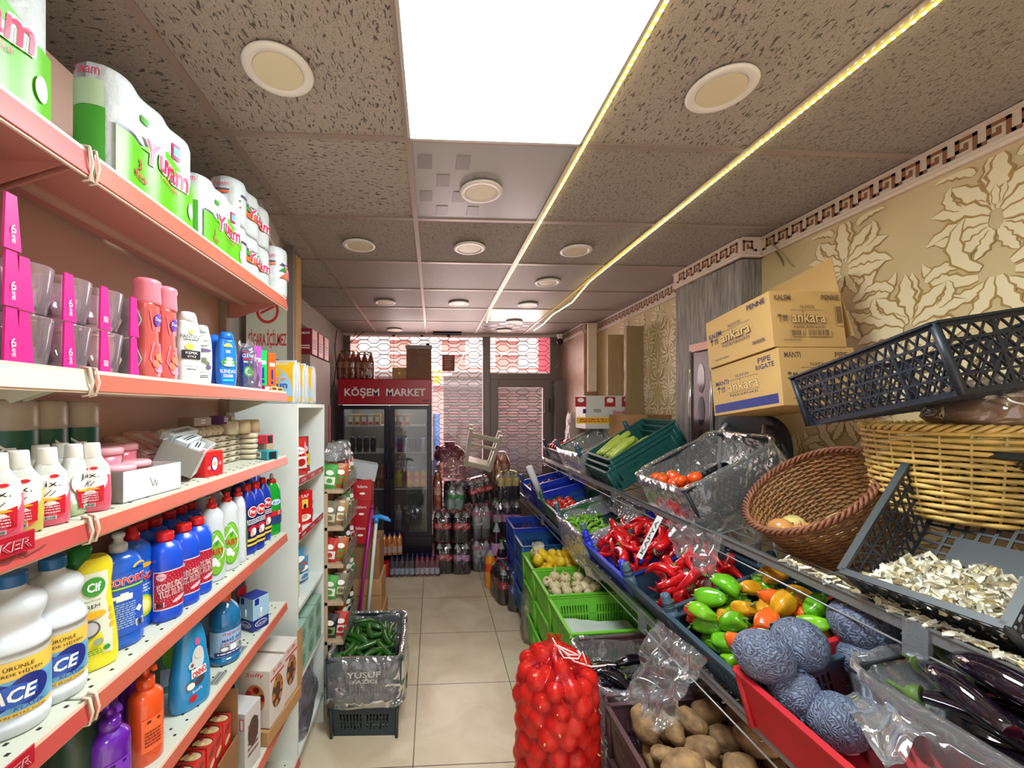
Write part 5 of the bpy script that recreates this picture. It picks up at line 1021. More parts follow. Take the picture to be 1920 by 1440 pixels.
for k in range(3):
    m = MB(); m.box(-.14, .0, 0, .125, 0, .17, nd, .002); f = plane((0, .0625, .085), (0, 1, 0), (0, 0, 1)); g = plane((-.07, 0, .085), (1, 0, 0), (0, 0, 1)); m.rect(f, -.056, .056, -.08, .08, npk, .0006); m.lines(f, -.04, .04, -.05, .02, 4, mat('print_mauve'), .001)
    m.text(g, 'NESCAFE', .03, .055, .014, paper, .05, .0006); m.rect(g, -.06, -.045, -.05, .05, paper, .0006); m.rect(g, -.036, -.021, -.05, .05, paper, .0006); m.lines(g, -.0, .055, -.05, -.02, 2, mat('dot_pink'), .0006)
    m.build('coffee_carton', loc=(-.79, 2.71+.15*k, 2.131), label=f'dark red coffee carton on the brown cabinet, {["first", "middle", "last"][k]} of three', cat='box', group='dark red coffee cartons')
for k in range(4): MB().box(-.14, 0, 0, .13, 0, .28, mat('dark_carton', (92, 70, 62), .7), .003).build('dark_carton', loc=(-.98, 2.74+.14*k, 2.131), label=f'dark brown carton behind the red coffee cartons, {["first", "second", "third", "fourth"][k]} in line', cat='box', group='dark brown cartons')
MB().box(-1.159, -1.15, 3.3, 4.6, 1.0, 2.02, mat('pale_lit_wall', (186, 190, 206), .5)).build('lit_wall_patch', label='pale bluish panel standing for the lit wall beside the fridge', cat='board')  # lit whiteness of the wall put in as a pale panel
for k, (py, z_) in enumerate(((740, 0), (765, 0))): MB().box(0, .03, -.05, .05, -.04, .04, wht, .004).build('socket', loc=(-1.149, 4.45, Zat(py, -1.15, 4.45)), label=['white wall socket beside the fridge, upper one', 'white wall socket beside the fridge, lower one'][k], cat='socket')
# spice rack
wood = mat('rack_wood', (184, 158, 128), .55, var=.18, vscale=5, stretch=(10, 10, .9)); RX0, RX1, RY0, RY1 = -.655, -.515, 2.375, 2.78
r = empty('spice_rack', (RX0, RY0, 0)); w_ = RX1-RX0; l_ = RY1-RY0
for x, y in ((0, 0), (.0, l_-.03), (w_-.02-.04, l_-.03)): MB().box(x, x+.022, y, y+.03, 0, 1.44, wood, .002).build('post', r)
MB().box(.024, .05, 0, .012, 0, 1.3, wood, .002).build('post', r); MB().box(-.003, .0, 0, l_, .05, 1.42, wood).build('side_panel', r)
zz = film('rack_plastic', (190, 196, 170), .25, .3, 30, .5)
RS = [1.31, 1.095, .88, .665, .44, .20]
for z in RS:
    s_ = MB().box(.0, w_, 0, l_, z-.022, z, wood, .002).build('shelf', r); m = MB(); m.box(w_, w_+.002, 0, l_, z-.01, z+.075, zz); m.build('plastic_front', s_)
tag(r, 'wooden spice rack with clear plastic fronts beside the bookcase', 'rack')
PC = [((176, 92, 40), (60, 160, 70)), ((70, 160, 70), (240, 238, 230)), ((60, 54, 52), (226, 226, 220)), ((120, 110, 90), (200, 200, 170)), ((44, 40, 44), (120, 150, 90)), ((166, 130, 90), (240, 230, 210)), ((190, 40, 40), (230, 226, 220)), ((150, 150, 140), (120, 60, 60))]
wd_ = ['top', 'second', 'third', 'fourth', 'fifth', 'lowest']
for i, z in enumerate(RS):
    for j in range(5):
        c = PC[(i*3+j*2) % 8]
        if i == 0 and j < 2: c = PC[j*0+(0 if j else 1)]
        if j < 2: loc = (RX0+.045+.055*j, RY0+.035+.02*j, z+.001); rot = Euler((R(-8), 0, R(-90+10*j)))
        else: loc = (RX1-.035, RY0+.06+.11*(j-1), z+.001); rot = Euler((0, R(-6), R(-25)))
        pk_put('sp%d_%d' % (PC.index(c), j > 1), (c[0], c[1], .085, .145, .03, None), loc, rot, f'spice packet on the {wd_[i]} rack shelf, {["at its end beside the post", "at its end towards the aisle", "first along the aisle side", "second along the aisle side", "last along the aisle side"][j]}', 'spice packets on the wooden rack', name='spice_packet', seed=i*2+j)
clear_bag(.13, .20, .10, 11, loc=(RX0+.07, RY0+.12, RS[0]+.16), fm_=cfs, label='loose clear bag on top of the spice packets', cat='bag')
clear_bag(.13, .18, .12, 17, loc=(RX0+.06, RY0+.29, RS[0]+.14), fm_=cfs, label='grey clear bag on the rack top towards the fridge', cat='bag')
# cartons and red boxes behind the rack
cr2 = mat('carton_dark_red', (176, 22, 34), .4)
def rb(q, fx, fy, ft): q.text(fy, 'Sallama', 0, .03, .02, paper, .07, .0008, rot=-.0); q.ell(fy, 0, -.02, .02, .008, paper, .0008); q.text(fx, 'ÇAY', 0, -.0, .02, paper, .06, .0008)
yb = 3.02
carton('brown_carton', .26, .30, .30, kraft, None, loc=(-.49, yb+.1, 0), label='brown carton on the floor behind the cucumber crate, bottom one', cat='box')
carton('brown_carton', .25, .28, .24, kraft, lambda q, fx, fy, ft: q.rect(fy, -.12, .12, -.005, .005, kraft2, .0005), loc=(-.50, yb+.1, .301), label='brown carton in the middle of the pile behind the broom handles', cat='box')
carton('brown_carton', .24, .28, .27, kraft2, None, loc=(-.51, yb+.1, .542), label='darker brown carton under the red boxes', cat='box')
for k, (z, h) in enumerate(((.813, .16), (.974, .14), (1.115, .15))): carton('red_box', .13, .16, h, cr2, rb, loc=(-.515+.004*k, yb+.0, z), rot=R(2*k-2), label=f'dark red tea box on the brown carton, {["bottom", "middle", "top"][k]} of three', cat='box', group='dark red tea boxes')
carton('grey_box', .18, .14, .12, mat('grey_blue_box', (168, 172, 178), .5), None, loc=(-.52, yb+.01, 1.266), rot=Euler((0, R(12), R(10))), label='pale grey box tilted on the red boxes', cat='box')
carton('red_carton', .07, .05, .10, mat('carton_red'), None, loc=(-.44, yb+.35, .0+0), label='small red carton behind the broom handles', cat='box') if 0 else None
def stick(p0, p1, Y0, Y1, rr, m_, name, lab):
    a = Vector((Xat(p0[0], Y0), Y0, Zat(p0[1], Xat(p0[0], Y0), Y0))); b_ = Vector((Xat(p1[0], Y1), Y1, max(.0, Zat(p1[1], Xat(p1[0], Y1), Y1)))); r = empty(name, b_); MB().tube([Vector((0, 0, 0)), a-b_], rr, m_, 10).build('handle', r); return r, a-b_
YB = 2.86
r, d = stick((697, 955), (663, 1241), YB+.04, YB, .012, mat('handle_purple', (150, 20, 110), .3), 'broom', ''); m = MB(); m.tube([d, d+(d.normalized()*.03)], [.013, .006], mat('handle_purple'), 8); m.build('cap', r); tag(r, 'tall purple broom handle leaning beside the brown cartons', 'broom')
r, d = stick((706, 972), (682, 1241), YB+.06, YB+.03, .012, mat('handle_white', (196, 206, 196), .3), 'squeegee', ''); m = MB(); q = mat('tape_blue', (40, 140, 220), .4)
m.tube([d-d.normalized()*.03, d+d.normalized()*.01], .017, q, 10); m.tube([d+Vector((-.05, 0, .01)), d+Vector((.03, 0, .012)), d+Vector((.075, -.01, -.002)), d+Vector((.10, -.01, -.018))], [.012, .017, .016, .008], q, 8); m.build('grip', r); tag(r, 'white mop handle with a blue grip beside the purple one', 'mop')
# ---------------------------------------------------------------- fridge
fbk = mat('fridge_black', (30, 24, 40), .28); fred = mat('fridge_red', (176, 16, 36), .3); finn = mat('fridge_inside', (100, 96, 92), .5); fglass = film('fridge_glass', (205, 205, 210), .02, .10, 4, .04, .03); wire = mat('shelf_wire', (206, 206, 200), .4)
FY = 4.56; FX0 = Xat(634, FY); FX1 = Xat(810, FY); FZ = Zat(713, -.5, FY); r = empty('drinks_fridge', (FX0, FY, 0)); w_ = FX1-FX0; d_ = .66; zh = Zat(759, -.5, FY); zb = Zat(1003, -.5, FY)
m = MB(); m.box(0, .035, .05, d_, .03, FZ, fbk, .003); m.box(w_-.035, w_, .05, d_, .03, FZ, fbk, .003); m.box(.035, w_-.035, d_-.04, d_, .03, FZ, fbk); m.box(.035, w_-.035, .05, d_-.04, zh, FZ, fbk); m.box(.035, w_-.035, .05, d_-.04, .03, zb, fbk); m.build('cabinet', r)
m = MB(); m.box(.036, .04, .06, d_-.05, zb, zh, finn); m.box(w_-.04, w_-.036, .06, d_-.05, zb, zh, finn); m.box(.04, w_-.04, d_-.05, d_-.041, zb, zh, finn); m.box(.04, w_-.04, .06, d_-.05, zb, zb+.005, finn); m.box(.04, w_-.04, .06, d_-.05, zh-.005, zh, mat('fridge_top_lamp', (230, 235, 225), .4, emit=3)); m.build('lining', r)
m = MB(); m.box(0, w_, -.015, .06, zh+.004, FZ+.012, fred, .008); f = plane((w_/2, -.015, (zh+FZ)/2), (1, 0, 0), (0, 0, 1)); m.box(.0, w_, -.018, .0, zh-.002, zh+.004, mat('strip_edge'))
def market(m, f, txt, cx, cy, h, ww):      # art nouveau capitals built from the letters with thickened serifs
    m.text(f, txt, cx, cy, h, paper, ww, .0012, bold=.022)
    n = len(txt)
market(m, f, 'KÖŞEM  MARKET', 0, .0, .125, w_*.86); m.rect(f, w_*.40, w_*.47, -.10, -.08, fbk, .0008); m.build('sign_header', r)
m = MB(); m.box(.0, w_, 0, .05, .03, zb-.02, fbk, .004); [m.box(.1, w_-.1, -.002, .001, .07+.03*i, .078+.03*i, mat('grille_dark', (16, 14, 20), .5)) for i in range(5)]; m.build('base_panel', r)
for a, b_, hx in ((.0, w_*.545, 1), (w_*.545, w_, -1)):
    m = MB(); e = .06 if hx > 0 else .055; m.box(a+.002, a+e, 0, .045, zb-.018, zh-.004, fbk, .004); m.box(b_-e, b_-.002, 0, .045, zb-.018, zh-.004, fbk, .004); m.box(a+e, b_-e, 0, .045, zh-.05, zh-.004, fbk); m.box(a+e, b_-e, 0, .045, zb-.018, zb+.03, fbk); dr = m.build('door', r)
    MB().box(a+e, b_-e, .015, .022, zb+.03, zh-.05, fglass).build('door_glass', dr); hxp = (b_-.03) if hx > 0 else (a+.03)
    MB().tube([(hxp, -.0, 1.0), (hxp, -.03, 1.02), (hxp, -.03, 1.32), (hxp, 0, 1.34)], .007, fbk, 8).build('handle', dr)
FS = [Zat(y, -.5, FY+.1) for y in (798, 848, 916)]
for z in FS:
    m = MB(); m.box(.045, w_-.045, .09, .10, z-.012, z, wire); [m.box(.045+.02*i, .049+.02*i, .1, d_-.06, z-.006, z-.002, wire) for i in range(int((w_-.1)/.02))]; m.build('wire_shelf', r)
tag(r, 'black two door drinks fridge with a red lettered header', 'fridge')
def soda(col, lab_c, cap_c, h=.33, rr=.052, lz=(.42, .62), nm='soda_bottle', fill=.80, lab_txt=None, clearc=(200, 205, 205)):
    k = '%d_%d_%d' % col; liq = mat('liquid_'+k, col, .08, coat=.6); clr = mat('pet_%d' % clearc[0], clearc, .1, alpha=.55, coat=.5); lm = mat('band_%d_%d_%d' % lab_c, lab_c, .35); m = MB()
    P = [(0, .75), (.02, .92), (.06, .98), (.30, .96), (.40, 1), (.62, 1), (.70, .93), (.80, .70), (.88, .40), (.92, .27), (.95, .26)]
    pr = [(z*h, a*rr) for z, a in P]; m.prof(pr, liq, N=14, mats=[liq if P[i][0] < fill else clr for i in range(len(P)-1)]); m.prof([(h*lz[0], rr*1.012), (h*lz[1], rr*1.012)], lm, N=14, caps=(False, False)); m.prof([(.945*h, rr*.30), (h, rr*.29)], mat('cap_%d_%d_%d' % cap_c, cap_c, .35), N=10)
    if lab_txt:
        for a in (-75,):
            f = lambda u, v, o=0: ((rr*1.012+o)*math.cos(u/rr+R(a)), (rr*1.012+o)*math.sin(u/rr+R(a)), v); m.text(f, lab_txt, 0, h*(lz[0]+lz[1])/2, h*.09, paper, rr*1.5, .001, shear=.25)
    return m.build(nm)
SC = {}
def sbot(key): 
    A = {'cola': dict(col=(26, 12, 14), lab_c=(206, 30, 40), cap_c=(200, 30, 40), lab_txt='Cola'), 'sprite': dict(col=(150, 190, 170), lab_c=(40, 160, 90), cap_c=(30, 140, 70), fill=.3), 'lilac': dict(col=(44, 26, 40), lab_c=(206, 150, 190), cap_c=(90, 150, 60)), 'blue': dict(col=(26, 18, 24), lab_c=(40, 56, 160), cap_c=(60, 60, 70), lab_txt='Cola'),
         'clear': dict(col=(120, 122, 126), lab_c=(170, 120, 140), cap_c=(200, 80, 120), fill=.2, lz=(.66, .8)), 'orange': dict(col=(240, 150, 20), lab_c=(230, 80, 40), cap_c=(90, 80, 190)), 'amber': dict(col=(160, 70, 30), lab_c=(190, 130, 90), cap_c=(210, 150, 60), fill=.9), 'yellowcap': dict(col=(40, 34, 50), lab_c=(206, 186, 110), cap_c=(220, 210, 60), lz=(.5, .8)),
         'water': dict(col=(96, 104, 110), lab_c=(120, 130, 150), cap_c=(190, 190, 200), fill=.6), 'lemonade': dict(col=(190, 180, 40), lab_c=(220, 200, 90), cap_c=(200, 190, 40)), 'dark': dict(col=(20, 24, 30), lab_c=(40, 46, 60), cap_c=(60, 60, 70))}[key]
    return lambda h=.33, rr=.052: soda(h=h, rr=rr, **A)
shrink = film('shrink_film', (232, 226, 230), .02, .14, 22, .8)
def pack(key, nx, ny, h, rr, wrap=True, name='bottle_pack'):
    def f():
        r = empty(name); k = (key, h, rr)
        for i in range(nx):
            for j in range(ny):
                if k not in SC: SC[k] = sbot(key)(h, rr); b_ = SC[k]
                else: b_ = SC[k].copy(); C.objects.link(b_)
                b_.name = 'bottle'; b_.parent = r; b_.location = ((i-(nx-1)/2)*rr*2.02, (j-(ny-1)/2)*rr*2.02, .001)
        if wrap:
            m = MB(); X = nx*rr*1.01+.004; Y = ny*rr*1.01+.004; secs = []
            for z, s_ in ((0, .97), (.02, 1.0), (.35, 1.0), (.62, 1.0), (.78, .90), (.90, .66), (1.0, .55), (1.03, .40)):
                ring = superell(X*s_, Y*s_, 5, 40); secs.append([(x*(1+.03*noise.noise(Vector((x*30, y*30, z*9)))), y*(1+.03*noise.noise(Vector((y*30, x*30, z*9)))), z*h+.006*noise.noise(Vector((x*20, y*20, 3)))*(z > .9)) for x, y in ring])
            m.loft(secs, shrink, caps=(False, True)); m.build('shrink_wrap', r)
        return r
    return f
def pput(key, nx, ny, h, rr, loc, rot, lab, wrap=True, group=None): return put(('pk', key, nx, ny, h, rr, wrap), pack(key, nx, ny, h, rr, wrap), loc, rot, lab, 'bottles', group)
def flr(px, Y): return (Xat(px, Y), Y, 0.001)
def at(px, py, Y): X = Xat(px, Y); return (X, Y, Zat(py, X, Y))
# fridge contents
def frow(key, h, rr, xs, z, lab, yy=.17):
    for i, x in enumerate(xs):
        k = (key, h, rr); 
        if k not in SC: SC[k] = sbot(key)(h, rr); b_ = SC[k]
        else: b_ = SC[k].copy(); C.objects.link(b_)
        b_.name = 'drink_bottle'; b_.parent = None; b_.location = (FX0+x, FY+yy, z+.002); tag(b_, lab % (['first', 'second', 'third', 'fourth', 'fifth', 'sixth', 'seventh', 'eighth'][i]), 'bottle', lab.split(',')[0])
ON = ['first', 'second', 'third', 'fourth', 'fifth', 'sixth', 'seventh', 'eighth']
for i in range(8): carton('milk_carton', .07, .07, .13, mat('milk%d' % (i % 3), ((196, 184, 170), (206, 170, 110), (180, 150, 130))[i % 3], .5), lambda q, fx, fy, ft: (q.rect(fy, -.02, .02, -.02, .03, paper, .0006), q.ell(fy, 0, -.04, .02, .012, redp, .0006)), loc=(FX0+.11+.075*i+(.12 if i > 4 else 0)+(.0 if i < 5 else 0), FY+.16, FS[0]+.001), label=f'small carton on the upper fridge shelf, {ON[i]} from the wall side', cat='carton', group='cartons on the upper fridge shelf')
frow('dark', .2, .033, (.12, .20, .28, .36), FS[1], 'dark bottle on the middle fridge shelf behind the first door, %s in line')
for i in range(5): MB().prof([(0, .027), (.005, .031), (.15, .031), (.158, .026)], mat('can%d' % (i % 3), ((60, 60, 130), (190, 196, 200), (90, 110, 120))[i % 3], .3, .4), N=18).build('drink_can', loc=(FX0+w_*.545+.10+.068*i, FY+.16, FS[1]+.001), label=f'drink can on the middle fridge shelf behind the second door, {ON[i]} in line', cat='can', group='cans in the fridge')
frow('amber', .26, .038, (.10, .19, .28, .37, .46), FS[2], 'amber bottle on the lower fridge shelf behind the first door, %s in line')
frow('lemonade', .26, .038, (w_*.545+.09,), FS[2], 'yellow bottle beside the door bar, %s one')
frow('orange', .22, .034, (w_*.545+.20, w_*.545+.29, w_*.545+.37), FS[2], 'orange bottle on the lower fridge shelf behind the second door, %s in line')
frow('water', .26, .04, (.10, .2, .3, .4), zb+.006, 'clear bottle on the fridge floor behind the first door, %s in line')
pput('dark', 3, 2, .30, .045, (FX0+w_*.545+.26, FY+.2, zb+.008), 0, 'dark shrink wrapped six pack on the fridge floor')
frow('water', .28, .04, (w_*.545+.09,), zb+.006, 'clear bottle beside the dark six pack, %s one')
clear_bag(.32, .2, .16, 31, loc=(FX0+w_*.545+.23, FY+.2, FS[1]-.20+.0), fm_=cfs, label='crumpled clear bag hanging under the middle fridge shelf', cat='bag')
# on top of the fridge
T = FZ+.013
pput('amber', 3, 2, .33, .036, (Xat(651, FY+.2), FY+.2, T), 0, 'amber bottles pack on the fridge, the one nearer the wall')
pput('amber', 3, 2, .32, .036, (Xat(684, FY+.2), FY+.2, T), R(4), 'amber bottles pack on the fridge beside the small carton')
carton('small_carton', .16, .18, .135, kraft, lambda q, fx, fy, ft: q.text(fy, 'W', 0, -.0, .03, paper, .03, .001, bold=.03), loc=(Xat(750, FY+.14), FY+.14, T), label='small brown carton on the fridge beside the tall one', cat='box')
m = MB(); m.box(-.14, .14, -.12, .12, 0, .36, mat('carton_umber', (128, 90, 66), .7), .002); m.box(-.15, .15, -.13, .13, .34, .385, mat('packing_tape', (140, 130, 120), .3), .004); m.box(.08, .12, -.05, -.01, .384, .42, ink); f = plane((0, -.12, .18), (1, 0, 0), (0, 0, 1)); m.text(f, 'Toscana', 0, .10, .035, choc, .14, .001, shear=.1); m.ell(f, -.05, .02, .03, .05, choc, .001); m.ell(f, -.05, .02, .026, .046, mat('carton_umber'), .0014); m.ell(f, -.05, -.02, .026, .026, choc, .0018); m.rect(f, .05, .12, -.11, -.10, choc, .001)
m.build('tall_carton', loc=(Xat(786, FY+.16), FY+.16, T), label='tall taped brown carton with sketch print on the fridge', cat='box')
# floor packs before the fridge
def juice(c, lc, cc, n, key):
    return lambda: (lambda r: r)(juice_pack(c, lc, cc, n, key))
def juice_pack(c, lc, cc, n, key):
    r = empty('juice_pack'); b0 = None
    for i in range(n):
        for j in range(2):
            if b0 is None: b0 = soda(c, lc, cc, .215, .0265, (.12, .42), nm='bottle', fill=.93); b_ = b0
            else: b_ = b0.copy(); C.objects.link(b_)
            b_.parent = r; b_.location = ((i-(n-1)/2)*.054, j*.054, .001)
    MB().loft([[(x, y+.027, z) for x, y in superell(n*.027+.003, .058, 6, 36)] for z in (0, .05, .12, .17)], shrink, caps=(False, False)).build('shrink_wrap', r); return r
YJ_ = 4.34
put('j1', lambda: juice_pack((60, 50, 70), (176, 186, 206), (60, 70, 150), 5, 'a'), flr(754, YJ_), 0, 'pack of dark juice bottles on the floor before the fridge', 'bottles', 'juice packs')
put('j2', lambda: juice_pack((130, 56, 70), (200, 196, 210), (70, 80, 170), 5, 'b'), flr(801, YJ_), 0, 'pack of reddish juice bottles on the floor beside the cola packs', 'bottles', 'juice packs')
r = empty('can_pack', flr(716, YJ_)); b0 = None
for i in range(3):
    for j in range(2): q = MB().prof([(0, .02), (.004, .026), (.14, .026), (.15, .022)], mat('can_red', (200, 20, 34), .3), N=16).build('can', r, loc=(-.054+.054*i, .054*j, 0))
tag(r, 'red shrink wrapped cans under the orange juice pack', 'cans')
put('j3', lambda: juice_pack((226, 140, 70), (214, 180, 170), (110, 90, 200), 5, 'c'), (Xat(729, YJ_)+.01, YJ_+.02, .222), Euler((R(-4), R(-3), 0)), 'pack of orange juice bottles lying across the other packs', 'bottles', 'juice packs')
# cola wall
A = 4.50; c3 = (.052, .33)
def hh(py, Y): return Zat(py, 0.1, Y)
pput('cola', 2, 3, .33, .050, flr(832, A+.02), 0, 'cola six pack on the floor beside the fridge, bottom of its column')
pput('lilac', 2, 3, .33, .050, flr(864, A), R(2), 'bottle pack with lilac labels on the floor, bottom of the second column')
pput('clear', 2, 3, .34, .055, flr(901, A+.08), R(-2), 'clear empty-looking bottle pack on the floor under the stacked clear one')
pput('cola', 2, 3, .33, .050, (Xat(832, A+.02)-.01, A+.03, .336), R(-3), 'cola six pack stacked second above the fridge side one')
pput('cola', 2, 3, .33, .050, (Xat(864, A)+.0, A+.01, .336), R(2), 'cola six pack stacked on the lilac pack')
pput('clear', 2, 3, .38, .055, (Xat(900, A+.08), A+.09, .345), R(2), 'tall clear pack stacked in the third column')
pput('sprite', 2, 2, .27, .050, (Xat(852, A)-.0, A+.01, .672), Euler((0, R(4), 0)), 'green labelled bottle pack stacked above the cola packs')
pput('amber', 1, 3, .40, .05, (Xat(822, A+.02)-.01, A+.05, .672), 0, 'brown bottles standing high beside the fridge edge')
pput('dark', 3, 2, .32, .048, (Xat(856, A+.2), A+.25, .68), 0, 'dark bottle pack behind the green labelled one')
pput('cola', 3, 2, .27, .046, (Xat(905, A), A+.08, .735), Euler((0, R(-12), R(5))), 'small cola pack tilted on top of the clear packs')
clear_bag(.34, .30, .26, 41, loc=(Xat(847, A)+.0, A+.12, .98), fm_=film('rosy_film', (196, 140, 140), .35, .35, 30, 1), label='rosy crumpled bag over the top of the bottle wall', cat='bag')
m = MB(); rnd = random.Random(5)
red_net = mat('net_dark_red', (104, 28, 50), .5)
for i in range(14):
    put('ron', lambda: MB().sphere((0, 0, .032), .035, .035, .032, mat('red_onion', (96, 22, 46), .3), 14, 9, lambda d: 1+.12*max(0, d.z-.85)*6).build('red_onion'), (Xat(843, A+.1)+rnd.uniform(-.13, .13), A+.12+rnd.uniform(-.06, .06), 1.20+(i//5)*.045), 0, 'dark red onion in the net bag on top of the bottle wall', 'onion', 'red onions in the net bag')
m.loft([[(x*(1+.15*noise.noise(Vector((x*12, y*12, z*9)))), y, z) for x, y in superell(.175*s_, .11*s_, 2.4, 30)] for z, s_ in ((0, .9), (.05, 1), (.12, .9), (.16, .55), (.18, .3), (.21, .38))], film('dark_net', (120, 40, 60), .45, .3, 60, 1)); m.build('net_bag', loc=(Xat(843, A+.1), A+.12, 1.19), label='dark red net bag of onions on top of the bottle wall', cat='bag')
# stool lying on the bottles
stm = mat('stool_plastic', (176, 168, 146), .45, var=.08, vscale=8)
r = empty('stool', (Xat(903, 4.42), 4.42, Zat(845, .3, 4.42)), Euler((R(8), R(13), R(-4)))); a = .15
for sx in (-1, 1): MB().hexa([(sx*.13-.022, -.02, -.21), (sx*.13+.022, -.02, -.21), (sx*.13+.022, .03, -.21), (sx*.13-.022, .03, -.21), (sx*.165-.018, -.02, .21), (sx*.165+.018, -.02, .21), (sx*.165+.018, .03, .21), (sx*.165-.018, .03, .21)], stm).build('leg', r); MB().hexa([(sx*.13-.022, .20, -.21), (sx*.13+.022, .20, -.21), (sx*.13+.022, .24, -.21), (sx*.13-.022, .24, -.21), (sx*.165-.018, .22, .21), (sx*.165+.018, .22, .21), (sx*.165+.018, .26, .21), (sx*.165-.018, .26, .21)], stm).build('leg', r)
MB().box(-.135, .135, -.022, .24, -.21, -.15, stm, .012).build('seat', r); m = MB(); m.box(-.14, .14, -.015, .02, .03, .06, stm, .006).box(-.15, .15, -.015, .02, .12, .17, stm, .008); m.build('stretcher', r)
tag(r, 'grey white plastic stool turned over on the bottle packs', 'stool')
# right part of the bottle wall
B = 4.35
pput('yellowcap', 3, 2, .30, .040, (Xat(952, B), B+.02, .80), R(3), 'three bottles with golden necks beside the blue crates')
pput('amber', 2, 2, .34, .045, (Xat(940, B+.3), B+.34, .93), 0, 'reddish bottle pack under the stool')
pput('dark', 3, 2, .39, .052, (Xat(952, B), B+.06, .001), 0, 'dark bottle pack on the floor beside the blue crates, bottom one')
pput('lilac', 3, 2, .39, .052, (Xat(952, B)-.01, B+.06, .400), R(2), 'lilac labelled pack carrying the golden neck bottles')
def single(key, px, Y, h, rr, lab, z=.001): k = (key, h, rr); b_ = (SC[k].copy() if k in SC else sbot(key)(h, rr)); (C.objects.link(b_) if k in SC else SC.__setitem__(k, b_)); b_.name = 'soda_bottle'; b_.parent = None; b_.location = (Xat(px, Y), Y, z); tag(b_, lab, 'bottle'); return b_
single('orange', 919, 4.02, .40, .052, 'tall orange soda bottle on the floor before the bottle packs')
for (px, Y, lab) in ((940, 4.12, 'green-capped bottle behind the orange soda, first'), (955, 4.14, 'green-capped bottle behind the orange soda, second')): single('lilac', px, Y, .44, .05, lab)
single('lilac', 931, 4.22, .62, .055, 'tall bottle with pink label above the orange soda')
pput('cola', 2, 3, .33, .050, flr(946, 3.80), R(12), 'cola pack on the floor in front of the bottle wall')
pput('blue', 2, 2, .36, .054, flr(975, 3.62), R(-8), 'blue labelled cola pack on the floor beside the crates')
MB().prof([(0, .06), (.02, .075), (.18, .08), (.26, .06), (.33, .02), (.36, .018)], mat('amber_jar', (84, 36, 30), .12, coat=.6), N=20).build('amber_bottle', loc=flr(998, 3.42), label='round brown bottle behind the bread bag', cat='bottle')
m = MB(); [m.prof([(0, .028), (.01, .034), (.24, .034), (.26, .02)], mat('noodle_tan', (196, 160, 100), .6, bump=.5, bscale=40), N=12, cx=.04*math.cos(a), cy=.04*math.sin(a)) for a in (0, 1.6, 3.1, 4.7)]; r = empty('noodle_bag', flr(1000, 3.10)); m.build('noodles', r); q = clear_bag(.19, .19, .42, 51, fm_=cfs); q.parent = r; q.name = 'clear_bag'; tag(r, 'clear bag of tan noodles on the floor beside the green crates', 'bag')
# ================================================================ PRODUCE STAND ON THE RIGHT
steel = mat('stand_steel', (150, 152, 152), .35, .6); cp = film('clear_corner', (200, 205, 210), .2, .3, 10, .2)
UX, UZ, MX, MZ = 1.20, 1.235, .95, .845
def pz(px, py, z):
    d = (HC-z)*FP/(py-765); u = (px-852)/FP*d; return (u*CY+d*SY, d*CY-u*SY, z)
r = empty('produce_stand', (MX, .5, 0)); YL = 3.9
for X, z, nm in ((UX, UZ, 'rail'), (MX, MZ, 'rail')):
    dx = X-MX; m = MB(); m.box(dx-.004, dx+.0, 0, YL, z-.02, z+.012, steel); m.box(dx, dx+.03, 0, YL, z-.02, z-.016, steel); m.box(dx-.010, dx+.002, 0, YL, z+.010, z+.014, steel); m.build('front_rail', r)
    MB().tube([(dx-.006, 0, z-.055), (dx-.006, YL, z-.055)], .0035, steel, 6).build('rod', r)
    for k in range(5): MB().box(dx-.012, dx+.0, .42+k*.85, .475+k*.85, z-.075, z+.016, cp).build('corner_block', r)
    m = MB(); t = R(12 if X == UX else 10)
    for k in range(8): m.bar((dx+.02+.06*k*math.cos(t), 0, z-.03+.06*k*math.sin(t)), (dx+.02+.06*k*math.cos(t), YL, z-.03+.06*k*math.sin(t)), .006, .004, (0, 0, 1), steel)
    for k in range(26): m.bar((dx+.0, k*.155+.02, z-.034), (dx+.46*math.cos(t), k*.155+.02, z-.034+.46*math.sin(t)), .006, .004, (0, 0, 1), steel)
    m.build('wire_shelf', r)
for y in (.02, 1.9, 3.86):
    MB().box(.80, .84, y, y+.03, 0, 1.48, steel, .003).build('post', r)
    MB().bar((.82, y+.015, 1.20), (.26, y+.015, 1.17), .02, .02, (0, 1, 0), steel).build('arm', r); MB().bar((.82, y+.015, .84), (.01, y+.015, .80), .02, .02, (0, 1, 0), steel).build('arm', r); MB().box(.78, .82, y, y+.03, 0, .03, steel).build('foot', r)
tag(r, 'tiered steel produce stand with chrome rails along the wallpapered wall', 'display stand')
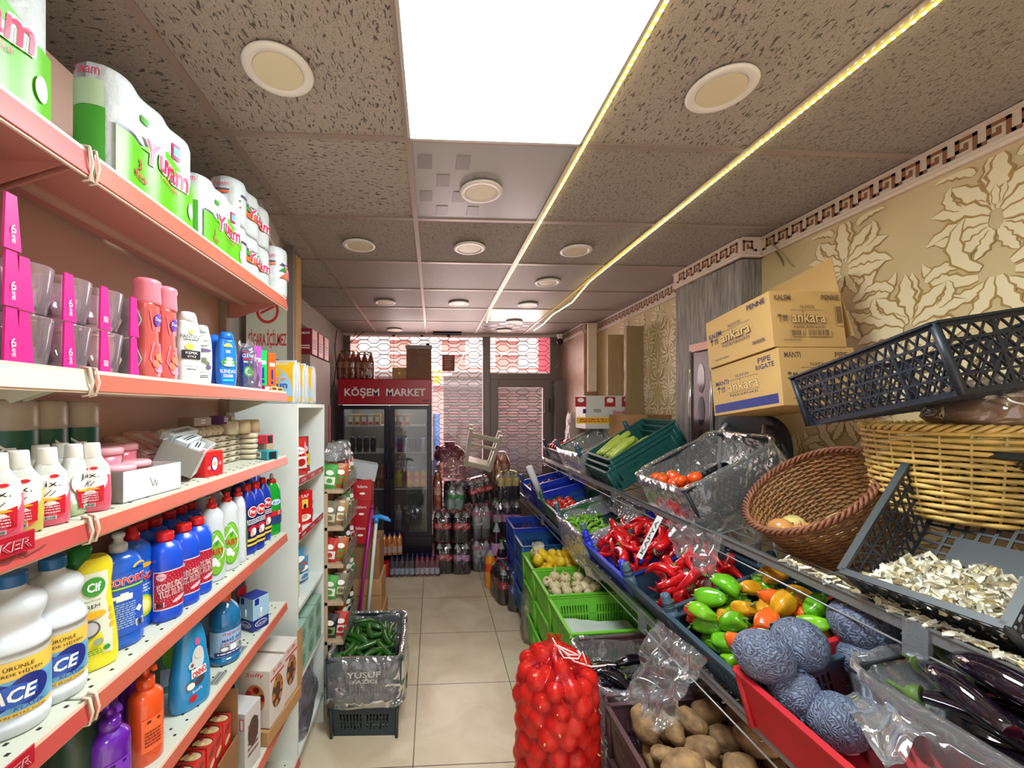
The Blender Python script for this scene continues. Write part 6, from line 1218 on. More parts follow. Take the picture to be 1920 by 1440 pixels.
# ---- crates
def panel_wall(m, P, style, mt, n, th=.005):
    P = [Vector(p) for p in P]; n = Vector(n); L_ = (P[1]-P[0]).length; H = (P[3]-P[0]).length
    B = lambda u, v: (P[0]*(1-u)+P[1]*u)*(1-v)+(P[3]*(1-u)+P[2]*u)*v
    def solid(u0, u1, v0, v1): 
        a = [B(u0, v0), B(u1, v0), B(u1, v1), B(u0, v1)]; o = n*th; m.hexa([a[0], a[1], a[1]+o, a[0]+o, a[3], a[2], a[2]+o, a[3]+o], mt)
    bar = lambda a, b_, w_: m.bar(B(*a)+n*th/2, B(*b_)+n*th/2, w_, th, n, mt)
    if style == 'solid': solid(0, 1, 0, 1)
    elif style == 'slots':
        solid(0, 1, 0, .22); solid(0, 1, .74, 1); solid(0, .12, .22, .74); solid(.88, 1, .22, .74); solid(.12, .88, .45, .50); k = max(3, int(L_*.76/.016))
        for i in range(k+1): u = .12+.76*i/k; bar((u, .22), (u, .74), .008)
        solid(.46, .54, .22, .74)
    elif style == 'slats':
        k = max(3, int(H/.035))
        for i in range(k+1): bar((0, i/k), (1, i/k), .012)
        for i in range(9): bar((i/8, 0), (i/8, 1), .010)
    elif style == 'diag':
        bar((0, .04), (1, .04), .014); bar((0, .97), (1, .97), .016); bar((0, .5), (1, .5), .006); bar((0, .27), (1, .27), .006); bar((0, .74), (1, .74), .007); k = max(3, int(L_/.10))
        for i in range(k+1): bar((i/k, 0), (i/k, 1), .008)
        q = H/L_; s_ = .028/L_; i = -int(q/s_)-1
        while i*s_ < 1:
            for sg in (1, -1):
                u0, v0, u1, v1 = i*s_, 0.0, i*s_+q*.6, 1.0
                if u0 < 0: v0 = -u0/(q*.6); u0 = 0
                if u1 > 1: v1 = 1-(u1-1)/(q*.6); u1 = 1
                if v0 < v1 and u0 < 1: bar((u0 if sg > 0 else 1-u0, v0), (u1 if sg > 0 else 1-u1, v1), .0032)
            i += 1
def crate(L_, W_, H, col, style='slots', posts=None, base='solid', fl_=.012, dip=0, nm='crate', rim=True, bump=0):
    mt = mat('crate_%d_%d_%d' % col, col, .45, var=.08, vscale=10); r = empty(nm); a, b_ = W_/2, W_/2+fl_; x0, x1 = 0, L_
    c0 = [(x0+fl_, -a, 0), (x1-fl_, -a, 0), (x1-fl_, a, 0), (x0+fl_, a, 0)]; c1 = [(x0, -b_, H), (x1, -b_, H), (x1, b_, H), (x0, b_, H)]
    for i, n in enumerate(((0, 1, 0), (-1, 0, 0), (0, -1, 0), (1, 0, 0))):
        j = (i+1) % 4; m = MB(); panel_wall(m, [c0[i], c0[j], c1[j], c1[i]], style, mt, n)
        if rim: A = Vector(c1[i]); B_ = Vector(c1[j]); m.bar(A, B_, .018, .006, (0, 0, 1), mt)
        m.build('side_wall' if i % 2 == 0 else 'end_wall', r)
    m = MB()
    if base == 'solid': m.box(fl_, L_-fl_, -a, a, 0, .005, mt)
    else:
        for k in range(int(L_/.028)): m.box(fl_+k*.028, fl_+k*.028+.007, -a, a, 0, .004, mt)
        for k in range(int(W_/.028)): m.box(fl_, L_-fl_, -a+k*.028, -a+k*.028+.007, .0005, .0045, mt)
        m.box(L_*.35, L_*.6, -a*.5, a*.5, 0, .0055, mt)
    m.build('base', r)
    if posts:
        pm = mat('post_%d_%d_%d' % posts[0], posts[0], .4)
        for x in (.0+.02, L_-.02):
            for y in (-b_+.02, b_-.02):
                m = MB(); m.prof([(H*.2, .022), (H+.004, .024), (H+.005, .020), (H+.02, .019), (H+.022, .021), (H+.026, .021), (H+.028, .019), (H+.04, .0185), (H+.042, .0205), (H+.046, .0205), (H+.048, .0185), (H+.072, .018), (H+.075, .016), (H+.0751, .006), (H+.065, .005)], pm, N=18, cx=x, cy=y); m.build('corner_post', r)
    else:
        for x in (.004, L_-.004):
            for y in (-b_+.004, b_-.004): MB().tube([(x, y*.98, 0), (x, y, H)], .009, mt, 8).build('corner_post', r)
    return r
CM = {}
def cplace(key, args, x, y, z, tilt, lab, yaw=0, group=None, **kw):
    y -= .052*x; M = Matrix.Translation((x, y, z)) @ Matrix.Rotation(R(yaw), 4, 'Z') @ Matrix.Rotation(-R(tilt), 4, 'Y')
    put(('crate',)+tuple(args)+tuple(sorted(kw.items())), lambda: crate(*args, **kw), M.to_translation(), M.to_3x3(), lab, 'crate', group); CM[key] = (M,)+tuple(args[:3]); return M
def pile(key, n, items, lab, group, cat, r_, hl, seed, ins=.02, z0=.008, yb=(0, 1), xb=(0, 1), tilt=0, ang=None, K=16, pit=8, comp=.9, scl=(.88, 1.1), hmax=9):
    M, L_, W_, H = CM[key]; rnd = random.Random(seed); P = []; sl = math.tan(R(tilt))
    x0, x1 = L_*xb[0]+ins, L_*xb[1]-ins; y0, y1 = -W_/2+W_*yb[0]+ins, -W_/2+W_*yb[1]-ins
    for i in range(n):
        k, bld, nm, ll = items[rnd.randrange(len(items))]; s = rnd.uniform(*scl); rr = r_*s; h = hl*s; best = None
        for t in range(K):
            a = rnd.uniform(0, 2*PI) if ang is None else R(rnd.gauss(*ang)); ex = abs(math.cos(a))*h+rr; ey = abs(math.sin(a))*h+rr
            if x0+ex > x1-ex: ex = (x1-x0)/2-.001
            if y0+ey > y1-ey: ey = (y1-y0)/2-.001
            x = rnd.uniform(x0+ex, x1-ex); y = rnd.uniform(y0+ey, y1-ey)
            own = [(x+math.cos(a)*d, y+math.sin(a)*d) for d in ((-h*.8, 0, h*.8) if h > .01 else (0,))]; z = z0+rr
            for ox, oy in own:
                for px, py, pz_, pr in P:
                    d2 = (ox-px)**2+(oy-py)**2; q = (rr+pr)*comp
                    if d2 < q*q: z = max(z, pz_+math.sqrt(q*q-d2))
            c = z+x*sl*.75
            if z < hmax and (best is None or c < best[0]): best = (c, x, y, z, a, own)
        if not best: continue
        c, x, y, z, a, own = best; P += [(ox, oy, z, rr) for ox, oy in own]
        Mi = M @ Matrix.Translation((x, y, z)) @ Matrix.Rotation(a, 4, 'Z') @ Matrix.Rotation(R(rnd.uniform(-pit, pit)), 4, 'Y') @ Matrix.Rotation(rnd.uniform(0, 6.28) if hl > .01 else 0, 4, 'X')
        if hl <= .01: Mi = Mi @ Euler((rnd.uniform(-.7, .7), rnd.uniform(-.7, .7), 0)).to_matrix().to_4x4()
        put(k, bld, Mi.to_translation(), Mi.to_3x3(), ll or lab, cat, group+(' '+nm if nm else ''), s)
# ---- produce
def along(fr, fc, L_, N=12, K=12, m_=None, mb=None):    # lathe along x with a curve
    m = mb or MB(); secs = []
    for k in range(K+1):
        t = k/K; rr = fr(t); cx, cy, cz = fc(t); secs.append([(cx, cy+rr*math.cos(2*PI*i/N)*(1+.0), cz+rr*math.sin(2*PI*i/N)) for i in range(N)])
    m.loft(secs, m_); return m
stemm = mat('stem_green', (96, 128, 50), .5)
def kapya(v):
    def f():
        r = empty('red_pepper'); m = MB(); N = 14; secs = []; c = .012+.012*v
        for k in range(13):
            t = k/12; rr = .0225*(min(1, (t/.06+.35))**.5 if t < .06 else 1)*(1-t**2.2*.86)*(1+.05*math.sin(t*9+v)); x = -.075+.15*t
            secs.append([(x, c*math.sin(PI*t)*2-c+rr*(1+.09*math.cos(3*a+v*2+t*2))*math.cos(a), (c*.6*math.sin(PI*t*1.4+v))+rr*(.92+.07*math.cos(3*a+v))*math.sin(a)) for a in [2*PI*i/N for i in range(N)]])
        m.loft(secs, mat('pepper_red', (200, 16, 26), .18, coat=.7, var=.25, vscale=30)); m.build('body', r)
        MB().tube([(-.074, -c, 0), (-.088, -c+.004, .003), (-.100, -c+.012, .010)], [.009, .0035, .003], stemm, 6).build('stem', r); return r
    return f
def bell(v, c, nm):
    def f():
        r = empty('bell_pepper'); m = MB(); g = mat(nm, c, .2, coat=.6, var=.3, vscale=18)
        secs = []; N = 18
        for k in range(12):
            t = k/11; rr = .035*math.sin(PI*(.14+.80*t))**.5*(1-.22*t)*(1 if t < .93 else .7); x = -.042+.084*t+(-.004 if k == 0 else 0)
            secs.append([(x+.004*math.cos(3*a)*(1 if t > .8 else 0), rr*(1+.10*math.cos((3+v % 2)*a+v))*math.cos(a)+.008*math.sin(t*3+v), rr*(1+.10*math.cos((3+v % 2)*a+v))*math.sin(a)) for a in [2*PI*i/N for i in range(N)]])
        m.loft(secs, g); m.build('body', r); MB().tube([(-.040, 0, 0), (-.054, .002, .002), (-.066, .010, .004)], [.010, .004, .0035], stemm, 6).build('stem', r); return r
    return f
def cuc(): return along(lambda t: .0165*math.sin(PI*(.07+.86*t))**.35, lambda t: (-.075+.15*t, .012*math.sin(PI*t)-.006, 0), 0, 10, 12, mat('cucumber_green', (42, 92, 26), .3, coat=.3, var=.35, vscale=60)).build('cucumber')
def zuc(): m = along(lambda t: .024*(math.sin(PI*(.08+.84*t))**.4)*(.8+.25*t), lambda t: (-.10+.20*t, .014*math.sin(PI*t)-.007, 0), 0, 12, 12, mat('zucchini_skin', (176, 196, 84), .3, var=.2, vscale=50)); m.tube([(-.10, -.007, 0), (-.116, -.006, .002)], [.011, .008], mat('zuc_stem', (120, 140, 50), .5), 8); return m.build('zucchini')
def tomato(c, nm):
    def f():
        r = empty('tomato'); MB().sphere((0, 0, 0), .034, .034, .028, mat(nm, c, .2, coat=.5), 18, 10, lambda d: 1-.10*max(0, abs(d.z)-.8)*4+.03*math.cos(5*math.atan2(d.y, d.x))).build('body', r)
        m = MB(); [m.bar((0, 0, .0275), (.012*math.cos(a), .012*math.sin(a), .0285), .003, .001, (0, 0, 1), stemm) for a in (0, 1.25, 2.5, 3.8, 5)]; m.build('calyx', r); return r
    return f
def lemon(): return MB().sphere((0, 0, 0), .027, .027, .036, mat('lemon_yellow', (238, 198, 40), .35, coat=.2, bump=.3, bscale=90, var=.12, vscale=20), 16, 12, lambda d: 1-.10*max(0, abs(d.z)-.6)+.16*max(0, abs(d.z)-.94)*8).build('lemon')
def whonion(): m = MB().sphere((0, 0, 0), .030, .030, .026, mat('garlic_cream', (214, 200, 156), .5, var=.25, vscale=40, bump=.3), 16, 10, lambda d: 1+.05*math.cos(7*math.atan2(d.y, d.x))*(1-abs(d.z))); m.tube([(0, 0, .022), (.002, 0, .036), (.008, .002, .05)], [.010, .005, .003], mat('garlic_stem', (196, 180, 130), .6), 6); return m.build('garlic_bulb')
def potato(v): return lambda: MB().sphere((0, 0, 0), .058, .042, .036, mat('potato_skin', (150, 118, 80), .8, var=.55, vscale=26, bump=.5, bscale=50), 20, 14, lambda d: 1+.16*noise.noise(Vector((d.x*1.6+v*3, d.y*1.6, d.z*1.6)))+.03*noise.noise(Vector((d.x*6, d.y*6+v, d.z*6)))).build('potato')
def eggp(): 
    r = empty('eggplant'); along(lambda t: .031*math.sin(PI*(.06+.88*t))**.5*(.62+.5*t), lambda t: (-.11+.22*t, .03*math.sin(PI*t)-.015, 0), 0, 16, 16, mat('eggplant_skin', (22, 14, 26), .08, coat=1)).build('body', r)
    m = MB(); m.tube([(-.092, -.009, 0), (-.112, -.015, 0), (-.12, -.016, 0), (-.145, -.014, .006)], [.0215, .016, .006, .005], mat('calyx_green', (84, 110, 50), .5), 10); m.build('calyx', r); return r
def cabmat():
    if 'cabbage_leaf' in MATS: return MATS['cabbage_leaf']
    m = mat('cabbage_leaf', (96, 104, 124), .5, bump=.01); n = m.node_tree; N = n.nodes.new; L = n.links.new; b = n.nodes['Principled BSDF']
    tc = N('ShaderNodeTexCoord'); wv = N('ShaderNodeTexWave'); wv.wave_type = 'BANDS'; wv.inputs['Scale'].default_value = 34; wv.inputs['Distortion'].default_value = 18; wv.inputs['Detail'].default_value = 1.5; wv.inputs['Detail Scale'].default_value = 1.2; L(tc.outputs['Object'], wv.inputs[0])
    cr = N('ShaderNodeValToRGB'); cr.color_ramp.elements[0].position = .15; cr.color_ramp.elements[0].color = tuple(lin(x) for x in (74, 76, 98))+(1,); cr.color_ramp.elements[1].position = .55; cr.color_ramp.elements[1].color = tuple(lin(x) for x in (108, 122, 146))+(1,); L(wv.outputs[1], cr.inputs[0]); L(cr.outputs[0], b.inputs['Base Color'])
    bp = N('ShaderNodeBump'); bp.inputs['Strength'].default_value = .5; bp.inputs['Distance'].default_value = .006; L(wv.outputs[1], bp.inputs['Height']); L(bp.outputs[0], b.inputs['Normal']); return m
def cabbage(v):
    def f():
        r = empty('red_cabbage'); MB().sphere((0, 0, 0), .082, .080, .076, cabmat(), 40, 26, lambda d: 1+.035*noise.noise(Vector((d.x*2.5+v, d.y*2.5, d.z*2.5)))+.05*abs(noise.noise(Vector((d.x*1.2, d.y*1.2+v, d.z*1.2))))).build('head', r)
        m = MB()      # one outer leaf curling off
        nu = 12; P = []
        for j in range(9):
            for i in range(nu+1):
                a = -.9+1.8*i/nu; e = .35+1.15*j/8; rr = .084+.010*(j/8)**2+.003*math.sin(9*a+j); P.append((rr*math.sin(e)*math.cos(a), rr*math.sin(e)*math.sin(a), rr*math.cos(e)*.95))
        m.add(P, [(j*(nu+1)+i, j*(nu+1)+i+1, (j+1)*(nu+1)+i+1, (j+1)*(nu+1)+i) for j in range(8) for i in range(nu)], cabmat(), True); m.build('outer_leaf', r)
        MB().prof([(-.078, .018), (-.070, .024)], mat('cabbage_stump', (206, 190, 160), .7), N=12).build('stump', r); return r
    return f
def onion(c=(214, 150, 86), nm='onion_gold'):
    def f(): m = MB().sphere((0, 0, 0), .036, .036, .032, mat(nm, c, .3, coat=.3, var=.25, vscale=30), 18, 12, lambda d: 1+.25*max(0, abs(d.z)-.93)*4); m.tube([(0, 0, .030), (.002, .002, .046)], [.006, .002], mat('onion_tip', (190, 150, 90), .7), 6); return m.build('onion')
    return f
def chili(): return along(lambda t: .0065*(1-t**2*.85)*(1 if t > .05 else .6), lambda t: (-.05+.10*t, .018*math.sin(PI*t)-.009, .004*math.sin(5*t)), 0, 7, 8, mat('chili_green', (92, 160, 36), .3, coat=.3, var=.2, vscale=30)).build('green_pepper')
def drape(key, lab, seed=1, inn=.06, drop=.12, m_=None, amp=.010, sides=(1, 1, 1, 1), nm='plastic_liner', front_extra=0):
    M, L_, W_, H = CM[key]; NP = 96; pts = superell(L_/2, W_/2+.012, 9, NP, L_/2, 0); prof_ = [(-inn*1.6, H*.30), (-inn, H*.42), (-inn*.35, H*.7), (-.012, H*.9), (-.003, H+.012), (.014, H+.016), (.022, H*.85), (.027, H*.55), (.030, H*.2), (.036, -drop*.5), (.034, -drop)]
    secs = []
    for j, (o, z) in enumerate(prof_):
        ring = []
        for i, (x, y) in enumerate(pts):
            d = Vector((x-L_/2, y, 0)); d.x /= L_; d.y /= W_; q = max(abs(d.x), abs(d.y)); nx = math.copysign(1, d.x) if abs(d.x) > q-.02 else 0; ny = math.copysign(1, d.y) if abs(d.y) > q-.02 else 0
            nv = Vector((nx, ny, 0)).normalized(); a = noise.noise(Vector((x*16+seed*7, y*16, z*9)))*amp*1.4+noise.noise(Vector((x*45+seed, y*45, z*14)))*amp*.5; zz_ = z
            if j >= 8: zz_ = z*(1+.9*noise.noise(Vector((x*9+seed, y*9, 4))))-(front_extra if nx < 0 and j >= 9 else 0)
            ring.append((x+nv.x*(o+a), y+nv.y*(o+a), zz_+.012*noise.noise(Vector((x*13+seed, y*13, j*.7)))))
        secs.append(ring)
    m = MB(); m.loft(secs, m_ or cfs, caps=(False, False)); o = m.build(nm, loc=M.to_translation(), rot=M.to_3x3()); return tag(o, lab, 'plastic film')
def sheet(P, lab, seed, amp=.02, n=22, m_=None, nm='plastic_sheet', folds=6):
    P = [Vector(p) for p in P]; o = P[0]; nrm = (P[1]-P[0]).cross(P[3]-P[0]).normalized(); vs = []
    for j in range(n+1):
        for i in range(n+1):
            u, v = i/n, j/n; p = (P[0]*(1-u)+P[1]*u)*(1-v)+(P[3]*(1-u)+P[2]*u)*v
            vs.append(p-o+nrm*(amp*math.sin(folds*u*PI+2*noise.noise(Vector((u*2, v*2, seed))))*(.3+.7*v)+amp*1.2*noise.noise(Vector((u*6+seed, v*6, 2)))))
    return MB().add(vs, [(j*(n+1)+i, j*(n+1)+i+1, (j+1)*(n+1)+i+1, (j+1)*(n+1)+i) for j in range(n) for i in range(n)], m_ or cfs, True).build(nm, loc=o, label=lab, cat='plastic film')
teal = (30, 88, 82); lime = (110, 192, 50); blueC = (22, 52, 190); bgrey = (66, 92, 108); blk = (34, 38, 44); brnC = (86, 58, 62); redC = (190, 32, 44); greenC = (60, 120, 70)
# ---- upper tier, from far to near
cplace('uf', (.46, .50, .13, (40, 36, 60), 'solid', ((46, 44, 70),)), 1.235, 4.12, 1.245, 22, 'dark blue tomato crate at the far end of the upper tier')
pile('uf', 16, [('tomr', tomato((206, 40, 24), 'tomato_red'), '', None)], 'red tomato in the dark crate at the far end of the upper tier', 'tomatoes far up', 'tomato', .033, 0, 3, tilt=22, z0=.08, hmax=.25)
cplace('ub', (.48, .56, .17, (44, 76, 92), 'slots', ((56, 92, 110),)), 1.235, 3.56, 1.25, 26, 'grey blue crate lined with plastic holding thin green peppers')
pile('ub', 70, [('chili', chili, '', None)], 'thin green pepper in the plastic lined crate', 'thin green peppers', 'pepper', .0075, .045, 4, tilt=26, comp=.8, z0=.07, K=8, xb=(0, .8))
drape('ub', 'milky plastic liner around the thin green peppers', 3, .05, .10, film('milky_film', (226, 224, 220), .30, .30, 30, .9))
for k in range(3): cplace('uz%d' % k, (.50, .44, .16, teal, 'slots'), 1.235+.012*k, 2.93, 1.235+.042*k-.02, 31, ['teal crate at the bottom of the nested zucchini stack', 'teal crate in the middle of the nested zucchini stack', 'teal crate on top holding the zucchini'][k], -3, 'teal nested crates')
pile('uz2', 12, [('zuc', zuc, '', None)], 'pale green zucchini in the teal crate', 'zucchini in the teal crate', 'zucchini', .023, .085, 8, tilt=31, ang=(5, 12), xb=(0, .75), K=24, z0=.075, scl=(1.05, 1.25))
cplace('ut', (.50, .46, .20, blk, 'diag', None, 'grid'), 1.245, 2.10, 1.225, 28, 'black lattice crate wrapped in clear plastic with orange tomatoes', -2)
pile('ut', 13, [('tomo', tomato((236, 84, 24), 'tomato_orange'), '', None)], 'orange red tomato in the plastic wrapped black crate', 'orange tomatoes', 'tomato', .033, 0, 12, tilt=40, z0=.09, xb=(0, .40), yb=(.2, 1))
drape('ut', 'crinkled clear plastic wrapped over the black tomato crate', 9, .05, .16, None, .014, front_extra=.08)
sheet([(1.16, 1.98, 1.22), (1.19, 1.62, 1.25), (1.12, 1.60, 1.02), (1.12, 1.74, .95)], 'clear plastic corner hanging over the rail above the red peppers', 5, .02)
# wicker baskets
wk = mat('wicker_brown', (150, 104, 62), .5, var=.35, vscale=30); wk2 = mat('wicker_light', (206, 178, 112), .5, var=.3, vscale=30); wkr = mat('wicker_rim', (136, 84, 58), .5, var=.3, vscale=30)
def basket(R0, R1, H, m1, m2, m3, rows=18, st=30, nm='wicker_basket', thick=.0048):
    r = empty(nm); m = MB(); NS = st*4
    for k in range(rows):
        z = .01+(H-.02)*k/(rows-1); t = z/H; Rr = R0+(R1-R0)*t**.6; m.tube([((Rr+.0045*math.sin(st/2*a+k*PI))*math.cos(a), (Rr+.0045*math.sin(st/2*a+k*PI))*math.sin(a), z+.0015*math.sin(3*a+k)) for a in [2*PI*i/NS for i in range(NS)]], thick, m1, 5, closed=True)
    m.build('woven_wall', r); m = MB()
    for i in range(st):
        a = 2*PI*(i+.5)/st; m.tube([((R0+(R1-R0)*t**.6)*math.cos(a), (R0+(R1-R0)*t**.6)*math.sin(a), H*t) for t in (0, .3, .6, 1)], .0030, m2, 5)
    m.build('stakes', r); m = MB(); q = 0; nr = int(R0/.0085); m.prof([(.0, R0), (.003, R0)], m2, N=40)
    for k in range(1, nr+1):
        Rr = R0*k/nr; n2 = max(16, int(NS*k/nr)//4*4); m.tube([((Rr)*math.cos(a), (Rr)*math.sin(a), .006+.003*math.sin(max(4, st//3)*a+k*PI)) for a in [2*PI*i/n2 for i in range(n2)]], .0045, m2 if k % 6 else wkr, 5, closed=True)
    m.build('woven_base', r); m = MB()
    for ph in range(3): m.tube([((R1+.009*math.cos(22*a+ph*2.1))*math.cos(a), (R1+.009*math.cos(22*a+ph*2.1))*math.sin(a), H+.004+.008*math.sin(22*a+ph*2.1)) for a in [2*PI*i/220 for i in range(220)]], .0058, m3, 5, closed=True)
    m.build('braided_rim', r); return r
t = R(42); nv = Vector((-math.sin(t), 0, math.cos(t))); BH = .235; c = Vector((1.385, 1.43, 1.475))-nv*BH; MBs = Matrix.Translation(c) @ Matrix.Rotation(R(-6), 4, 'Z') @ Matrix.Rotation(-t, 4, 'Y')
put('basket1', lambda: basket(.155, .22, BH, wk, wk2, wkr, 25, 32, thick=.0052), c, MBs.to_3x3(), 'brown wicker basket tilted on the upper tier with a few onions', 'basket')
for i, (x, y, z, c_, lab) in enumerate(((-.15, -.045, .115, 0, 'golden onion lying lowest in the tilted basket'), (-.155, .035, .12, 0, 'onion at the inner side of the tilted basket'), (-.11, -.005, .072, 0, 'onion in the middle of the tilted basket'), (-.12, -.085, .085, 0, 'onion near the rim side of the tilted basket'), (-.10, .07, .075, 1, 'pale peeled-looking onion in the tilted basket'), (-.07, -.075, .052, 1, 'light onion resting on the basket weave'))):
    p = MBs @ Vector((x, y, z+.04)); put('on%d' % c_, onion() if not c_ else onion((226, 206, 130), 'onion_pale'), p, Euler((i, .6*i, i*2)), lab, 'onion', 'onions in the tilted basket', 1.25)
m = MB(); [m.bar((.0, .0, .0), (.04*math.cos(a), .05*math.sin(a), .03), .004, .001, (0, 0, 1), mat('sprig_green', (60, 96, 50), .6)) for a in (0, .5, 1.1, 1.8, 2.6)]; m.build('green_sprig', loc=MBs @ Vector((.05, -.06, .014)), label='small green sprig on the bottom of the tilted basket', cat='leaf')
put('basket2', lambda: basket(.19, .235, .26, mat('wicker_straw', (214, 178, 96), .45, var=.3, vscale=30), wk2, mat('wicker_straw'), 15, 26, thick=.0070), (1.615, 1.14, 1.46), 0, 'straw coloured wicker basket standing behind the garlic crate', 'basket')
MB().box(1.57, 1.86, .6, 1.34, 1.42, 1.455, wood, .003).build('support_board', label='wooden board under the straw coloured basket', cat='board')
# garlic crate, steep
cplace('ug', (.44, .275, .17, (44, 50, 54), 'diag', None, 'grid'), 1.290, 1.025, 1.215, 49, 'black lattice crate of garlic skins, steeply tilted on the upper tier', 10)
M, L_, W_, H = CM['ug']
rnd = random.Random(4); m = MB(); gs = [mat('garlic_skin_a', (232, 226, 204), .45), mat('garlic_skin_b', (212, 196, 150), .5), mat('garlic_skin_c', (240, 236, 224), .4), mat('garlic_skin_d', (190, 150, 96), .5)]
def flake(m, p, s, mt, Rm):
    vs = []
    for j in range(4):
        for i in range(4): u, v = i/3-.5, j/3-.5; vs.append(p+Rm @ Vector((u*s*(1-.7*abs(v)*2*.8), v*s*1.9, .5*s*(u*u*3+.25*v))))
    m.add(vs, [(j*4+i, j*4+i+1, j*4+i+5, j*4+i+4) for j in range(3) for i in range(3)], mt, True)
for i in range(1000):
    x = abs(rnd.gauss(0, .075))+.02; y = rnd.uniform(-W_/2+.02, W_/2-.02); hgt = max(.0, .13-x*.70)
    if x > .19: continue
    flake(m, Vector((x, y, .012+hgt*rnd.random()**.4)), rnd.uniform(.012, .026), gs[rnd.choice((0, 0, 1, 2, 2, 0, 3) if i % 9 == 0 else (0, 0, 1, 2, 2, 0))], Euler((rnd.uniform(-1, 1), rnd.uniform(-1.2, .6), rnd.uniform(0, 6.3))).to_matrix())
tag(m.build('garlic_skins', loc=M.to_translation(), rot=M.to_3x3()), 'heap of dry white garlic skins in the steep black crate', 'garlic skins', None, 'stuff')
m = MB()
for i in range(170): flake(m, Vector((UX+rnd.uniform(-.005, .035), rnd.uniform(.74, 1.36), UZ+.013+rnd.uniform(0, .008))), rnd.uniform(.008, .02), gs[rnd.choice((0, 1, 2))], Euler((rnd.uniform(-.5, .5), rnd.uniform(-.5, .5), rnd.uniform(0, 6.3))).to_matrix())
tag(m.build('garlic_scraps'), 'scraps of garlic skin scattered along the upper rail', 'garlic skins', None, 'stuff')
r = empty('metal_tray', (1.28, .60, 1.235)); m = MB(); m.box(0, .3, 0, .003, 0, .06, steel); m.box(0, .3, .20, .203, 0, .06, steel); m.box(0, .003, 0, .203, 0, .06, steel); m.build('frame', r); MB().box(.003, .3, .003, .2, 0, .003, mat('tray_maroon', (104, 44, 40), .5)).build('tray_floor', r); tag(r, 'metal edged maroon tray beside the garlic crate at the picture edge', 'tray')
# large black crate above
ex = Vector((.093, .486, -.095)).normalized(); ez = Vector((-.12, .2, 1)); ez = (ez-ex*ez.dot(ex)).normalized(); ey = ez.cross(ex)
Mb = Matrix((ex, ey, ez)).transposed().to_4x4(); Mb = Matrix.Translation(Vector((1.192, .859, 1.81))-ey*.18) @ Mb
put('bigc', lambda: crate(.50, .34, .175, (26, 34, 44), 'diag', None, 'grid', nm='crate'), Mb.to_translation(), Mb.to_3x3(), 'large dark lattice crate lying tilted above the baskets', 'crate')
r = empty('bread_bag', (1.60, 1.05, 1.725)); MB().prof([(0, .14, .05), (.02, .165, .08), (.06, .155, .075), (.085, .10, .04)], mat('bread_crust', (176, 122, 70), .6, var=.3, vscale=20), 2.2, 24).build('loaf', r)
MB().prof([(0, .16, .12), (.03, .19, .14), (.09, .17, .13), (.13, .10, .08), (.15, .03, .03)], film('brown_bag_film', (206, 186, 164), .16, .3, 30, 1), 2.3, 24).build('clear_wrap', r); tag(r, 'clear bag of bread with white twine on the straw basket', 'bag')
cable([(1.44, 1.00, 1.79), (1.48, .98, 1.83), (1.53, .99, 1.82), (1.50, .94, 1.79), (1.46, .96, 1.80), (1.51, 1.00, 1.85), (1.58, .93, 1.83), (1.66, .88, 1.79)], .0022, 'twine', 'white twine tangled on the bread bag', (236, 230, 220), 'twine')
carton('brown_carton', .30, .24, .34, kraft, None, loc=(1.72, .80, 1.456), rot=R(4), label='brown carton behind the steep crate at the picture edge', cat='box')
# pasta cartons on the chair
kb = mat('pasta_cardboard', (196, 158, 98), .7, var=.05, vscale=8); kbs = mat('emboss_pale', (216, 182, 124), .6); npr = mat('carton_navy', (44, 50, 92), .6); nbr = mat('carton_brown_ink', (96, 74, 60), .6)
def pasta(t1, t2, stripe):
    def f(q, fx, fy, ft):
        gx = plane((-.155, 0, .1175), (0, -1, 0), (0, 0, 1)); gy = plane((0, -.21, .1175), (1, 0, 0), (0, 0, 1))
        for g, w_, ink_ in ((gx, .42, npr), (gy, .31, nbr)):
            s = w_/.42; q.text(g, t1, -.135*s, .088 if g is gy else .035, .023, ink_, .09*s, .0008, bold=.015)
            lines2 = t2.split(' ')
            for k, w2 in enumerate(lines2): q.text(g, w2, .135*s, .088-k*.029, .022, ink_, (.10 if len(w2) > 4 else .07)*s, .0008, bold=.015)
            q.rect(g, -.095*s, .095*s, .0345, .036, ink_, .0006); q.text(g, 'NUH\'UN', 0, .050, .014, ink_, .08*s, .0008)
            q.text(g, 'ankara', .0, .006, .050, nbr, .19*s, .0006, bold=.035); q.text(g, 'ankara', -.0, .006, .047, kbs, .187*s, .0012, bold=.012); q.rect(g, -.095*s, .095*s, -.0255, -.024, ink_, .0006); q.text(g, 'MAKARNASI', 0, -.036, .011, ink_, .17*s, .0008)
            q.bar(g(-.16*s, -.015, .0006), g(-.16*s, .01, .0006), .003, .0004, (1, 0, 0), ink_); q.ell(g, -.16*s, .008, .012*s, .010, ink_, .0008, a0=0, a1=PI)
            for dx in (-.136, -.122): q.rect(g, dx*s-.002, dx*s+.002, -.012, .008, ink_, .0006); q.poly(g, [(dx*s-.006, .006), (dx*s+.006, .006), (dx*s, .018)], ink_, .0008)
            q.lines(g, -.15*s, -.05*s, -.092, -.086, 1, ink_, .0006)
        q.barcode(gy, -.08, -.03, -.075, -.045, .0006, w=kb, k=nbr); q.barcode(gy, -.015, .085, -.075, -.045, .0006, w=kb, k=nbr, seed=8); q.lines(gx, .10, .17, -.08, -.065, 2, npr, .0006)
        if stripe: q.rect(gx, -.20, .19, -.105, -.065, mat('carton_blue_stripe', (40, 52, 120), .6), .0004)
        else: q.barcode(gy, .115, .14, -.03, .06, .0006, w=kb, k=nbr)
    return f
bt = Euler((R(-7), 0, R(-2)))
